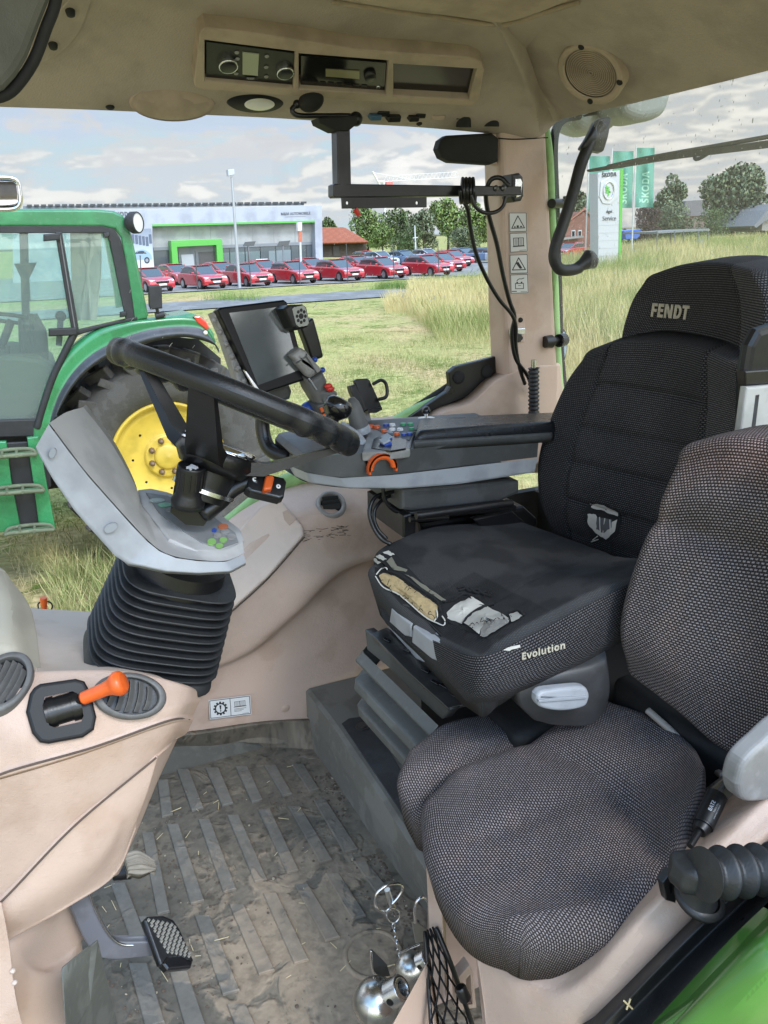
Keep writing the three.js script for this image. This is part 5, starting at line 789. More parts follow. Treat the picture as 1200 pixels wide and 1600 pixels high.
  for (const [x, y] of [[398, 749], [435, 760]]) mesh('indicator_dot', latheAt([[0.0012, 0.0006], [0.0034, 0.0006], [0.0036, 0]], onP(x, y, Z(416, 757, -1.135).addScaledVector(sn, 0.0005), sn), sn, 16), MT.white, col);
}
// ---- steering wheel
const wheelC = Z(367, 620, -1.19);
const swh = thing('steering_wheel', 'black steering wheel with finger grips and a round spinner knob', 'steering wheel', wheelC);
{
  const d = dep(wheelC), e = D(203, 556, d + 0.01), f = D(545, 690, d - 0.02), m = f.clone().sub(e).normalize(), R = e.distanceTo(f) / 2, c = e.clone().add(f).multiplyScalar(0.5), vw = EYE.clone().sub(c).normalize();
  const n = new THREE.Vector3().crossVectors(vw, m).normalize(); if (n.y < 0) n.negate(); // wheel's upper side
  const tilt = -0.03; n.addScaledVector(vw, tilt).normalize(); const q = new THREE.Vector3().crossVectors(n, m).normalize();
  const P = [], NU = 220, NV = 20;
  for (let j = 0; j <= NV; j++) { const row = []; for (let i = 0; i <= NU; i++) { const a = i / NU * Math.PI * 2, b = j / NV * Math.PI * 2; const grip = Math.max(sst(0.95, 0.75, Math.abs(((a + Math.PI / 2 + 9 * Math.PI) % (2 * Math.PI)) - Math.PI) - 0.0), 0); const zone = sst(0.55, 0.72, Math.abs(Math.cos(a))); const under = Math.max(0, -Math.sin(b)) , out = Math.max(0, Math.cos(b)); const r = 0.0150 + 0.0034 * zone * (0.6 * out + under) * Math.cos(a * 26) + 0.0015 * zone; row.push(c.clone().addScaledVector(m, Math.cos(a) * (R - 0.002 + r * Math.cos(b))).addScaledVector(q, Math.sin(a) * (R - 0.002 + r * Math.cos(b))).addScaledVector(n, r * 1.08 * Math.sin(b))); } P.push(row); }
  mesh('rim', gridGeo(P, NU, NV), MT.leather, swh);
  const hub = c.clone().addScaledVector(n, -0.085);
  const onW = (a, r, k = 0) => c.clone().addScaledVector(m, Math.cos(a) * r).addScaledVector(q, Math.sin(a) * r).addScaledVector(n, k);
  const toCam = Math.sign(q.dot(vw)) ; const A = (deg) => deg * rad * toCam;
  const spoke = (a, w0 = 0.036, w1 = 0.052) => { const o = onW(a, R - 0.006, -0.006), i0 = onW(a, 0.075, -0.075), i1 = onW(a, 0.03, -0.088), t = onW(a + Math.PI / 2, 1).sub(c).normalize(); const ring = (p, w, th, dir) => [p.clone().addScaledVector(t, -w / 2), p.clone().addScaledVector(t, w / 2), p.clone().addScaledVector(t, w / 2).addScaledVector(n, -th), p.clone().addScaledVector(t, -w / 2).addScaledVector(n, -th)]; return creased(loft([ring(o, w0, 0.010), ring(i0, w1, 0.02), ring(i1, w1 * 1.2, 0.022)]).toNonIndexed(), 0.5); };
  for (const a of [A(88), A(196), A(-18)]) mesh('spoke', spoke(a), MT.black, swh);
  mesh('hub', [latheAt([[0.0001, 0.012], [0.045, 0.012], [0.058, 0.004], [0.062, -0.012], [0.05, -0.03], [0.0001, -0.035]], hub, n, 40)], MT.black, swh);
  mesh('hub_ring', latheAt([[0.05, 0.0135], [0.056, 0.0125], [0.06, 0.007], [0.0605, 0.004]], hub, n, 40), MT.chrome, swh);
  const hb = Z(345, 745, -1.19), hs = hub.clone().sub(hb);
  mesh('hub_shaft', rod(hub, hub.clone().addScaledVector(n, -0.075), 0.044, 0.038, 28), MT.black, swh);
  mesh('shaft_collar', rod(hub.clone().addScaledVector(n, -0.058), hub.clone().addScaledVector(n, -0.064), 0.048, 0.048, 28), MT.steel, swh);
  // spinner knob
  const kc = Z(533, 640, -1.17), kb = Z(512, 668, -1.17), s = pxm(kc), kv = kc.clone().sub(kb), kl = kv.length();
  mesh('spinner_knob', latheAt([[13 * s, -0.008], [12 * s, kl * 0.15], [11 * s, kl * 0.5], [15 * s, kl * 0.62], [21 * s, kl * 0.8], [23 * s, kl * 1.0], [21.5 * s, kl * 1.25], [15 * s, kl * 1.42], [0.0001, kl * 1.48]], kb, V(0.35, 1, 0.1).lerp(kv.clone().normalize(), 0.5), 40), MT.gloss, swh);
  mesh('knob_clamp', frame(box(0.03, 0.02, 0.035, 0.004), kb.clone().addScaledVector(n, -0.012), m, n), MT.black, swh);
}
// ================================================================ ARMREST CONSOLE
const arm = thing('armrest_console', 'grey control console with black arm pad, right of the driver seat', 'armrest', Z(640, 740, -1.5));
{
  const zf = [-1.62, -1.52, -1.46, -1.43, -1.42, -1.42, -1.42];
  const row = (a) => a.map(([x, y], i) => Z(x, y, zf[i]));
  const bT = [[450, 722], [458, 730], [480, 739], [533, 747], [617, 742], [720, 730], [840, 716]], bB = [[454, 734], [462, 744], [487, 755], [547, 763], [633, 763], [720, 756], [835, 738]], sT = [[452, 708], [460, 712], [484, 713], [560, 708], [617, 704], [720, 694], [842, 684]];
  mesh('side_band', sheet([row(bB).map((p) => p.clone().add(V(0.01, -0.012, -0.04))), row(bB), row(bT)], 50, 12, { linear: true }), MT.band, arm);
  mesh('console_side', sheet([row(bT).map((p) => p.clone().add(V(0, 0.002, -0.002))), row(sT)], 50, 10, {}), MT.console, arm);
  mesh('console_top', sheet([row(sT), row(sT).map((p, i) => V(p.x, p.y + 0.004, [-1.66, -1.66, -1.67, -1.68, -1.69, -1.7, -1.7][i])), row(sT).map((p, i) => V(p.x, p.y - 0.05, [-1.67, -1.67, -1.68, -1.69, -1.70, -1.71, -1.71][i]))], 40, 12, { linear: true }), MT.grey, arm);
  mesh('console_floor', sheet([row(bB).map((p) => p.clone().add(V(0.01, -0.012, -0.04))), row(bB).map((p) => V(p.x, p.y - 0.012, -1.68))], 20, 6), MT.console, arm);
  const yT = Z(640, 702, -1.42).y;
  // light panel round the levers, tray well and thumb wheel
  const T0 = (x, y, k = 0) => Y(x, y, yT + k);
  mesh('control_panel', ppoly([[566, 706], [576, 664], [640, 655], [662, 655], [660, 668], [648, 676], [640, 700], [610, 704]], V(0, yT + 0.008, 0), V(0, 1, 0), 0.02, { bevel: 0.004, seg: 3 }), MT.greyMid, arm);
  mesh('lever_well', ppoly([[580, 700], [584, 686], [592, 682], [636, 680], [634, 700], [610, 704]], V(0, yT + 0.0095, 0), V(0, 1, 0), 0.004), MT.gloss, arm);
  for (let i = 0; i < 4; i++) { const p = Z(604 + i * 2.2, 698 - i * 5.4, -1.45 - i * 0.045), s = pxm(p); mesh('finger_lever', frame(box(13 * s, 19 * s, 0.026, 0.003), p, V(1, 0.25, 0), V(-0.25, 1, 0.1)), MT.blue, arm); mesh('lever_cap', frame(box(15 * s, 4.5 * s, 0.024, 0.003), p.clone().add(V(-0.004, 10 * s, 0)), V(1, 0.3, 0), V(-0.3, 1, 0.1)), MT.greyLever, arm); mesh('roller', frame(T(cyl(3.2 * s, 3.2 * s, 17 * s, 12), 0, 0, 0, 0, 0, Math.PI / 2), Z(622 + i * 2.0, 701 - i * 5.4, -1.45 - i * 0.045), V(1, 0.15, 0), V(0, 1, 0.1)), MT.greyLever, arm); }
  const wc = Z(597, 732, -1.410), ws = pxm(wc), wheel = []; const tg = new THREE.TorusGeometry(20 * ws, 5.5 * ws, 10, 40, Math.PI); wheel.push(tg); for (let i = 0; i <= 16; i++) { const a = i / 16 * Math.PI; wheel.push(T(box(3 * ws, 12 * ws, 11 * ws), Math.cos(a) * 22.5 * ws, Math.sin(a) * 22.5 * ws, 0, 0, 0, a)); }
  mesh('thumb_wheel', wheel.map((g) => at(g, wc)), MT.orange, arm, { label: 'orange ribbed thumb wheel' });
  mesh('wheel_recess', zp([[568, 708], [628, 705], [626, 722], [620, 733], [575, 735], [570, 722]], -1.424, 0.006, { bevel: 0.001 }), MT.gloss, arm);
  // push buttons on the far half
  const bt = (x, y, m, r = 5, f = 0.6) => { const p = T0(x, y, 0.012), s = pxm(p); mesh('push_button', frame(T(cyl(r * s, r * s * 1.15, 0.006, 16), 0, 0, 0), p, V(1, 0, 0), V(0, 1, 0)), m, arm); };
  mesh('button_panel', ppoly([[572, 663], [580, 656], [700, 652], [690, 660], [648, 672], [640, 688], [600, 676]], V(0, yT + 0.010, 0), V(0, 1, 0), 0.006, { bevel: 0.002 }), MT.console, arm);
  bt(579, 666, MT.orange, 5); bt(589, 667, MT.orange, 5); bt(600, 673, MT.orange, 4); bt(603, 664, MT.blue, 4.5); bt(613, 664, MT.white, 4.5); bt(613, 671, MT.white, 4.5); bt(625, 671, MT.white, 4.5); bt(630, 663, MT.greenBtn, 4.5); bt(641, 663, MT.greenBtn, 4.5); bt(643, 670, MT.greenBtn, 4); bt(631, 679, MT.blue, 4); bt(640, 678, MT.blue, 4); bt(620, 678, MT.orange, 4);
  const kb = T0(666, 656, 0.0), kt = Z(666, 642, -1.66); mesh('knob_stem', rod(kb, kt, 0.004), MT.steel, arm); mesh('ball_knob', at(ball(7 * pxm(kt), 24), kt), MT.gloss, arm); mesh('knob_base', at(cyl(0.02, 0.024, 0.008, 20), kb), MT.steel, arm);
  // arm pad on its carrier
  mesh('arm_pad', sheet([[[662, 655, -1.60], [760, 649, -1.60], [862, 645, -1.60]], [[660, 671, -1.45], [757, 664, -1.45], [860, 658, -1.45]]].map((r) => r.map((p) => Z(...p))), 30, 16, { back: V(0, -0.040, 0), r: 0.018, steps: 6 }), MT.leather, arm);
  mesh('pad_carrier', sheet([[[662, 680, -1.60], [760, 672, -1.60], [862, 664, -1.60]], [[650, 688, -1.425], [757, 682, -1.425], [860, 676, -1.425]]].map((r) => r.map((p) => Z(...p))), 12, 8, { back: V(0, -0.02, 0), r: 0.006 }), MT.console, arm);
  // carriage under the console
  mesh('slide_housing', [zp([[627, 764], [800, 750], [812, 752], [812, 771], [780, 785], [655, 800], [627, 797]], -1.45, 0.22, { bevel: 0.008 })], MT.console, arm);
  mesh('slide_rail', [zp([[640, 800], [790, 783], [808, 790], [808, 800], [640, 812]], -1.44, 0.2, { bevel: 0.004 })], MT.black, arm);
  mesh('linkage', [zp([[630, 806], [650, 800], [650, 840], [630, 840]], -1.44, 0.2, { bevel: 0.004 }), zp([[655, 818], [820, 792], [840, 810], [840, 850], [660, 850]], -1.5, 0.2, { bevel: 0.01 }), rod(Z(650, 806, -1.40), Z(800, 786, -1.40), 0.008), rod(Z(640, 812, -1.42), Z(700, 808, -1.42), 0.006)], MT.black, arm);
  mesh('linkage_link', [zp([[740, 812], [800, 798], [836, 830], [826, 846], [790, 826], [750, 822]], -1.42, 0.02, { bevel: 0.004 })], MT.gloss, arm);
  mesh('cable', [tube([[640, 765], [606, 770], [585, 778], [577, 800], [584, 825], [596, 842], [610, 850]].map(([x, y], i) => Z(x, y, -1.5 + i * 0.012)), 0.0045, 40, 8), tube([[598, 764], [602, 782], [615, 797], [640, 802]].map(([x, y]) => Z(x, y, -1.47)), 0.0045, 24, 8), tube([[650, 766], [612, 774], [594, 784], [584, 802], [590, 826], [604, 842]].map(([x, y], i) => Z(x, y, -1.52 + i * 0.012)), 0.004, 40, 8)], MT.black, arm);
}
// ---- joystick
const joy = thing('joystick', 'grey pistol grip joystick with red buttons on the console', 'joystick', Z(530, 660, -1.56));
{
  const q = (a) => a.map(([x, y]) => [420 + x / 4.615, 520 + y / 4.615]), jz = -1.55;
  mesh('grip_head', zp(q([[160, 172], [170, 155], [225, 114], [240, 112], [280, 135], [330, 200], [388, 262], [392, 275], [310, 332], [280, 320], [200, 228], [195, 212]]), jz + 0.012, 0.07, { bevel: 0.012, seg: 4 }), MT.greyMid, joy);
  mesh('head_seam', zp(q([[196, 218], [268, 166], [272, 150], [278, 152], [276, 170], [352, 290], [346, 294], [268, 176], [200, 226]]), jz + 0.0135, 0.004), MT.console, joy);
  mesh('grip', zp(q([[246, 310], [300, 335], [392, 276], [428, 350], [418, 400], [470, 408], [504, 436], [500, 470], [450, 560], [440, 650], [400, 625], [350, 520], [290, 420]]), jz, 0.06, { bevel: 0.012, seg: 4 }), MT.grey, joy);
  mesh('grip_foot', zp(q([[335, 520], [490, 470], [500, 520], [470, 640], [430, 670], [395, 640]]), jz + 0.004, 0.06, { bevel: 0.008, seg: 3 }), MT.console, joy);
  mesh('trigger_line', [rod(Z(483, 591, jz + 0.002), Z(495, 609, jz + 0.002), 0.0015), rod(Z(482, 591, jz + 0.002), Z(485, 594, jz + 0.004), 0.0015)], MT.greyLever, joy);
  for (const [x, y] of [[430, 384], [444, 404]]) { const p = Z(420 + x / 4.615, 520 + y / 4.615, jz + 0.004); mesh('red_button', at(ball(0.0075, 16).scale(1.2, 0.8, 0.8), p), MT.red, joy); }
  mesh('orange_stripe', zp(q([[368, 545], [388, 536], [432, 640], [415, 654]]), jz + 0.0065, 0.004, { bevel: 0.0008 }), MT.orange, joy);
  for (const t of [0.3, 0.62]) mesh('stripe_bar', zp(q([[366 + 50 * t, 545 + 105 * t], [390 + 44 * t, 537 + 100 * t], [394 + 44 * t, 550 + 100 * t], [370 + 50 * t, 558 + 105 * t]]), jz + 0.0075, 0.002), MT.black, joy);
  mesh('blue_switch', at(ball(0.02, 20).scale(1, 0.9, 0.7), Z(483, 640, -1.6)), MT.blue, joy); for (const [x, y] of [[492, 562], [504, 578]]) mesh('blue_button', at(ball(0.006, 10), Z(x, y, jz - 0.01)), MT.blue, joy);
  mesh('side_grip', zp(q([[240, 600], [300, 560], [350, 580], [400, 640], [330, 640]]), -1.6, 0.03, { bevel: 0.006 }), MT.console, joy);
  const b0 = Z(564, 676, -1.56), b1 = Z(549, 622, -1.56), s = pxm(b0), ax = b1.clone().sub(b0), L = ax.length();
  mesh('boot', latheAt([[15 * s, L * 0.12], [14 * s, L * 0.3], [12.5 * s, L * 0.6], [10 * s, L * 0.85], [5 * s, L], [0.0001, L * 1.02]], b0, ax, 32), MT.grey, joy);
  mesh('boot_ring', latheAt([[16.5 * s, 0.0], [16.5 * s, L * 0.1], [15 * s, L * 0.18], [13 * s, L * 0.2]], b0, ax, 32), MT.band, joy);
  mesh('lever_base', tube([Z(532, 668, -1.52), Z(555, 684, -1.51), Z(568, 700, -1.50)], 0.014, 16, 14), MT.band, joy);
}
// ---- touch screen terminal
const term = thing('touch_terminal', 'dark touch screen terminal on the console arm, before the window', 'monitor', Z(430, 620, -1.62));
{
  const n = V(0.16, 0.20, 0.96), p = Z(415, 545, -1.56);
  mesh('housing', ppoly([[340, 484], [344, 480], [444, 468], [449, 472], [479, 588], [476, 594], [406, 617], [400, 612]], p, n, 0.03, { bevel: 0.004, seg: 3 }), M(0.006, 0.006, 0.007, { rough: 0.35, specularIntensity: 0.4 }), term);
  mesh('rear_shell', ppoly([[331, 488], [345, 483], [402, 612], [388, 628], [372, 600], [345, 520]], p.clone().addScaledVector(n, -0.02), n, 0.03, { bevel: 0.006 }), MT.greyMid, term);
  mesh('screen', ppoly([[358, 489], [441, 479], [468, 578], [403, 602]], p.clone().addScaledVector(n, 0.0012), n, 0.001), M(0.085, 0.097, 0.10, { rough: 0.12, ior: 2.1, rmap: rgh3, map: mot2 }), term);
  for (let i = 0; i < 6; i++) mesh('shell_rib', at(ball(0.006, 10), onP(334 + i * 9.5, 500 + i * 19, p.clone().addScaledVector(n, -0.015), n)), MT.greyMid, term);
  mesh('edge_strip', ppoly([[381, 578], [385, 580], [408, 612], [402, 614]], p.clone().addScaledVector(n, 0.004), n, 0.006, { bevel: 0.001 }), MT.steel, term);
  mesh('mount', [zp([[420, 610], [452, 600], [457, 612], [454, 624], [430, 632], [415, 628]], -1.62, 0.05, { bevel: 0.008 })], MT.console, term);
  mesh('mount_arm', tube([Z(425, 625, -1.66), Z(410, 660, -1.68), Z(420, 700, -1.66), Z(450, 715, -1.62)], 0.016, 24, 12), MT.black, term);
  // keypad with joystick ring
  const kn = V(0.35, 0.1, 0.93), kp = Z(465, 495, -1.55);
  mesh('keypad_box', ppoly([[444, 482], [452, 476], [474, 475], [480, 480], [485, 505], [482, 511], [465, 516], [458, 512]], kp, kn, 0.035, { bevel: 0.005, seg: 3 }), MT.black, term);
  mesh('keypad', ppoly([[457, 483], [460, 480], [474, 477], [478, 482], [483, 505], [480, 509], [468, 511], [463, 507]], kp.clone().addScaledVector(kn, 0.001), kn, 0.003, { bevel: 0.001 }), M(0.35, 0.36, 0.33, { rough: 0.5 }), term);
  for (let i = 0; i < 8; i++) { const a = i * 0.785; mesh('key', ppoly(Array.from({ length: 8 }, (_, k) => [471 + 6.5 * Math.cos(a) + 2.0 * Math.cos(k * 0.785), 494 + 9.5 * Math.sin(a) + 2.8 * Math.sin(k * 0.785)]), kp.clone().addScaledVector(kn, 0.0022), kn, 0.002), MT.black, term); }
  mesh('key', ppoly(Array.from({ length: 10 }, (_, k) => [471 + 3.4 * Math.cos(k * 0.628), 494 + 4.6 * Math.sin(k * 0.628)]), kp.clone().addScaledVector(kn, 0.0024), kn, 0.002), MT.black, term);
  mesh('keypad_arm', sheet([[[474, 514, -1.58], [484, 540, -1.58], [490, 560, -1.58]], [[488, 502, -1.58], [497, 535, -1.58], [502, 556, -1.58]]].map((r) => r.map((q) => Z(...q))), 12, 4, { back: V(0, 0, -0.03), r: 0.005 }), MT.black, term);
}
// ---- telephone holder
const ph = thing('phone_holder', 'empty black phone holder on a stalk behind the joystick', 'phone holder', Z(580, 640, -1.68));
{
  const n = V(0.1, 0.2, 1), p = Z(575, 620, -1.68);
  mesh('back_plate', ppoly([[554, 595], [558, 592], [574, 591], [578, 594], [597, 636], [594, 641], [576, 645], [572, 642]], p, n, 0.012, { bevel: 0.002 }), MT.black, ph);
  mesh('side_clamp', ppoly([[547, 603], [556, 600], [574, 642], [570, 644], [562, 640], [549, 612]], p.clone().addScaledVector(n, 0.006), n, 0.02, { bevel: 0.003 }), MT.black, ph);
  mesh('side_clamp', tube([[583, 600], [596, 594], [602, 598], [605, 610], [603, 620], [592, 624]].map(([x, y]) => onP(x, y, p.clone().addScaledVector(n, 0.01), n)), 0.0042, 30, 8), MT.black, ph);
  mesh('foot_clamp', ppoly([[574, 640], [597, 636], [598, 640], [588, 645], [576, 645]], p.clone().addScaledVector(n, 0.014), n, 0.02, { bevel: 0.001 }), MT.black, ph);
  mesh('stalk', ppoly([[568, 640], [578, 642], [582, 664], [572, 668]], p.clone().addScaledVector(n, -0.012), n, 0.02, { bevel: 0.003 }), MT.greyMid, ph);
}
// ---- pedals
const brake = thing('brake_pedal', 'studded metal brake pedal in front, under the dashboard', 'pedal', Z(250, 1480, -1.1));
{
  mesh('pedal_arm', [sheet(px([[[108, 1400, -1.12], [118, 1425, -1.12], [140, 1474, -1.12], [168, 1496, -1.12], [240, 1492, -1.11]], [[138, 1392, -1.12], [146, 1416, -1.12], [174, 1464, -1.12], [190, 1474, -1.12], [240, 1474, -1.11]]]), 40, 6, { back: V(-0.006, 0, -0.016), r: 0.003 })], M(0.15, 0.15, 0.17, { rough: 0.5, map: dus3 }), brake);
  mesh('arm_edge', tube([[139, 1391], [147, 1415], [172, 1462], [192, 1476], [236, 1474]].map(([x, y]) => Z(x, y, -1.118)), 0.0022, 30, 8), MT.steel, brake);
  const n = V(0.45, 0.72, 0.55).normalize(), p = Z(262, 1468, -1.10);
  const pad = mesh('pedal_pad', ppoly([[225, 1438], [232, 1431], [256, 1430], [272, 1437], [282, 1452], [303, 1500], [298, 1508], [262, 1512], [250, 1508], [240, 1480]], p, n, 0.014, { bevel: 0.004, seg: 3 }), MT.black, brake);
  const studs = []; for (let r = 0; r < 13; r++) for (let c = 0; c < 6; c++) { const t = r / 12, x = mix(232, 262, t) + c * mix(7.2, 6.6, t) + (r % 2) * 2.5, y = mix(1437, 1486, t) + c * 1.4 - Math.abs(c - 2.5) * -0.2; const o = onP(x, y, p.clone().addScaledVector(n, 0.001), n); studs.push(frame(T(new THREE.ConeGeometry(0.0036, 0.005, 4), 0, 0.0015, 0), o, V(1, 0, 0.2), n)); }
  mesh('pad_studs', studs, M(0.36, 0.34, 0.30, { rough: 0.4, metal: 0.5 }), brake, { kind: 'stuff' });
  mesh('pad_toe', ppoly([[254, 1506], [262, 1494], [284, 1492], [302, 1502], [299, 1512], [262, 1516]], p.clone().addScaledVector(n, 0.004), n, 0.02, { bevel: 0.004, seg: 3 }), MT.gloss, brake);
}
const clutch = thing('clutch_pedal', 'worn ribbed pedal half hidden behind the knee panel', 'pedal', Z(215, 1350, -1.35));
mesh('pedal_pad', sheet(px([[[198, 1336, -1.34], [215, 1332, -1.34], [238, 1345, -1.33]], [[202, 1350, -1.325], [220, 1346, -1.32], [241, 1354, -1.32]], [[204, 1366, -1.32], [222, 1368, -1.315], [240, 1360, -1.32]]]), 24, 30, { back: V(-0.004, -0.02, -0.01), r: 0.004, disp: (u, v) => 0.0022 * Math.cos(v * 34) }), M(0.33, 0.29, 0.235, { rough: 0.8, map: mot2 }), clutch);
mesh('pedal_arm', rod(Z(204, 1362, -1.35), Z(178, 1366, -1.36), 0.014, 0.012), MT.black, clutch);
// ================================================================ HANGING THINGS
const br = thing('display_bracket', 'black square tube bracket hanging across the side window', 'bracket', Z(545, 190, -1.75));
{
  const bz = -1.72;
  mesh('ceiling_plate', [zp([[497, 184], [515, 182], [560, 180], [558, 194], [546, 204], [524, 204], [500, 192]], bz + 0.01, 0.05, { bevel: 0.004 })], MT.blackMatt, br);
  mesh('drop_tube', [zp([[526, 190], [547, 190], [549, 290], [528, 290]], bz, 0.035, { bevel: 0.002 })], MT.black, br);
  mesh('cross_tube', [zp([[521, 289], [524, 287], [815, 291], [815, 305], [524, 309], [521, 306]], bz, 0.035, { bevel: 0.002 })], MT.black, br);
  mesh('drilled_plate', [zp([[534, 308], [667, 308], [667, 324], [535, 326]], bz + 0.004, 0.006, { bevel: 0.0008, holes: [[0, 1, 2, 3, 4, 5, 6, 7].map((k) => [543 + 3.2 * Math.cos(k * 0.785), 317 + 3.6 * Math.sin(k * 0.785)]), [0, 1, 2, 3, 4, 5, 6, 7].map((k) => [652 + 3.2 * Math.cos(k * 0.785), 317 + 3.6 * Math.sin(k * 0.785)])] })], MT.black, br);
  mesh('red_tab', rod(Z(555, 326, bz), Z(561, 337, bz), 0.006, 0.005), MT.red, br);
  const c = Z(808, 293, -1.80); mesh('wall_mount', [zp([[801, 272], [812, 270], [818, 276], [819, 306], [815, 314], [804, 316], [800, 308]], -1.80, 0.05, { bevel: 0.006, seg: 3 })], MT.black, br);
  mesh('lock_plate', [zp([[806, 279], [814, 278], [817, 284], [815, 306], [808, 309], [805, 300]], -1.795, 0.008, { bevel: 0.002 })], MT.steel, br);
  for (const x of [775, 787]) mesh('bolt', latheAt([[0.0001, 0.004], [0.006, 0.003], [0.007, 0]], Z(x, 294, bz + 0.001), V(0, 0, 1), 12), MT.darkSteel, br);
}
const cab = thing('coiled_cable', 'thin black cable wound round the hanging bracket, trailing down the post', 'cable', Z(735, 300, -1.72));
{
  const bz = -1.70, loops = []; for (let i = 0; i < 90; i++) { const a = i / 90 * Math.PI * 2 * 4.5, p = Z(719 + i / 90 * 24, 298 + 19 * Math.sin(a), bz - 0.022 + 0.028 * Math.cos(a)); loops.push(p); }
  mesh('cable_coil', tube(loops, 0.0042, 260, 7), MT.black, cab);
  mesh('cable_run', [tube([[722, 312], [730, 325], [734, 350], [742, 390], [758, 430], [780, 468], [800, 492], [806, 510], [806, 540], [812, 575], [820, 600]].map(([x, y], i) => Z(x, y, -1.71 - i * 0.013)), 0.005, 80, 8), tube([[795, 290], [782, 278], [768, 280], [760, 296], [760, 318], [766, 345], [776, 380], [786, 430], [796, 470], [804, 495], [800, 520], [806, 560], [826, 590], [832, 612]].map(([x, y], i) => Z(x, y, -1.70 - i * 0.011)), 0.0055, 100, 8), tube([[736, 305], [742, 322], [756, 332], [775, 331], [786, 322], [790, 308]].map(([x, y]) => Z(x, y, -1.695)), 0.0045, 40, 8)], MT.black, cab);
  mesh('plug', [zp([[806, 520], [816, 522], [815, 534], [808, 536]], -1.83, 0.02, { bevel: 0.003 })], MT.black, cab);
}
const mic = thing('microphone', 'small black foam microphone on a bent arm under the roof console', 'microphone', Z(485, 160, -1.8));
mesh('foam_head', at(T(ball(0.021, 20).scale(1.35, 1, 1), 0, 0, 0, 0, 0, 0.35), Z(486, 158, -1.76)), MT.blackMatt, mic);
mesh('arm', [tube([Z(478, 162, -1.77), Z(464, 164, -1.77), Z(456, 172, -1.77), Z(462, 179, -1.77), Z(500, 181, -1.77), Z(545, 181, -1.77), Z(562, 184, -1.77)], 0.0055, 50, 8), at(ball(0.015, 14), Z(556, 186, -1.76)), at(ball(0.009, 12), Z(464, 163, -1.77))], MT.black, mic);
const visor = thing('sun_visor', 'dark grey blind housing hanging in the top left corner', 'visor', Z(20, 60, -1.1));
mesh('housing', ppoly([[-120, -60], [86, -60], [82, 2], [66, 42], [48, 90], [30, 120], [12, 140], [-6, 148], [-120, 150]], Z(20, 60, -1.0), V(0.3, -0.1, 0.95), 0.1, { bevel: 0.012, seg: 3 }), M(0.10, 0.10, 0.085, { rough: 0.7, map: mot2, bump: gFine, bs: 0.0004 }), visor);
mesh('edge_seal', tube([[90, -60], [87, 2], [72, 44], [54, 92], [34, 124], [14, 145], [-8, 153], [-120, 156]].map(([x, y]) => Z(x, y, -1.02)), 0.006, 40, 8), MT.blackMatt, visor);
const spk = thing('cab_mirror', 'black oval blanking pad in the upper corner of the side window', 'pad', Z(735, 232, -1.88));
mesh('pad', zp([[686, 232], [690, 218], [700, 211], [770, 207], [781, 216], [780, 252], [768, 257], [706, 253], [692, 246]], -1.86, 0.04, { bevel: 0.01, seg: 4 }), MT.blackMatt, spk);
mesh('bracket', zp([[770, 204], [786, 200], [786, 262], [770, 256]], -1.885, 0.02, { bevel: 0.003 }), MT.beigeTrim, spk);
// rear grab handle
const grab = thing('grab_handle', 'bent black grab handle in front of the rear window', 'handle', Z(930, 200, -1.75));
mesh('bar', tube([[940, 196], [931, 208], [918, 232], [908, 256], [896, 300], [880, 350], [868, 385], [866, 404], [874, 420], [892, 422], [906, 418]].map(([x, y]) => Z(x, y, -1.76)), 0.0145, 80, 14), MT.rubber, grab);
mesh('top_mount', sheet([[[934, 190, -1.755], [950, 188, -1.755]], [[924, 212, -1.745], [946, 212, -1.745]], [[914, 228, -1.75], [940, 232, -1.75]]].map((r) => r.map((q) => Z(...q))), 8, 10, { back: V(0.02, 0, -0.04), r: 0.008 }), MT.rubber, grab);
mesh('lower_foot', [latheAt([[0.014, 0], [0.015, 0.02], [0.022, 0.04], [0.026, 0.048], [0.022, 0.056], [0.0001, 0.058]], Z(900, 420, -1.76), Z(924, 404, -1.76).sub(Z(900, 420, -1.76)), 24)], MT.rubber, grab);
// wiper and work lights outside the rear window
const wip = thing('rear_wiper', 'dusty rear window wiper blade', 'wiper', X(1060, 240, 1.36));
{
  const wx = (x, y, o = 0) => X(x, y, 1.37 + o);
  mesh('blade', sheet([[[917, 266], [960, 258], [1040, 244], [1120, 232], [1210, 219]].map(([x, y]) => wx(x, y)), [[918, 268], [960, 262], [1040, 249], [1120, 239], [1210, 228]].map(([x, y]) => wx(x, y))], 40, 4, { back: V(0.008, 0, 0), r: 0.002 }), M(0.12, 0.115, 0.10, { rough: 0.8, map: dus3 }), wip);
  mesh('frame', tube([[950, 260], [1000, 249], [1060, 238], [1130, 226], [1210, 212]].map(([x, y]) => wx(x, y, 0.008)), 0.0045, 40, 8), M(0.15, 0.145, 0.13, { rough: 0.7, map: dus3 }), wip);
  mesh('clip', tube([[1086, 238], [1086, 248], [1092, 248], [1106, 240], [1112, 234]].map(([x, y]) => wx(x, y, 0.004)), 0.004, 20, 8), MT.console, wip);
}
const lampP = (name, label, pts, z, x) => { const t = thing(name, label, 'work light', Z(...pts[0], z), 'work lights under the rear roof edge'); mesh('housing', zp(pts, z, 0.12, { bevel: 0.025, seg: 5, smooth: true }), M(0.30, 0.335, 0.32, { rough: 0.5, map: dus3 }), t); return t; };
lampP('work_light', 'grey work light right above the grab handle', [[893, 170], [930, 158], [970, 160], [973, 182], [960, 200], [935, 208], [912, 202], [899, 188]], -1.95, 1.4);
lampP('work_light', 'grey work light farther right under the roof edge', [[970, 150], [1010, 136], [1050, 132], [1050, 156], [1038, 180], [1006, 190], [980, 182], [972, 168]], -1.85, 1.4);
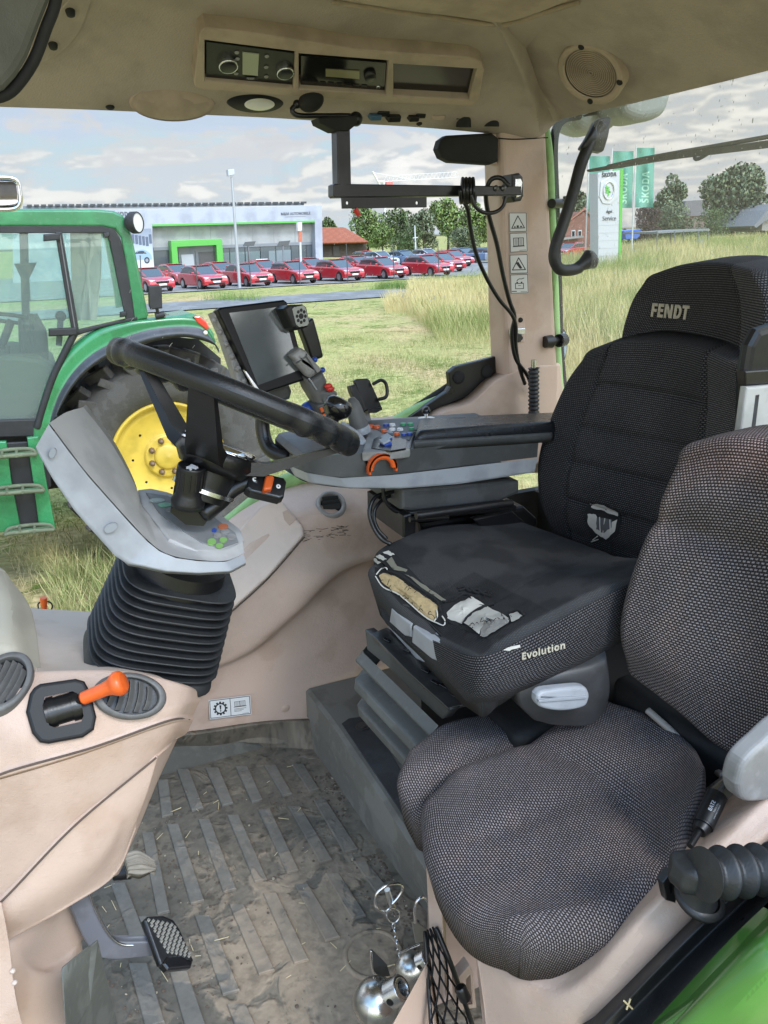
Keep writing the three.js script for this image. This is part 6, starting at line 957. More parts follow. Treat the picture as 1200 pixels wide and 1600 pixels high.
const fm = thing('fender_lamp', 'small blue grey lens beyond the rear post', 'lamp', Z(878, 540, -2.1)); mesh('lens', at(ball(0.03, 18).scale(0.5, 1.6, 0.5), Z(878, 541, -2.1)), M(0.30, 0.38, 0.45, { rough: 0.25 }), fm); mesh('rim', at(T(new THREE.TorusGeometry(0.02, 0.005, 8, 20).scale(0.75, 2.2, 1)), Z(878, 541, -2.1)), MT.black, fm);
// ---- hitch balls in the door pocket, with linch pin and chain
const hz = -0.93;
function hitchBall(label, x, y, r, z) {
  const c = Z(x, y, z), s = pxm(c), t = thing('hitch_ball', label, 'hitch ball', c, 'steel hitch balls by the door');
  const ax = V(0.55, 0.55, 0.35).normalize(); mesh('ball', at(ball(r * s, 40), c), MT.zinc, t);
  mesh('collar', [latheAt([[r * 0.56 * s, r * 0.55 * s], [r * 0.56 * s, r * 1.45 * s], [r * 0.5 * s, r * 1.5 * s], [r * 0.3 * s, r * 1.5 * s], [r * 0.3 * s, r * 0.8 * s]], c, ax, 36)], MT.steel, t);
  const hole = c.clone().addScaledVector(ax, r * 1.0 * s).addScaledVector(V(-0.5, 0.3, 0.8).addScaledVector(ax, -V(-0.5, 0.3, 0.8).dot(ax)).normalize(), r * 0.555 * s);
  mesh('cross_hole', latheAt([[0.0001, 0.0006], [r * 0.13 * s, 0.0006], [r * 0.16 * s, 0.0]], hole, hole.clone().sub(c.clone().addScaledVector(ax, r * s)), 16), MT.gloss, t); return t;
}
hitchBall('shiny steel hitch ball nearest the camera at the bottom edge', 588, 1566, 37, -0.93);
hitchBall('smaller looking steel hitch ball beside the net', 641, 1512, 24, -1.02);
const wire = (pts, z, r = 0.0026, o) => tube(pts.map(([x, y]) => Z(x, y, z)), r, 40, 8, o);
const pin = thing('linch_pin', 'zinc linch pin with a D shaped wire ring on a chain', 'pin', Z(612, 1400, -1.0));
mesh('pin_shaft', [rod(Z(605, 1390, -1.0), Z(614, 1418, -1.0), 4.6 * pxm(Z(610, 1400, -1.0)), 5.2 * pxm(Z(610, 1400, -1.0)))], MT.zinc, pin);
mesh('wire_ring', wire([[613, 1412], [622, 1402], [629, 1390], [626, 1382], [615, 1381], [600, 1386], [589, 1396], [586, 1410], [590, 1420], [604, 1424], [610, 1422]], -0.995, 0.0024), MT.chrome, pin);
mesh('key_ring', wire([[604, 1430], [606, 1421], [614, 1419], [623, 1424], [624, 1434], [618, 1441], [609, 1440]], -0.99, 0.0014, { closed: true }), MT.chrome, pin);
for (let i = 0; i < 6; i++) { const t = i / 5.6, x = mix(615, 625, t), y = mix(1447, 1502, t), c = Z(x, y, -0.99 + 0.0 * i), g = new THREE.TorusGeometry(0.005, 0.0013, 8, 18); g.scale(0.62, 1.15, 1); mesh('chain_link', frame(T(g, 0, 0, 0, 0, i % 2 ? 1.2 : 0.2, 0), c, V(1, 0.15, 0), V(-0.15, 1, 0)), MT.chrome, pin); }
const clip = thing('wire_clip', 'bent zinc wire latch standing behind the steel ball', 'clip', Z(655, 1440, -1.0));
mesh('wire', [wire([[649, 1442], [648, 1422], [652, 1408], [660, 1402], [668, 1408], [672, 1422]], -1.0, 0.0028)], MT.chrome, clip); mesh('tongue', [zp([[644, 1442], [650, 1440], [668, 1452], [668, 1470], [650, 1474]], -1.01, 0.004, { bevel: 0.001 })], MT.zinc, clip);
const clip2 = thing('wire_clip', 'bent zinc latch plate standing on the steel ball at the bottom edge', 'clip', Z(590, 1520, -0.98));
mesh('plate', [zp([[578, 1486], [581, 1484], [605, 1508], [610, 1525], [588, 1528], [582, 1516]], -0.99, 0.003, { bevel: 0.0008 })], MT.darkSteel, clip2); mesh('wire', wire([[580, 1486], [581, 1506], [584, 1520], [592, 1526]], -0.985, 0.0022), MT.chrome, clip2); mesh('latch_wire', [wire([[624, 1490], [640, 1482], [655, 1476]], -1.0, 0.002), wire([[618, 1534], [632, 1545], [640, 1552]], -0.95, 0.003)], MT.chrome, clip2);
// ---- cargo net
const net = thing('storage_net', 'black stretch net across the open door pocket', 'net', Z(700, 1530, -0.8));
{
  const N = (u, v) => { const l = [mix(664, 676, v), mix(1456, 1640, v)], r = [mix(676, 746, v ** 0.9), mix(1448, 1640, v)]; return Z(mix(l[0], r[0], u), mix(l[1], r[1], u * 0.9), mix(-0.89, -0.80, v) + 0.02 * Math.sin(u * 3.1) + 0.008 * Math.sin(v * 20 + u * 9)); };
  const cords = []; for (let k = 0; k < 6; k++) for (const sg of [1, -1]) { const pts = []; for (let i = 0; i <= 16; i++) { const v = i / 16, a = (k / 3 + sg * v * 1.3 + 10) % 2, u = a > 1 ? 2 - a : a; pts.push(N(u, v)); } cords.push(tube(pts, 0.0017, 60, 6)); }
  mesh('mesh_cords', cords, MT.blackMatt, net);
  mesh('edge_cord', [tube([N(1, 0), N(1, 0.25), N(1, 0.5), N(1, 0.75), N(1, 1)].map((p) => p.add(V(0.004, 0, 0.004))), 0.0042, 40, 8), tube([N(0, 0), N(0, 0.3), N(0, 0.6), N(0, 1)], 0.0034, 40, 8)], MT.black, net);
  const t0 = Z(718, 1542, -0.80), t1 = Z(728, 1562, -0.795); mesh('cord_toggle', latheAt([[0.006, 0], [0.0095, 0.003], [0.0095, t0.distanceTo(t1) - 0.003], [0.006, t0.distanceTo(t1)]], t0, t1.clone().sub(t0), 20), MT.black, net);
}
// ================================================================ OUTSIDE
const G0 = -1.55;
const gh = (x, z) => { const r = Math.hypot(x, z); return G0 + 0.10 * sst(9, 42, r) + 0.0012 * Math.max(0, r - 60) + 0.03 * (fbm(x * 0.35 + 50, z * 0.35 + 50, 3, 6) - 0.5) * sst(60, 30, r) + 1.25 * sst(0.66, 0.95, x / Math.max(1, -z)) * sst(24, 75, r) * (z < 0 ? 1 : 0); };
const gnd = (x, y) => { const d = ray(x, y); let a = 2, b = 2; for (let i = 0; i < 400; i++) { b = a * 1.03; const p = EYE.clone().addScaledVector(d, b); if (p.y < gh(p.x, p.z)) break; a = b; } for (let i = 0; i < 24; i++) { const m = (a + b) / 2, p = EYE.clone().addScaledVector(d, m); if (p.y < gh(p.x, p.z)) b = m; else a = m; } return EYE.clone().addScaledVector(d, b); };
const grassTex = dataTex(1024, 1024, (u, v) => {
  const a = fbm(u * 9, v * 9, 5, 1, 9), wx = fbm(u * 30, v * 30, 3, 2, 30), f = fbm(u * 150 + wx * 6, v * 40, 3, 3), f2 = fbm(u * 40, v * 150 + wx * 6, 3, 4), n = fbm(u * 90, v * 90, 3, 5, 90);
  const straw = sst(0.30, 0.52, a * 0.55 + Math.max(f, f2) * 0.5 - 0.03), g = [mix(0.10, 0.19, n), mix(0.15, 0.24, n), mix(0.035, 0.07, n)], s = [mix(0.37, 0.62, f2), mix(0.305, 0.50, f2), mix(0.165, 0.30, f2)];
  const dk = 0.6 + 0.65 * n; return lin3(...g.map((k, i) => mix(k, s[i], straw) * dk));
}, true);
{
  const N = 150, pos = [], col = [], uv = [], idx = [], rad0 = 2.5, rad1 = 900, M0 = 220, cu = M0 + 1;
  for (let j = 0; j <= N; j++) { const r = j === 0 ? 0.01 : rad0 * (rad1 / rad0) ** ((j - 1) / (N - 1)); for (let i = 0; i <= M0; i++) { const a = i / M0 * Math.PI * 2, x = r * Math.cos(a), z = r * Math.sin(a); pos.push(x, gh(x, z), z); uv.push(x / 6, z / 6); const n = fbm(x * 0.16 + 7, z * 0.16 + 3, 4, 77), m = fbm(x * 0.9, z * 0.9, 3, 78), far = sst(18, 34, -z) , gr = sst(0.42, 0.62, n * 0.6 + m * 0.4 + 0.10 * far); col.push(mix(0.98, 0.70, gr), mix(0.90, 0.86, gr), mix(0.82, 0.56, gr)); } }
  for (let j = 0; j < N; j++) for (let i = 0; i < M0; i++) { const a = j * cu + i; idx.push(a, a + cu, a + 1, a + 1, a + cu, a + cu + 1); }
  const g = new THREE.BufferGeometry(); g.setAttribute('position', new THREE.Float32BufferAttribute(pos, 3)); g.setAttribute('uv', new THREE.Float32BufferAttribute(uv, 2)); g.setAttribute('color', new THREE.Float32BufferAttribute(col, 3)); g.setIndex(idx); g.computeVertexNormals();
  if (g.attributes.normal.getY(5000) < 0) { for (let k = 0; k < idx.length; k += 3) { const t = idx[k]; idx[k] = idx[k + 1]; idx[k + 1] = t; } g.setIndex(idx); g.computeVertexNormals(); }
  const m = new THREE.Mesh(g, new THREE.MeshPhysicalMaterial({ map: grassTex, vertexColors: true, roughness: 0.95, specularIntensity: 0.2, bumpMap: grassTex, bumpScale: 0.05 })); m.name = 'ground'; m.userData.kind = 'structure'; m.receiveShadow = true; scene.add(m);
}
// road and the paved yard of the dealer: sheets on the ground
function onGround(x0, x1, z0, z1, nx, nz, lift) { const P = []; for (let j = 0; j <= nz; j++) { const r = []; for (let i = 0; i <= nx; i++) { const x = mix(x0, x1, i / nx), z = mix(z0, z1, j / nz); r.push(V(x, gh(x, z) + lift, z)); } P.push(r); } return gridGeo(P, nx, nz); }
const asph = M(0.21, 0.215, 0.22, { rough: 0.85, map: rep(dusty, 3), bump: rep(grain, 0.4), bs: 0.004 });
{
  const q0 = gnd(420, 470), zr = q0.z; const road = mesh('road', onGround(-60, 26, zr - 2.6, zr + 2.8, 120, 12, 0.05), asph); road.userData.kind = 'structure';
  const yard = mesh('yard', onGround(-80, 44, -90, -50.5, 120, 40, 0.05), M(0.26, 0.26, 0.255, { rough: 0.85, map: rep(dusty, 4) })); yard.userData.kind = 'structure';
}
// blades and straw near, tall grass at the right
const bladeG = (h, w) => { const g = new THREE.BufferGeometry(); g.setAttribute('position', new THREE.Float32BufferAttribute([-w, 0, 0, w, 0, 0, w * 0.6, h * 0.55, h * 0.10, -w, 0, 0, w * 0.6, h * 0.55, h * 0.10, -w * 0.6, h * 0.55, h * 0.10, -w * 0.6, h * 0.55, h * 0.10, w * 0.6, h * 0.55, h * 0.10, 0, h, h * 0.32], 3)); g.setAttribute('uv', new THREE.Float32BufferAttribute(18, 2)); g.computeVertexNormals(); return g; };
function scatter(name, geo, n, place, colf, mat, label) {
  const m = new THREE.InstancedMesh(geo, mat, n), o = new THREE.Object3D(); let k = 0;
  for (let i = 0; i < n * 3 && k < n; i++) { const p = place(); if (!p) continue; o.position.set(p.x, gh(p.x, p.z) + (p.dy || 0), p.z); o.rotation.set(rr(-0.35, 0.35) * (p.flat || 1), rr(0, 6.28), rr(-0.35, 0.35) * (p.flat || 1)); o.scale.setScalar(p.s); o.updateMatrix(); m.setMatrixAt(k, o.matrix); m.setColorAt(k, colf(p)); k++; }
  m.count = k; m.name = name; m.userData.kind = 'stuff'; tag(m, label, 'grass'); m.castShadow = m.receiveShadow = true; scene.add(m); return m;
}
const bladeM = new THREE.MeshPhysicalMaterial({ roughness: 0.85, side: THREE.DoubleSide, specularIntensity: 0.2 }), CC = new THREE.Color();
const viewPt = (d0, d1, x0, x1) => { const x = rr(x0, x1), d = d0 + (d1 - d0) * rnd() ** 0.75, r = ray(x, 600); r.y = 0; r.normalize(); return V(r.x * d, 0, r.z * d); };
scatter('short_grass', bladeG(0.10, 0.003), 110000, () => { const p = viewPt(5.5, 26, -40, 900); return { x: p.x, z: p.z, s: rr(0.5, 1.25) * (fbm(p.x * 0.7, p.z * 0.7, 2, 3) > 0.45 ? 1 : 0.7), flat: 1.6 }; }, (p) => { const t = sst(0.34, 0.56, fbm(p.x * 0.5, p.z * 0.5, 3, 9) + rr(-0.15, 0.15)); return CC.setRGB(mix(0.18, 0.56, t), mix(0.20, 0.455, t), mix(0.06, 0.25, t)); }, bladeM, 'mown grass and straw stubble between the two tractors');
scatter('coarse_grass', bladeG(0.32, 0.005), 2600, () => { const p = viewPt(5.2, 7.6, 20, 260); return { x: p.x, z: p.z, s: rr(0.4, 1.1), flat: 1.5 }; }, () => { const t = rnd(); return CC.setRGB(mix(0.13, 0.52, t), mix(0.2, 0.45, t), mix(0.05, 0.22, t)); }, bladeM, 'rough grass stalks beside the steps of the green tractor');
scatter('tall_grass', bladeG(1.0, 0.011), 120000, () => { const u = rnd(), x = u < 0.45 ? rr(600, 830) : rr(840, 1330); const d = x < 830 ? rr(18, 47) : 15 + 75 * rnd() ** 1.3; const edge0 = x < 830 ? mix(31, 22, sst(620, 700, x)) : 17; if (d < edge0 + rr(-1.5, 1.5) ) return null; if (x < 640 && d > 36) return null; const r = ray(x, 430); r.y = 0; r.normalize(); const fx = r.x * d, fz = r.z * d; return { x: fx, z: fz, s: rr(0.35, 1.0) * (0.65 + 0.6 * fbm(fx * 0.25, fz * 0.25, 3, 12)) * sst(edge0 - 2, edge0 + 4, d) }; }, (p) => { const t = sst(0.36, 0.62, fbm(p.x * 0.22, p.z * 0.22, 3, 19) + rr(-0.16, 0.16)); return CC.setRGB(mix(0.25, 0.62, t), mix(0.31, 0.52, t), mix(0.09, 0.26, t)); }, bladeM, 'tall yellow meadow grass before the parked cars and the sign');
scatter('verge_grass', bladeG(0.6, 0.008), 2400, () => { const a = gnd(rr(330, 395), 470), b = gnd(rr(595, 640), 452), q = rnd() < 0.3 ? a : b; return { x: q.x + rr(-0.6, 0.6), z: q.z + rr(-0.8, 0.8), s: rr(0.3, 1) }; }, () => CC.setRGB(rr(0.13, 0.2), rr(0.22, 0.30), 0.07), bladeM, 'green weeds at the edge of the road');

// ---- trees
const leafMat = (r, g, b) => new THREE.MeshPhysicalMaterial({ roughness: 0.8, vertexColors: true, color: new THREE.Color().setRGB(r, g, b), side: THREE.DoubleSide, transmission: 0, specularIntensity: 0.3 });
const barkM = M(0.09, 0.07, 0.05, { rough: 0.95, map: dus3 });
const leafA = leafMat(0.13, 0.185, 0.075), leafB = leafMat(0.20, 0.28, 0.09), leafC = leafMat(0.19, 0.235, 0.14), leafR = leafMat(0.12, 0.075, 0.075);
function crownGeo(blobs, n, leaf) {
  const pos = [], col = [], nor = [], vol = blobs.map((b) => b.r ** 2), tot = vol.reduce((a, b) => a + b, 0);
  for (let i = 0; i < n; i++) {
    let t = rnd() * tot, k = 0; while (t > vol[k]) t -= vol[k++]; const b = blobs[k];
    const d = V(rr(-1, 1), rr(-0.85, 1), rr(-1, 1)).normalize(), q = b.r * (0.55 + 0.45 * rnd() ** 0.5) * (0.82 + 0.4 * fbm(d.x * 2.5 + k, d.y * 2.5 + d.z * 2, 2, 6));
    const c = V(b.x, b.y, b.z).addScaledVector(d, q), s = leaf * rr(0.6, 1.4), u = V(rr(-1, 1), rr(-1, 1), rr(-1, 1)).normalize(), w = new THREE.Vector3().crossVectors(u, V(rr(-1, 1), rr(-1, 1), rr(-1, 1))).normalize();
    const A = [c.clone().addScaledVector(u, s), c.clone().addScaledVector(w, s * 0.6), c.clone().addScaledVector(u, -s), c.clone().addScaledVector(w, -s * 0.6)], nn = d.clone().multiplyScalar(0.8).add(new THREE.Vector3().crossVectors(u, w).multiplyScalar(0.5)).normalize();
    const kk = rr(0.65, 1.35), y = rr(-0.1, 0.15); for (const j of [0, 1, 2, 0, 2, 3]) { pos.push(A[j].x, A[j].y, A[j].z); nor.push(nn.x, nn.y, nn.z); col.push(kk * (1 + y), kk, kk * (1 - y)); }
  }
  const g = new THREE.BufferGeometry(); g.setAttribute('position', new THREE.Float32BufferAttribute(pos, 3)); g.setAttribute('normal', new THREE.Float32BufferAttribute(nor, 3)); g.setAttribute('uv', new THREE.Float32BufferAttribute(new Float32Array(pos.length / 3 * 2), 2)); g.setAttribute('color', new THREE.Float32BufferAttribute(col, 3)); return g;
}
function tree(label, px0, base, topY, wpx, dist, m, o = {}) {
  const r = ray(px0, base), s = dist / r.dot(fwd), b = EYE.clone().addScaledVector(r, s), k = dist / FOC, h = (base - topY) * k, w = wpx * k / 2, gy = gh(b.x, b.z); b.y = Math.min(b.y, gy);
  const t = thing(o.name || 'tree', label, o.cat || 'tree', b, o.group); const H0 = h + Math.max(0, EYE.y + s * r.y - b.y);
  const blobs = [], n = o.blobs || 14; for (let i = 0; i < n; i++) { const yy = rr(o.low ?? 0.28, 0.86), ww = Math.sin(Math.PI * Math.min(1, 0.18 + yy * 0.8)) ; blobs.push({ x: rr(-0.75, 0.75) * w * ww, y: yy * H0, z: rr(-0.75, 0.75) * w * ww, r: w * rr(0.26, 0.46) }); } blobs.push({ x: 0, y: H0 * 0.62, z: 0, r: w * 0.6 }, { x: rr(-0.2, 0.2) * w, y: H0 - w * 0.3, z: 0, r: w * 0.32 });
  baseOf.delete(t); mesh('crown', crownGeo(blobs, (o.n || 2600) * 2, o.leaf || H0 * 0.024), m, t, { keep: true });
  mesh('trunk', [tube([V(0, -0.3, 0), V(0.02 * w, H0 * 0.25, 0), V(-0.03 * w, H0 * 0.5, 0), V(0, H0 * 0.8, 0)], (q) => w * mix(0.075, 0.015, q), 10, 8), tube([V(0, H0 * 0.3, 0), V(w * 0.3, H0 * 0.5, w * 0.1), V(w * 0.5, H0 * 0.66, w * 0.1)], (q) => w * mix(0.035, 0.008, q), 8, 6), tube([V(0, H0 * 0.34, 0), V(-w * 0.3, H0 * 0.52, -w * 0.1), V(-w * 0.45, H0 * 0.7, 0)], (q) => w * mix(0.035, 0.008, q), 8, 6)], barkM, t); return t;
}
const lineT = [[512, 385, 342, 40, 140, leafA, 'distant dark tree just right of the white showroom'], [575, 395, 322, 70, 100, leafB, 'light green tree rising behind the brown shed'], [622, 392, 328, 66, 112, leafA, 'dark tree with a round top left of the thin mast'], [598, 398, 352, 50, 92, leafB, 'low bright bush tree behind the shed roof end'], [662, 398, 330, 62, 95, leafC, 'greyish green tree behind the middle of the parked cars'], [700, 394, 315, 70, 105, leafB, 'tallest bright tree under the bracket plate'], [738, 396, 320, 66, 108, leafB, 'broad bright tree left of the cable'], [772, 392, 326, 60, 112, leafA, 'dark tree right behind the trailing cable'], [640, 402, 362, 60, 88, leafA, 'low dark shrub below the tree line'], [725, 402, 358, 60, 88, leafC, 'low pale shrub beneath the broad bright tree'], [812, 392, 322, 70, 110, leafA, 'tree hidden mostly behind the rear post']];
for (const [x, b, t, w, d, m, l] of lineT) tree(l, x, b + 3, t, w, d * 1.25, m, { group: 'trees behind the car park' });
tree('large round tree standing alone at the right', 1144, 372, 264, 108, 95, leafC, { n: 5200, blobs: 20, low: 0.2 });
tree('tree left of the large round tree behind the shelter', 1040, 372, 280, 62, 105, leafC, { n: 2600 });
tree('shorter round tree below the flags at right', 1052, 372, 318, 70, 92, leafC, { n: 2600, low: 0.15 });
tree('dark reddish bush between the sign and the round tree', 1008, 372, 326, 56, 88, leafR, { n: 2200, low: 0.12 });
tree('pale tree behind the grab handle and the flags', 905, 378, 305, 44, 105, leafC, { n: 1800 });
tree('low dark shrub under the large round tree', 1110, 374, 330, 70, 90, leafA, { n: 1800, low: 0.1 });
tree('bush at the right frame edge', 1190, 374, 336, 44, 92, leafA, { n: 1400, low: 0.1 });

// ---- car dealer's hall
const hallZ = -78, hz_ = (x, y, o = 0) => Z(x, y, hallZ + o);
{
  const b = thing('showroom', 'long white car showroom with a green framed entrance behind the red cars', 'building', Z(350, 430, hallZ));
  const wh = M(0.40, 0.415, 0.455, { rough: 0.55, map: rep(mottle, 6) }), pale = M(0.40, 0.40, 0.38, { rough: 0.6, map: rep(mottle, 5) }), gr = M(0.10, 0.40, 0.06, { rough: 0.45 }), dk = M(0.05, 0.055, 0.06, { rough: 0.3 }), gl = M(0.10, 0.115, 0.125, { rough: 0.08, specularIntensity: 1, clearcoat: 1 });
  const zq = (pts, o, d, m, nm, bv = 0, q) => mesh(nm, zp(pts, hallZ + o, d, { bevel: bv, ...q }), m, b);
  zq([[20, 331], [480, 321], [503, 320.5], [505, 430], [497, 440], [494, 440], [492, 346], [238, 353], [239, 420], [244, 470], [20, 470]], 0, 1.2, wh, 'wall', 0.02);
  zq([[236, 350], [494, 344], [498, 460], [236, 470]], -1.0, 0.5, pale, 'recessed_wall');
  for (let i = 0; i < 7; i++) zq([[262 + i * 33, 356], [263 + i * 33, 356], [264 + i * 33, 384], [263 + i * 33, 384]], -0.98, 0.04, M(0.3, 0.3, 0.29), 'panel_joint');
  zq([[238, 350.5], [492, 344.5], [492, 347.5], [238, 353.8]], 0.05, 0.9, gr, 'green_fascia', 0.01);
  zq([[240, 388], [492, 379], [497, 450], [240, 462]], -0.95, 0.1, gl, 'window');
  for (let i = 0; i < 10; i++) { const x = 262 + i * 24; zq([[x, 387 - i * 0.9], [x + 1.2, 387 - i * 0.9], [x + 3, 456 - i], [x + 1.8, 456 - i]], -0.9, 0.06, dk, 'mullion'); }
  zq([[240, 386.5], [492, 377.5], [492, 382], [240, 391.5]], -0.88, 0.2, M(0.22, 0.23, 0.24, { rough: 0.4 }), 'lintel');
  zq([[420, 392], [455, 390], [456, 438], [421, 440]], -0.9, 0.05, M(0.2, 0.24, 0.25, { rough: 0.1, clearcoat: 1 }), 'pane'); zq([[330, 396], [408, 392], [410, 442], [332, 446]], -0.9, 0.05, M(0.15, 0.19, 0.19, { rough: 0.1, clearcoat: 1 }), 'pane');
  zq([[400, 405], [418, 404], [418, 408], [400, 409]], -0.85, 0.05, M(0.7, 0.7, 0.7), 'door_sign');
  zq([[267, 376], [347, 373], [351, 430], [341, 431], [338, 383], [277, 386], [281, 434], [271, 435]], 0.5, 1.6, gr, 'entrance_frame', 0.03);
  zq([[278, 386], [338, 383], [342, 432], [282, 436]], -0.3, 0.1, M(0.16, 0.175, 0.18, { rough: 0.1, clearcoat: 1 }), 'entrance_glazing');
  zq([[283, 398], [302, 397], [304, 416], [285, 417]], -0.25, 0.04, M(0.4, 0.41, 0.41), 'pane'); zq([[310, 394], [336, 393], [338, 416], [312, 418]], -0.25, 0.04, M(0.09, 0.085, 0.08, { rough: 0.2 }), 'pane');
  // roof edge railing and solar rows
  zq([[36, 322], [475, 317], [475, 320.5], [36, 326.5]], -4, 0.4, M(0.16, 0.18, 0.2, { rough: 0.6 }), 'roof_edge'); for (let i = 0; i < 40; i++) { const x = 42 + i * 11; zq([[x, 319.6 - i * 0.12], [x + 8, 319.5 - i * 0.12], [x + 8, 322.5 - i * 0.12], [x, 322.6 - i * 0.12]], -3.8, 0.3, dk, 'roof_panel'); }
  zq([[480, 326], [492, 326], [492, 330], [480, 330]], 0.001, 0.002, wh, 'wall_panel');
  // lettering
  const txt = (s, pts, c, font, w, h) => mesh('lettering', pquad(pts, Z(pts[0][0], pts[0][1], hallZ + 0.03), V(0, 0, 1), 0.0), new THREE.MeshPhysicalMaterial({ map: canvasTex(w, h, (x) => { x.fillStyle = '#cdd0d6'; x.fillRect(0, 0, w, h); x.fillStyle = c; x.font = font; x.fillText(s, 8, h * 0.75); }), roughness: 0.55 }), b, { keep: true });
  letters('M&M AUTOMOBILE', [439, 336.4], [485, 335], hallZ + 0.01, M(0.07, 0.075, 0.085), b, fontR); zq([[446, 338.6], [478, 337.6], [478, 338.1], [446, 339.1]], 0.03, 0.02, M(0.2, 0.2, 0.22), 'lettering');
  letters('ŠKODA', [176, 338.5], [207, 337.6], hallZ + 0.01, M(0.06, 0.065, 0.075), b);
  // poster of a car on the left
  const pt = canvasTex(256, 384, (x, w, h) => { const g = x.createLinearGradient(0, 0, 0, h); g.addColorStop(0, '#7f8894'); g.addColorStop(0.45, '#aab2ba'); g.addColorStop(1, '#c9cdd2'); x.fillStyle = g; x.fillRect(0, 0, w, h); x.fillStyle = '#566070'; for (let i = 0; i < 6; i++) x.fillRect(10 + i * 42, 50 + (i * 37) % 30, 34, 90); x.fillStyle = '#8fa6b8'; x.beginPath(); x.moveTo(0, 300); x.lineTo(10, 240); x.quadraticCurveTo(80, 190, 150, 200); x.quadraticCurveTo(210, 220, 236, 260); x.lineTo(240, 300); x.closePath(); x.fill(); x.fillStyle = '#39424d'; x.beginPath(); x.moveTo(20, 240); x.quadraticCurveTo(90, 205, 140, 212); x.lineTo(180, 240); x.closePath(); x.fill(); x.fillStyle = '#15181c'; x.beginPath(); x.arc(175, 305, 32, 0, 7); x.fill(); x.fillStyle = '#8b9198'; x.beginPath(); x.arc(175, 305, 19, 0, 7); x.fill(); });
  mesh('poster', pquad([[203, 358], [236, 357], [241, 419], [207, 420]], Z(220, 380, hallZ + 0.05), V(0, 0, 1), 0), new THREE.MeshPhysicalMaterial({ map: pt, roughness: 0.5 }), b, { keep: true });
}
{ // brown shed with red roof
  const b = thing('shed', 'dark wooden shed with a red tiled roof right of the showroom', 'shed', Z(540, 400, -98));
  const a = (x, y, z = -98) => Z(x, y, z);
  mesh('wall', zp([[500, 378], [572, 376], [574, 402], [500, 402]], -98, 6), M(0.07, 0.055, 0.045, { rough: 0.9, map: rep(dusty, 2) }), b);
  mesh('roof', sheet([[a(500, 355, -103), a(536, 355, -103), a(540, 356, -103)], [a(500, 379, -97), a(573, 377, -97), a(575, 377, -97)]], 10, 10, { linear: true, back: V(0, -0.25, 0), r: 0.03 }), M(0.33, 0.10, 0.05, { rough: 0.9, map: rep(dusty, 1.2) }), b);
  mesh('door', zp([[520, 384], [530, 384], [531, 401], [521, 401]], -97.9, 0.1), M(0.04, 0.035, 0.03), b);
}
{ // house beyond the flags
  const b = thing('house', 'red brick house with dark roof seen left of the sign', 'house', Z(905, 385, -80)), a = (x, y, z) => Z(x, y, z);
  mesh('wall', zp([[882, 392], [885, 350], [914, 330], [935, 352], [935, 392]], -80, 8), M(0.25, 0.115, 0.085, { rough: 0.9, map: rep(dusty, 2) }), b); mesh('roof', sheet([[a(882, 352, -79.8), a(882, 352, -88)], [a(914, 328, -79.8), a(914, 328, -88)], [a(938, 353, -79.8), a(938, 353, -88)]], 4, 12, { linear: true, back: V(0, 0.3, 0), r: 0.02 }), M(0.30, 0.12, 0.08, { rough: 0.9 }), b);
  for (const x of [893, 903]) { const f = mesh('window', zp([[x, 360], [x + 6, 359], [x + 6, 370], [x, 371]], -79.95, 0.1), M(0.5, 0.5, 0.5), b); mesh('pane', zp([[x + 1, 361.5], [x + 5, 361], [x + 5, 369], [x + 1, 369.5]], -79.93, 0.05), MT.gloss, f); }
  mesh('canopy', zp([[880, 372], [912, 368], [912, 371], [880, 375]], -79, 1.2), M(0.25, 0.24, 0.23), b);
  const c = thing('barn', 'grey roofed house behind the tree under the flags', 'house', Z(1075, 375, -100)); mesh('wall', zp([[1070, 376], [1070, 335], [1105, 335], [1105, 376]], -100, 8), M(0.24, 0.17, 0.15, { rough: 0.9 }), c); mesh('roof', zp([[1064, 338], [1072, 314], [1102, 312], [1110, 337]], -99.5, 9), M(0.15, 0.14, 0.15, { rough: 0.8 }), c);
  const e = thing('barn', 'steep dark roofed barn at the right frame edge', 'house', Z(1200, 355, -70)); mesh('wall', zp([[1190, 360], [1192, 345], [1230, 330], [1230, 362]], -70, 5), M(0.25, 0.24, 0.22), e); mesh('roof', zp([[1178, 353], [1200, 328], [1215, 318], [1235, 318], [1235, 336], [1196, 345], [1182, 356]], -69.5, 6), M(0.17, 0.175, 0.19, { rough: 0.8 }), e);
}
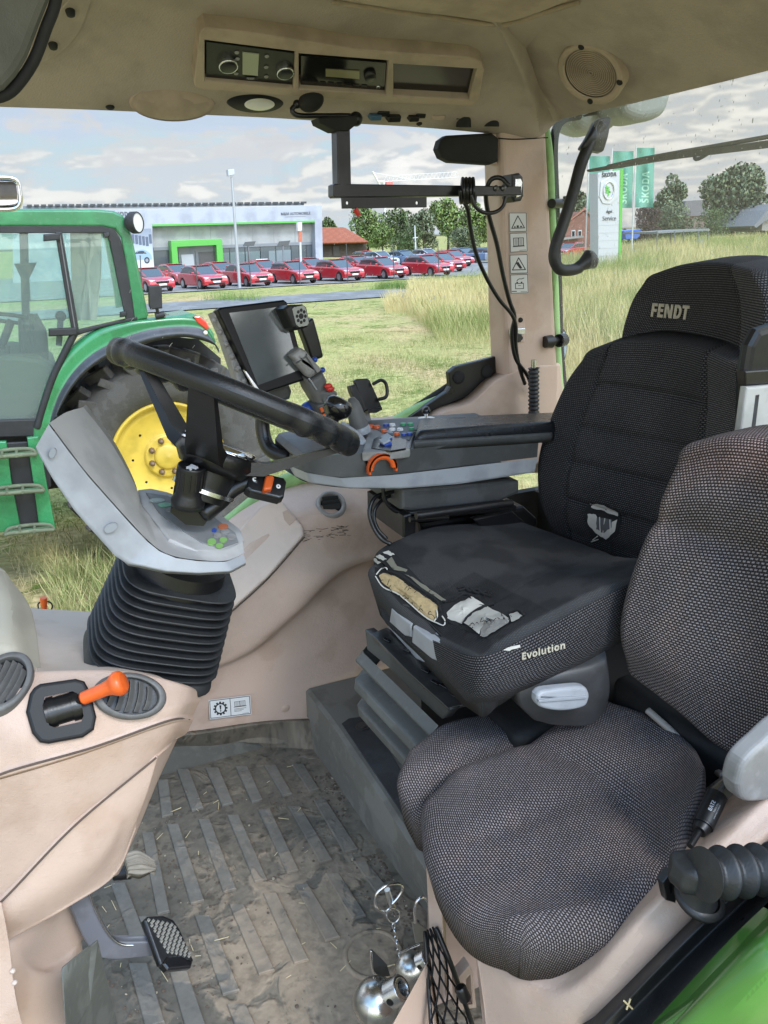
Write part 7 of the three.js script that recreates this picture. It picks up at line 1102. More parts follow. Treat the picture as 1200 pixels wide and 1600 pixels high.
// ---- parked cars (x forward, built once each colour and copied)
function makeCar(name, label, group, c, dark) {
  const t = thing(name, label, 'car', V(0, 0, 0), group); baseOf.delete(t);
  const paint = M(...c, { rough: 0.25, clearcoat: 1, clearcoatRoughness: 0.06 }), gl = M(0.05, 0.06, 0.065, { rough: 0.06, clearcoat: 1 });
  const ex = (pts, w, b) => { const s = new THREE.Shape(pts.map(([x, y]) => new THREE.Vector2(x, y))), g = new THREE.ExtrudeGeometry(s, { depth: w - 2 * b, bevelEnabled: true, bevelSize: b, bevelThickness: b, bevelOffset: -b, bevelSegments: 3, curveSegments: 6 }); g.translate(0, 0, -w / 2 + b); return g; };
  mesh('body', [ex([[-2.08, 0.32], [-2.10, 0.72], [-2.02, 0.98], [-1.4, 1.0], [0.75, 0.96], [1.75, 0.84], [2.06, 0.70], [2.12, 0.5], [2.08, 0.26], [1.72, 0.22], [1.66, 0.48], [1.45, 0.66], [1.18, 0.66], [0.98, 0.48], [0.94, 0.2], [-0.94, 0.2], [-0.98, 0.48], [-1.18, 0.66], [-1.45, 0.66], [-1.66, 0.48], [-1.72, 0.24]], 1.78, 0.09), ex([[-1.55, 1.32], [-1.2, 1.42], [-0.5, 1.48], [0.1, 1.45], [-0.05, 1.41], [-0.5, 1.42], [-1.4, 1.33]], 1.2, 0.02)], paint, t);
  mesh('cabin', [ex([[-2.0, 0.94], [-1.62, 1.36], [-1.2, 1.44], [-0.5, 1.46], [0.08, 1.42], [0.98, 0.94]], 1.46, 0.14)], gl, t);
  mesh('roof', [T(box(1.55, 0.05, 1.14, 0.02), -0.72, 1.465, 0, 0, 0, 0.03), ...[-1, 1].flatMap((s) => [T(box(1.02, 0.05, 0.06, 0.02), 0.48, 1.19, s * 0.66, s * 0.3, 0, -0.49), T(box(0.07, 0.5, 0.05, 0.02), -0.35, 1.18, s * 0.70, s * -0.28, 0, 0.05), T(box(0.55, 0.06, 0.06, 0.02), -1.74, 1.16, s * 0.66, s * 0.3, 0, 0.82)])], paint, t);
  for (const [x, s] of [[1.32, 1], [1.32, -1], [-1.32, 1], [-1.32, -1]]) { const w = mesh('wheel', T(cyl(0.32, 0.32, 0.2, 24), x, 0.32, s * 0.79, Math.PI / 2, 0, 0), MT.rubber, t); mesh('rim', [T(cyl(0.21, 0.21, 0.21, 16), x, 0.32, s * 0.79, Math.PI / 2, 0, 0)], M(0.45, 0.46, 0.48, { rough: 0.3, metal: 0.8 }), w); }
  for (const s of [-1, 1]) { mesh('headlight', T(box(0.24, 0.13, 0.42, 0.05), 1.93, 0.70, s * 0.62, 0, s * 0.35, -0.2), M(0.62, 0.64, 0.66, { rough: 0.12, clearcoat: 1 }), t); mesh('mirror', T(box(0.14, 0.13, 0.2, 0.05), 0.62, 1.02, s * 0.96), paint, t); }
  mesh('grille', T(box(0.08, 0.17, 0.86, 0.04), 2.085, 0.60, 0), MT.gloss, t); mesh('grille_bar', T(box(0.06, 0.022, 0.95, 0.01), 2.105, 0.69, 0), MT.chrome, t); mesh('lower_grille', T(box(0.07, 0.11, 1.2, 0.03), 2.09, 0.34, 0), MT.black, t); mesh('number_plate', T(box(0.03, 0.115, 0.52, 0.008), 2.13, 0.46, 0), M(0.75, 0.75, 0.73), t);
  return t;
}
const ord = ['first', 'second', 'third', 'fourth', 'fifth', 'sixth', 'seventh'];
const redCar = makeCar('parked_car', 'first red car of the front row, at the left beside the tractor mirror', 'red cars parked in the front row', [0.46, 0.02, 0.03]);
function park(src, p, turn, label, group, s = 0.94) { const c = src; c.position.copy(p); c.position.y = gh(p.x, p.z) + 0.05; c.rotation.y = turn; c.scale.setScalar(s); c.userData.label = label; if (group) c.userData.group = group; return c; }
function copyCar(src, p, turn, label, group, s = 0.94) { const c = src.clone(); c.name = numbered('parked_car'); scene.add(c); return park(c, p, turn, label, group, s); }
const carTurn = -1.32; // noses point to the road, angled right
const bases = [[236, 456], [318, 452], [388, 449], [459, 445], [529, 441], [597, 438], [668, 434]];
bases.forEach(([x, y], i) => { const p = Z(x, y, -53.5); const lab = i === 0 ? 'red car at the left end of the front row, behind the green tractor' : i === 1 ? 'red car second from the left, below the green entrance frame' : i === 2 ? 'red car at the foot of the tall lamp post' : i === 3 ? 'red car right of the lamp post, below the showroom windows' : i === 4 ? 'red car at the right end of the showroom' : i === 5 ? 'red car in front of the brown shed' : 'red car at the right end of the row behind tall grass'; i === 0 ? park(redCar, p, carTurn, lab) : copyCar(redCar, p, carTurn, lab, 'red cars parked in the front row'); });
[[276, 440, 'red car behind the gap of the first two front cars'], [346, 436, 'red car showing its roof behind the gap by the lamp post'], [413, 432, 'red car behind the front row left of the showroom door sign'], [486, 428, 'red car behind the front row near the showroom corner'], [560, 424, 'red car in the second row before the shed']].forEach(([x, y, l]) => copyCar(redCar, Z(x, y, -60.5), carTurn, l, 'cars parked in the second row'));
const blueCar = makeCar('parked_car', 'blue grey car left of the thin mast in the back rows', 'cars in the back rows', [0.10, 0.16, 0.26]);
park(blueCar, Z(632, 412, -73), carTurn, 'blue grey car in the back row before the low dark shrub');
copyCar(blueCar, Z(760, 408, -71), -0.6, 'blue grey car beside the trailing cable', 'cars in the back rows');
const whiteCar = makeCar('parked_car', 'silver car in the back row above the tall grass', 'cars in the back rows', [0.50, 0.52, 0.56]);
park(whiteCar, Z(668, 411, -76), carTurn, 'silver car in the back row in the middle of the trees');
copyCar(whiteCar, Z(595, 414, -74), carTurn, 'silver car in the back row below the shed end', 'cars in the back rows');
copyCar(redCar, Z(707, 416, -66), carTurn, 'red car in the back row under the bracket plate', 'cars in the back rows');
copyCar(redCar, Z(575, 414, -78), carTurn, 'red car far back beside the shed', 'cars in the back rows'); copyCar(redCar, Z(690, 426, -58), carTurn, 'red car half sunk in tall grass at the end', 'cars in the back rows');
copyCar(redCar, Z(890, 398, -68), -2.7, 'red hatchback seen through the crook of the grab handle');
copyCar(blueCar, Z(725, 409, -74), carTurn, 'blue grey car behind the tall grass end', 'cars in the back rows'); copyCar(whiteCar, Z(790, 406, -68), carTurn, 'silver car beside the rear post', 'cars in the back rows');
// ---- posts, fence and lamps of the car park
const lp = thing('lamp_post', 'tall lamp post standing among the red cars', 'lamp post', Z(374, 455, -51.5));
mesh('pole', rod(Z(375, 457, -51.5), Z(362, 276, -51.5), 0.11, 0.07), M(0.38, 0.40, 0.42, { rough: 0.4, metal: 0.3 }), lp); mesh('lamp_head', zp([[356, 265], [366, 264], [367, 273], [357, 275]], -51.3, 0.5, { bevel: 0.03 }), M(0.45, 0.47, 0.49, { rough: 0.5 }), lp);
[[219, 400, 222, 458], [305, 392, 309, 456], [387, 386, 393, 450], [467, 384, 469, 447], [541, 382, 544, 444], [614, 382, 616, 436], [684, 380, 686, 424]].forEach(([a, b, c, d], i) => { const t = thing('fence_post', ['thin dark post left of the first red car', 'thin dark post before the second red car', 'thin dark post right of the lamp post', 'thin dark post before the fourth red car', 'thin dark post before the fifth red car', 'thin dark post before the shed car', 'thin dark post in the tall grass'][i], 'post', Z(c, d, -51.3), 'thin posts along the car park'); mesh('pole', rod(Z(c, d + 2, -51.3), Z(a, b, -51.3), 0.035, 0.03, 8), MT.console, t); mesh('cap', at(ball(0.045, 8), Z(a, b, -51.3)), MT.console, t); });
[[388, 379, 'slanted lamp panel left of the showroom windows'], [442, 378, 'slanted lamp panel right of the showroom windows']].forEach(([x, y, l]) => { const t = thing('flood_lamp', l, 'flood lamp', Z(x, y + 60, -66), 'slanted lamps before the showroom'); mesh('panel', zp([[x - 4, y - 1], [x + 12, y - 2.4], [x + 9, y + 5], [x - 8, y + 6]], -66, 0.3, { bevel: 0.02 }), M(0.09, 0.095, 0.09, { rough: 0.5 }), t); mesh('pole', rod(Z(x, y + 3, -66.1), Z(x + 2, y + 66, -66.1), 0.06), M(0.2, 0.2, 0.21), t); });
const fp = thing('banner_pole', 'white topped pole beside the shed with a small orange band', 'pole', Z(470, 440, -58)); mesh('pole', rod(Z(471, 441, -58), Z(468, 350, -58), 0.09), M(0.55, 0.56, 0.56), fp); mesh('head', zp([[465, 348], [472, 347], [472, 360], [466, 361]], -57.8, 0.4, { bevel: 0.02 }), MT.white, fp); mesh('band', zp([[467, 362], [472, 362], [472, 378], [467, 378]], -57.9, 0.12), M(0.5, 0.15, 0.08), fp);
const mast = thing('mast', 'thin pale mast before the tree line', 'mast', Z(649, 405, -90)); mesh('pole', rod(Z(650, 405, -90), Z(648, 352, -90), 0.12, 0.07), M(0.5, 0.52, 0.52), mast); mesh('arm', rod(Z(645, 372, -90), Z(653, 371, -90), 0.06), M(0.5, 0.52, 0.52), mast);
const crane = thing('tower_crane', 'pale tower crane with a long jib above the trees', 'crane', Z(600, 380, -260)); {
  const m = M(0.62, 0.60, 0.58, { rough: 0.6 }), c = (x, y) => Z(x, y, -260), seg = []; const A = c(600, 284), B = c(716, 277); for (let k = 0; k < 18; k++) { const t = k / 18, u = (k + 1) / 18, p = A.clone().lerp(B, t), q = A.clone().lerp(B, u), top = p.clone().lerp(q, 0.5).add(V(0, 1.7, 0)); seg.push(rod(p, q, 0.12, 0.12, 5), rod(p, top, 0.07, 0.07, 5), rod(top, q, 0.07, 0.07, 5)); if (k < 17) seg.push(rod(top, top.clone().add(q.clone().sub(p)), 0.09, 0.09, 5)); }
  mesh('jib', seg, m, crane); mesh('tower', [rod(c(603, 380), c(600, 284), 0.7, 0.6, 4)], m, crane); mesh('counter_jib', [rod(c(590, 284), A, 0.4), rod(c(582, 268), c(594, 290), 0.3), rod(c(584, 270), c(650, 282), 0.12)], m, crane); mesh('ballast', zp([[604, 284], [614, 284], [614, 289], [604, 289]], -259, 2), M(0.55, 0.16, 0.14), crane);
}
// ---- sign and flags
{
  const sz = -47, sg = thing('sign_pylon', 'tall white dealer sign with a round winged emblem and green edge', 'sign', Z(945, 413, sz));
  mesh('pylon', zp([[934, 270], [969, 266], [966, 420], [935, 420]], sz, 0.9, { bevel: 0.03 }), M(0.5, 0.51, 0.52, { rough: 0.4 }), sg);
  mesh('green_edge', zp([[969.3, 266], [974.5, 263], [969.5, 420], [966.3, 420]], sz + 0.02, 0.95), M(0.10, 0.42, 0.05, { rough: 0.4 }), sg);
  mesh('emblem_plate', zp([[939, 284], [952, 276], [964, 286], [966, 306], [954, 319], [942, 318], [937, 308]], sz + 0.06, 0.06, { bevel: 0.02 }), M(0.55, 0.56, 0.57, { rough: 0.35, metal: 0.3 }), sg);
  const P0 = Z(951, 298, sz + 0.08), R = 10.5 * pxm(P0), dsc = (r, y0, y1) => { const g = lathe([[r * 0.86, y0], [r * 0.9, y1], [r, y1], [r, y0]], 36); g.rotateX(Math.PI / 2); g.scale(1, 1.28, 1); return at(g, P0); };
  mesh('emblem_ring', dsc(R, 0, 0.05), M(0.62, 0.63, 0.64, { rough: 0.2, metal: 0.8 }), sg);
  const e = (x, y) => [951 + x * 9, 298 + y * 11.5];
  mesh('emblem_arrow', [zp([e(-0.15, 0.75), e(0.05, 0.75), e(0.1, 0.3), e(0.55, 0.15), e(0.1, 0.0), e(-0.05, 0.35)], sz + 0.1, 0.03), ...[-0.55, -0.25, 0.05].map((k) => zp([e(-0.5, k + 0.15), e(-0.1, k + 0.35), e(0.3, k + 0.1), e(-0.1, k - 0.02), e(-0.35, k - 0.15)], sz + 0.1, 0.03))], M(0.12, 0.48, 0.08, { rough: 0.4 }), sg);
  const tx = (s, pts, font, w, h) => mesh('lettering', pquad(pts, Z(pts[0][0], pts[0][1], sz + 0.02), V(0, 0, 1), 0.01), new THREE.MeshPhysicalMaterial({ map: canvasTex(w, h, (x) => { x.fillStyle = '#d3d4d4'; x.fillRect(0, 0, w, h); x.fillStyle = '#44484a'; x.font = font; x.fillText(s, 6, h * 0.8); }), roughness: 0.4 }), sg, { keep: true });
  letters('ŠKODA', [940, 277], [963, 275.4], sz + 0.01, M(0.06, 0.065, 0.07), sg); letters('Agri', [947, 333], [956, 332.7], sz + 0.01, M(0.08, 0.08, 0.085), sg); letters('Service', [941, 344.6], [962, 344.2], sz + 0.01, M(0.15, 0.15, 0.16), sg, fontR);
  for (let i = 0; i < 5; i++) mesh('panel_joint', zp([[936, 352 + i * 12], [967, 351 + i * 12], [967, 351.7 + i * 12], [936, 352.7 + i * 12]], sz + 0.012, 0.02), M(0.4, 0.41, 0.41), sg);
  const flag = (label, x0, y0, x1, y1, fx0, fx1, fy0, fy1, word) => {
    const fz = -50, t = thing('flag', label, 'flag', Z(x1, y1, fz), 'green flags at the dealer');
    mesh('pole', rod(Z(x1, y1, fz), Z(x0, y0, fz), 0.06, 0.04, 10), M(0.62, 0.63, 0.63, { rough: 0.3, metal: 0.3 }), t);
    const rows = [fx0, mix(fx0, fx1, 0.35), mix(fx0, fx1, 0.7), fx1].map((x, i) => [Z(x, fy0, fz + [0, 0.25, -0.2, 0.15][i]), Z(x - 1.2, mix(fy0, fy1, 0.5), fz + [0, -0.25, 0.3, -0.1][i]), Z(x - 2.5, fy1, fz + [0, 0.3, -0.2, 0.3][i])]);
    const g = sheet(rows, 24, 12), u = g.attributes.uv; for (let j = 0, q = 0; j <= 12; j++) for (let i = 0; i <= 24; i++) u.setXY(q++, j / 12, 1 - i / 24);
    const tex = canvasTex(160, 512, (x, w, h) => { x.fillStyle = '#6aa792'; x.fillRect(0, 0, w, h); x.save(); x.translate(w * 0.70, h * 0.93); x.rotate(-Math.PI / 2); x.fillStyle = '#b9e2c6'; x.font = 'bold 84px sans-serif'; x.fillText(word, 0, 0); x.restore(); });
    mesh('cloth', g, new THREE.MeshPhysicalMaterial({ map: tex, roughness: 0.85, transmission: 0.3, side: THREE.DoubleSide }), t, { keep: true });
  };
  flag('green flag with pale letters on the left pole, half behind the sign', 920, 240, 914, 412, 921.5, 953, 244, 332, 'ŠKODA');
  flag('green flag on the middle pole above the sign', 957, 232, 951, 300, 958, 990, 236, 325, 'ŠKODA');
  flag('green flag with pale letters on the right pole', 994, 226, 986, 412, 995, 1023, 231, 324, 'ŠKODA');
}
{ // bus shelter, blue skip, fence
  const st = thing('shelter', 'open steel shelter with flat roof in the meadow at right', 'shelter', Z(1060, 385, -52)), m = M(0.14, 0.15, 0.15, { rough: 0.6 });
  mesh('roof', zp([[1026, 362], [1108, 357], [1110, 360], [1026, 365]], -50, 4), M(0.2, 0.21, 0.21, { rough: 0.6 }), st); for (const [x, z] of [[1027, -50], [1048, -54], [1068, -50], [1091, -54], [1106, -50], [1054, -50]]) mesh('post', rod(Z(x, 361, z), Z(x - 0.6, 402, z), 0.05, 0.05, 8), m, st); mesh('side_pane', zp([[1086, 374], [1100, 373], [1100, 396], [1086, 396]], -51, 0.05), M(0.35, 0.42, 0.42, { rough: 0.2, transmission: 0.5 }), st);
  const sk = thing('skip', 'bright blue tipping container behind the flag pole', 'container', Z(990, 370, -60)); mesh('tub', zp([[976, 362], [1001, 359], [1000, 368], [996, 373], [978, 374]], -60, 1.5, { bevel: 0.05 }), M(0.05, 0.13, 0.42, { rough: 0.5 }), sk); mesh('rim', zp([[975, 361], [1002, 358], [1002, 360], [975, 363]], -59.9, 1.6), M(0.03, 0.14, 0.6, { rough: 0.4 }), sk);
  const hd = thing('hedge', 'low dark hedge line before the trees at right', 'hedge', Z(1150, 366, -85)); baseOf.delete(hd); hd.position.set(0, 0, 0); const bl = []; for (let i = 0; i < 26; i++) { const p = Z(980 + i * 10, 371, -86 - (i % 3)); bl.push({ x: p.x, y: p.y, z: p.z, r: 1.0 }); } mesh('foliage', crownGeo(bl, 3000, 0.22), leafA, hd, { keep: true });
}
// ================================================================ THE GREEN TRACTOR NEXT TO OURS
{
  const tz = -7.2, gP = M(0.034, 0.22, 0.082, { rough: 0.33, clearcoat: 0.5, clearcoatRoughness: 0.15, map: rep(dusty, 1.6), rmap: rgh3 }), dkP = M(0.045, 0.05, 0.062, { rough: 0.5, map: dus3 }), bl = M(0.018, 0.018, 0.02, { rough: 0.6, map: dus3 }), rubberM = M(0.085, 0.08, 0.074, { rough: 0.9, map: rep(dusty, 0.5), bump: rep(grain, 0.2), bs: 0.003 }), yel = M(0.62, 0.43, 0.06, { rough: 0.4, map: rep(mottle, 0.9) });
  const hub = Z(262, 712, tz - 0.35), t = thing('green_tractor', 'green farm tractor with yellow wheels parked alongside', 'tractor', V(hub.x, gh(hub.x, hub.z), hub.z - 0.6));
  const q = (pts, o, d, m, nm, e = {}) => mesh(nm, zp(pts, tz + o, d, { bevel: 0.01, ...e }), m, t);
  const roofL = -1.6;
  // cab frame on the near side, and the same frame across on the far side
  const frameP = [[-220, 327], [150, 327], [176, 329], [192, 336], [201, 352], [207, 372], [232, 492], [230, 498], [206, 500], [168, 512], [120, 522]], frameI = [[-220, 352], [160, 352], [176, 356], [186, 372], [200, 430], [213, 495], [120, 518]];
  mesh('cab_frame', [zp([...frameP.slice(0, 9), [212, 498], [190, 372], [180, 358], [160, 354], [-220, 353]], tz, 0.09, { bevel: 0.02, seg: 3 }), zp([...frameP.slice(0, 9), [212, 498], [190, 372], [180, 358], [160, 354], [-220, 353]].map(([x, y]) => [x, y]), tz, 0.09, { bevel: 0.02 }).translate(0.02, 0, -1.62)], gP, t);
  mesh('roof', [zp([[-220, 331], [150, 331], [176, 333], [192, 340], [190, 352], [-220, 352]], tz - 0.06, 1.66, { bevel: 0.04, seg: 3 }), zp([[-160, 326], [120, 326], [150, 330], [150, 336], [-160, 336]], tz - 0.2, 1.4, { bevel: 0.03 })], gP, t);
  mesh('door_seal', zp([[-220, 352], [160, 353], [178, 357], [188, 372], [202, 430], [214, 497], [197, 500], [186, 450], [172, 378], [164, 364], [-220, 364]], tz - 0.01, 0.05, { bevel: 0.006 }), bl, t);
  mesh('window_post', zp([[86, 362], [97, 362], [124, 518], [114, 522], [112, 516]], tz + 0.01, 0.06, { bevel: 0.01 }), bl, t);
  mesh('window_post', zp([[92, 364], [94, 364], [119, 518], [117, 518]], tz + 0.02, 0.02, { bevel: 0.003 }), M(0.12, 0.12, 0.12, { rough: 0.4 }), t);
  q([[118, 516], [214, 494], [216, 500], [160, 512], [122, 524]], 0.005, 0.05, bl, 'window_sill');
  for (const [x, y, w, h] of [[68, 364, 26, 13], [162, 362, 10, 10], [76, 512, 44, 14], [188, 486, 10, 10]]) q([[x, y + 2], [x + w, y], [x + w, y + h - 2], [x, y + h]], 0.05, 0.06, bl, 'hinge', { bevel: 0.012, seg: 3 });
  const tint = M(0.82, 0.92, 0.88, { rough: 0, transmission: 0.93, thickness: 0, ior: 1.4 });
  mesh('door_pane', zp([[-220, 362], [87, 366], [115, 520], [102, 545], [78, 600], [60, 655], [-220, 668]], tz - 0.03, 0.006, { bevel: 0 }), tint, t); mesh('rear_quarter_pane', zp([[97, 364], [166, 363], [196, 495], [122, 514]], tz - 0.03, 0.006, { bevel: 0 }), tint, t);
  mesh('far_pane', zp([[-220, 362], [190, 362], [214, 498], [110, 530], [60, 655], [-220, 668]], tz - 1.62, 0.006, { bevel: 0 }), tint, t);
  q([[-220, 664], [58, 655], [64, 660], [60, 676], [52, 682], [-220, 690]], 0.01, 0.1, bl, 'door_sill');
  mesh('door_edge', tube([[118, 518], [104, 545], [82, 592], [66, 640], [58, 668]].map(([x, y]) => Z(x, y, tz + 0.01)), 0.03, 30, 8), bl, t);
  // interior: seat, wheel, dash, rear post
  mesh('seat', [zp([[28, 500], [60, 495], [74, 520], [78, 570], [70, 610], [20, 612], [16, 575], [30, 560]], tz - 0.55, 0.5, { bevel: 0.05, seg: 3 })], bl, t);
  mesh('console', [zp([[-220, 560], [20, 555], [60, 560], [90, 575], [70, 640], [40, 660], [-220, 680]], tz - 0.25, 1.2, { bevel: 0.04 })], M(0.03, 0.034, 0.03, { rough: 0.7 }), t);
  mesh('steering_wheel', [frame(new THREE.TorusGeometry(0.19, 0.018, 8, 30), Z(18, 498, tz - 0.8), V(1, -0.2, 0), V(0, 0.25, 1)), rod(Z(18, 500, tz - 0.8), Z(-20, 600, tz - 0.8), 0.035)], bl, t);
  mesh('controls', [rod(Z(52, 540, tz - 0.3), Z(48, 490, tz - 0.3), 0.018), rod(Z(92, 540, tz - 0.3), Z(95, 492, tz - 0.3), 0.025), at(ball(0.045, 12), Z(95, 494, tz - 0.3)), rod(Z(12, 540, tz - 0.4), Z(10, 600, tz - 0.4), 0.02)], bl, t);
  mesh('far_post', [zp([[30, 362], [44, 362], [48, 560], [36, 560]], tz - 1.5, 0.08, { bevel: 0.01 }), zp([[22, 412], [58, 410], [46, 435], [48, 470], [34, 470], [33, 435]], tz - 1.45, 0.04, { bevel: 0.004 })], M(0.09, 0.11, 0.10, { rough: 0.5 }), t);
  mesh('curtain', sheet([[110, 126, 136, 146, 158].map((x, i) => Z(x, 362, tz - 1.3 + (i % 2) * 0.05)), [112, 128, 136, 148, 158].map((x, i) => Z(x, 425, tz - 1.3 + ((i + 1) % 2) * 0.05)), [118, 126, 134, 142, 150].map((x, i) => Z(x, 500, tz - 1.3 + (i % 2) * 0.05))], 16, 16, { back: V(0, 0, -0.01), r: 0.003 }), M(0.42, 0.41, 0.34, { rough: 0.9 }), t);
  // rear fender: arched sheet in two bands, with depth
  const arcO = [[60, 672], [58, 650], [68, 610], [86, 574], [112, 542], [150, 514], [195, 501], [232, 497], [280, 493], [312, 497], [326, 512], [336, 534]], arcM = [[76, 668], [83, 640], [95, 611], [113, 583], [139, 557], [170, 538], [206, 523], [240, 514], [282, 510], [312, 513], [328, 526], [340, 548]], arcI = [[90, 645], [101, 624], [115, 602], [135, 580], [162, 561], [190, 549], [218, 539], [250, 530], [288, 526], [320, 532], [340, 542], [342, 552]];
  const arc = (a, z) => a.map(([x, y]) => Z(x, y, tz + z));
  mesh('fender', [sheet([arc(arcO, -0.6).map((p) => p.clone()), arc(arcO, -0.04), arc(arcM, 0.02)], 60, 16, {}), zp([[270, 494], [300, 490], [318, 496], [334, 520], [338, 536], [318, 512], [270, 508]], tz - 0.02, 0.5, { bevel: 0.03, seg: 3 })], gP, t);
  mesh('fender_extension', [sheet([arc(arcM, 0.025), arc(arcI, 0.03), arc(arcI, -0.5)], 60, 16, {})], dkP, t);
  mesh('wheel_housing', [zp([[90, 640], [110, 590], [160, 548], [240, 524], [310, 530], [345, 560], [345, 600], [200, 640]], tz - 0.75, 0.03)], bl, t);
  mesh('fender_post', [zp([[52, 668], [70, 664], [76, 690], [70, 700], [52, 690]], tz + 0.02, 0.2, { bevel: 0.02, seg: 3 })], gP, t);
  // rear wheel
  const hb = hub, R = 85 * pxm(hb), az = V(0, 0, 1), RT = R * 1.78;
  const tyre = mesh('tyre', latheAt([[R * 1.0, 0.02], [R * 1.04, 0.10], [R * 1.25, 0.17], [R * 1.5, 0.19], [R * 1.66, 0.16], [RT * 0.97, 0.08], [RT, -0.05], [RT, -0.4], [R * 1.6, -0.62], [R * 1.05, -0.55]], hb, az, 72), rubberM, t);
  const lugs = []; for (let i = 0; i < 22; i++) for (const s of [0, 1]) { const a = (i + s * 0.5) / 22 * Math.PI * 2, g = box(0.07, 0.16, 0.30, 0.015); g.rotateX(s ? 0.0 : 0); g.rotateY(s ? -0.75 : 0.75); g.translate(0, RT * 1.0, s ? -0.36 : -0.04); const side = box(0.075, 0.26, 0.05, 0.012); side.rotateZ(0.5); side.translate(0.04, RT * 0.90, 0.145); const m = s ? [g] : [g, side]; m.forEach((k) => { k.rotateZ(a); lugs.push(at(k, hb)); }); }
  mesh('tread_lugs', lugs, rubberM, tyre, { kind: 'stuff' });
  mesh('rim', latheAt([[R * 1.03, 0.07], [R * 1.02, 0.105], [R * 0.97, 0.11], [R * 0.93, 0.06], [R * 0.90, 0.03], [R * 0.86, 0.05], [R * 0.80, 0.02], [R * 0.6, -0.0], [R * 0.42, -0.02], [R * 0.40, 0.01], [R * 0.36, 0.02], [R * 0.0001, 0.02]].reverse(), hb, az, 64), yel, t);
  mesh('hub', latheAt([[0.0001, 0.075], [R * 0.05, 0.07], [R * 0.12, 0.06], [R * 0.2, 0.055], [R * 0.24, 0.035], [R * 0.25, 0.02]], hb, az, 40), yel, t);
  for (let i = 0; i < 8; i++) { const a = i / 8 * 6.283 + 0.3, c = hb.clone().add(V(Math.cos(a) * R * 0.31, Math.sin(a) * R * 0.31, 0.02)); mesh('wheel_bolt', [latheAt([[0.0001, 0.05], [0.022, 0.048], [0.026, 0.02], [0.03, 0]], c, az, 8)], M(0.20, 0.13, 0.08, { rough: 0.6, metal: 0.5 }), t); }
  const holes = []; for (let i = 0; i < 8; i++) { const a = i / 8 * 6.283, c = hb.clone().add(V(Math.cos(a) * R * 0.62, Math.sin(a) * R * 0.62, 0.004)); holes.push(latheAt([[0.0001, 0.002], [0.012, 0.002]], c, az, 10)); } mesh('rim_holes', holes, MT.gloss, t);
  { const w2 = tyre.clone(); w2.position.z -= 1.9; w2.children.forEach((c) => { }); t.add(w2); }
  // front axle part, bonnet and front wheel lie left of the frame
  const fh = hb.clone().add(V(-2.65, -0.22, 0.05)), R2 = R * 0.74; mesh('front_tyre', latheAt([[R2, 0.02], [R2 * 1.3, 0.15], [R2 * 1.7, 0.1], [R2 * 1.78, -0.1], [R2 * 1.7, -0.4], [R2, -0.42]], fh, az, 48), rubberM, t); mesh('front_rim', latheAt([[0.0001, 0.0], [R2 * 0.5, 0.0], [R2 * 0.8, -0.08], [R2 * 1.02, 0.06]], fh, az, 40), yel, t);
  mesh('bonnet', T(box(2.0, 0.75, 0.85, 0.12), hb.x - 2.8, hb.y + 0.55, hb.z - 0.75), gP, t); mesh('chassis', T(box(4.2, 0.4, 0.6, 0.05), hb.x - 1.4, hb.y - 0.1, hb.z - 0.75), bl, t);
  // cab floor box and fuel tank behind the steps
  q([[-60, 676], [60, 676], [76, 700], [80, 760], [40, 800], [-60, 800]], -0.15, 1.0, bl, 'tank');
  // steps
  q([[-30, 690], [10, 690], [18, 752], [32, 824], [4, 832], [-30, 832]], 0.10, 0.06, gP, 'step_side'); q([[42, 684], [60, 682], [74, 760], [87, 826], [62, 832], [54, 770]], 0.10, 0.06, gP, 'step_side'); q([[8, 692], [44, 690], [64, 826], [30, 828]], 0.06, 0.03, bl, 'step_back');
  for (const [x0, x1, y] of [[-20, 56, 714], [-14, 68, 771], [8, 84, 832]]) { mesh('step_tread', [0, 1].map((k) => tube([[x0, y + 4], [x0 + 6, y + 2 + k * -7], [x1 - 6, y - 4 - k * 7], [x1, y - 4]].map(([x, yy]) => Z(x, yy, tz + 0.30 - k * 0.16)), 0.018, 24, 8)).concat([0.3, 0.6].map((k) => rod(Z(mix(x0, x1, k), y + 0.5 - k * 3, tz + 0.32), Z(mix(x0, x1, k), y - 8 - k * 3, tz + 0.15), 0.012))), M(0.13, 0.15, 0.09, { rough: 0.7, map: dus3 }), t); mesh('tread_plate', zp([[x0 + 4, y + 4], [x1 - 4, y - 3], [x1 - 6, y - 9], [x0 + 8, y - 3]], tz + 0.2, 0.02), M(0.06, 0.12, 0.06, { rough: 0.7 }), t); }
  // lamps and small mirror
  const wl = Z(207, 348, tz + 0.06); mesh('cab_lamp', [latheAt([[0.0001, -0.06], [0.05, -0.05], [0.085, 0.0], [0.085, 0.05], [0.075, 0.06]], wl, V(0.75, 0, 0.65), 24)], bl, t); mesh('lamp_lens', latheAt([[0.0001, 0.052], [0.075, 0.05]], wl, V(0.75, 0, 0.65), 24), M(0.6, 0.6, 0.58, { rough: 0.1, clearcoat: 1 }), t);
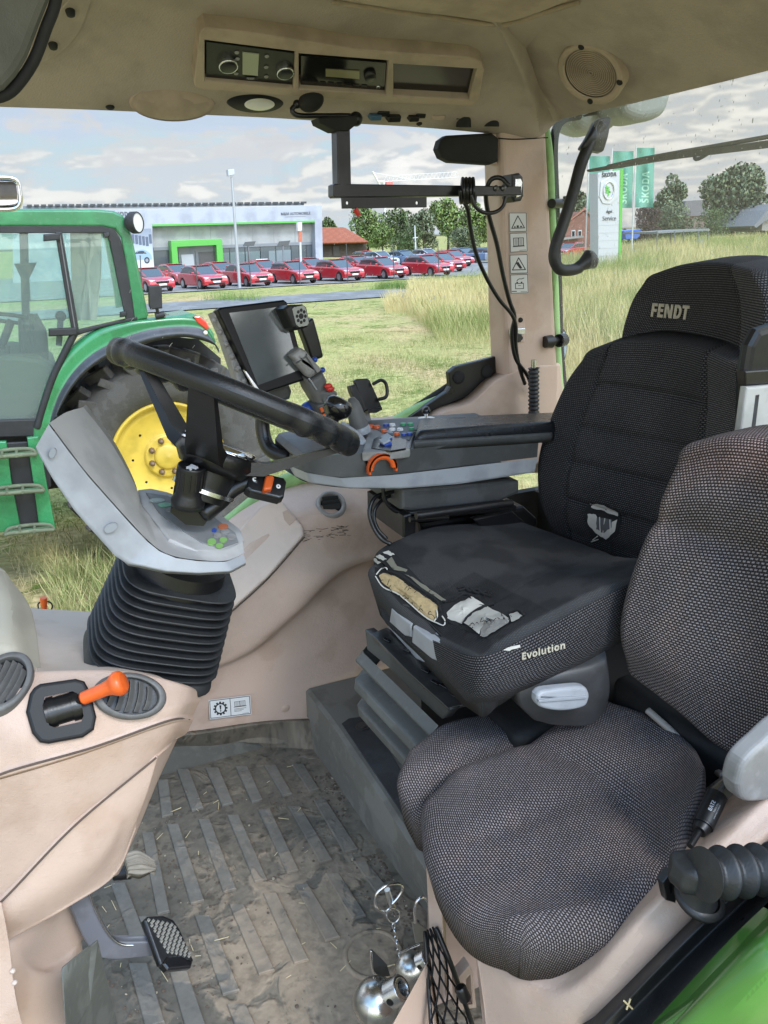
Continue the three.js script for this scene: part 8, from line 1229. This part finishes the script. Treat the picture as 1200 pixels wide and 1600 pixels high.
  q([[303, 495], [312, 494], [322, 502], [328, 513], [322, 515], [308, 504]], 0.03, 0.1, M(0.55, 0.035, 0.02, { rough: 0.2, clearcoat: 1 }), 'tail_lamp'); q([[314, 516], [322, 515], [326, 520], [324, 525], [316, 524]], 0.03, 0.06, bl, 'reverse_lamp'); mesh('lamp_lens', at(ball(0.02, 12), Z(321, 520, tz + 0.04)), M(0.7, 0.65, 0.5, { rough: 0.1 }), t);
  q([[232, 447], [248, 445], [253, 448], [254, 482], [236, 484], [233, 478]], 0.05, 0.05, bl, 'rear_mirror', { bevel: 0.012, seg: 3 }); mesh('mirror_stalk', [rod(Z(245, 482, tz + 0.03), Z(248, 494, tz), 0.014), rod(Z(243, 494, tz), Z(257, 491, tz), 0.03)], bl, t);
  q([[-3, 930], [2, 930]].length ? [[196, 640], [202, 640], [202, 644], [196, 644]] : [], -0.4, 0.02, bl, 'bracket');
}
{ // big mirror at the left frame edge, and the orange lever end outside the windscreen
  const m = thing('exterior_mirror', 'chrome rimmed mirror head cut by the left frame edge', 'mirror', Z(10, 300, -3.6)); mesh('housing', zp([[-40, 278], [22, 279], [29, 284], [32, 300], [32, 318], [26, 325], [-40, 327]], -3.6, 0.12, { bevel: 0.02, seg: 3 }), MT.black, m); mesh('glass', zp([[-40, 282], [20, 283], [26, 287], [28, 302], [28, 316], [23, 321], [-40, 322]], -3.597, 0.006, { bevel: 0.002 }), M(0.8, 0.8, 0.82, { rough: 0.03, metal: 1 }), m); mesh('rim', tube([[-40, 327], [26, 325], [32, 316], [31, 298], [28, 284], [20, 279], [-40, 278]].map(([x, y]) => Z(x, y, -3.595)), 0.008, 40, 8), MT.chrome, m);
  const o = thing('orange_flag_lever', 'small orange lever end outside the windscreen, left of the bellows', 'lever', Z(68, 945, -1.85)); mesh('lever', rod(Z(69, 952, -1.75), Z(68, 934, -1.75), 0.006, 0.008), MT.orange, o); mesh('wire_loop', tube([[60, 952], [60, 943], [66, 940], [78, 941], [82, 947], [80, 953]].map(([x, y]) => Z(x, y, -1.76)), 0.0018, 24, 6), MT.black, o);
}
renderer.render(scene, camera);
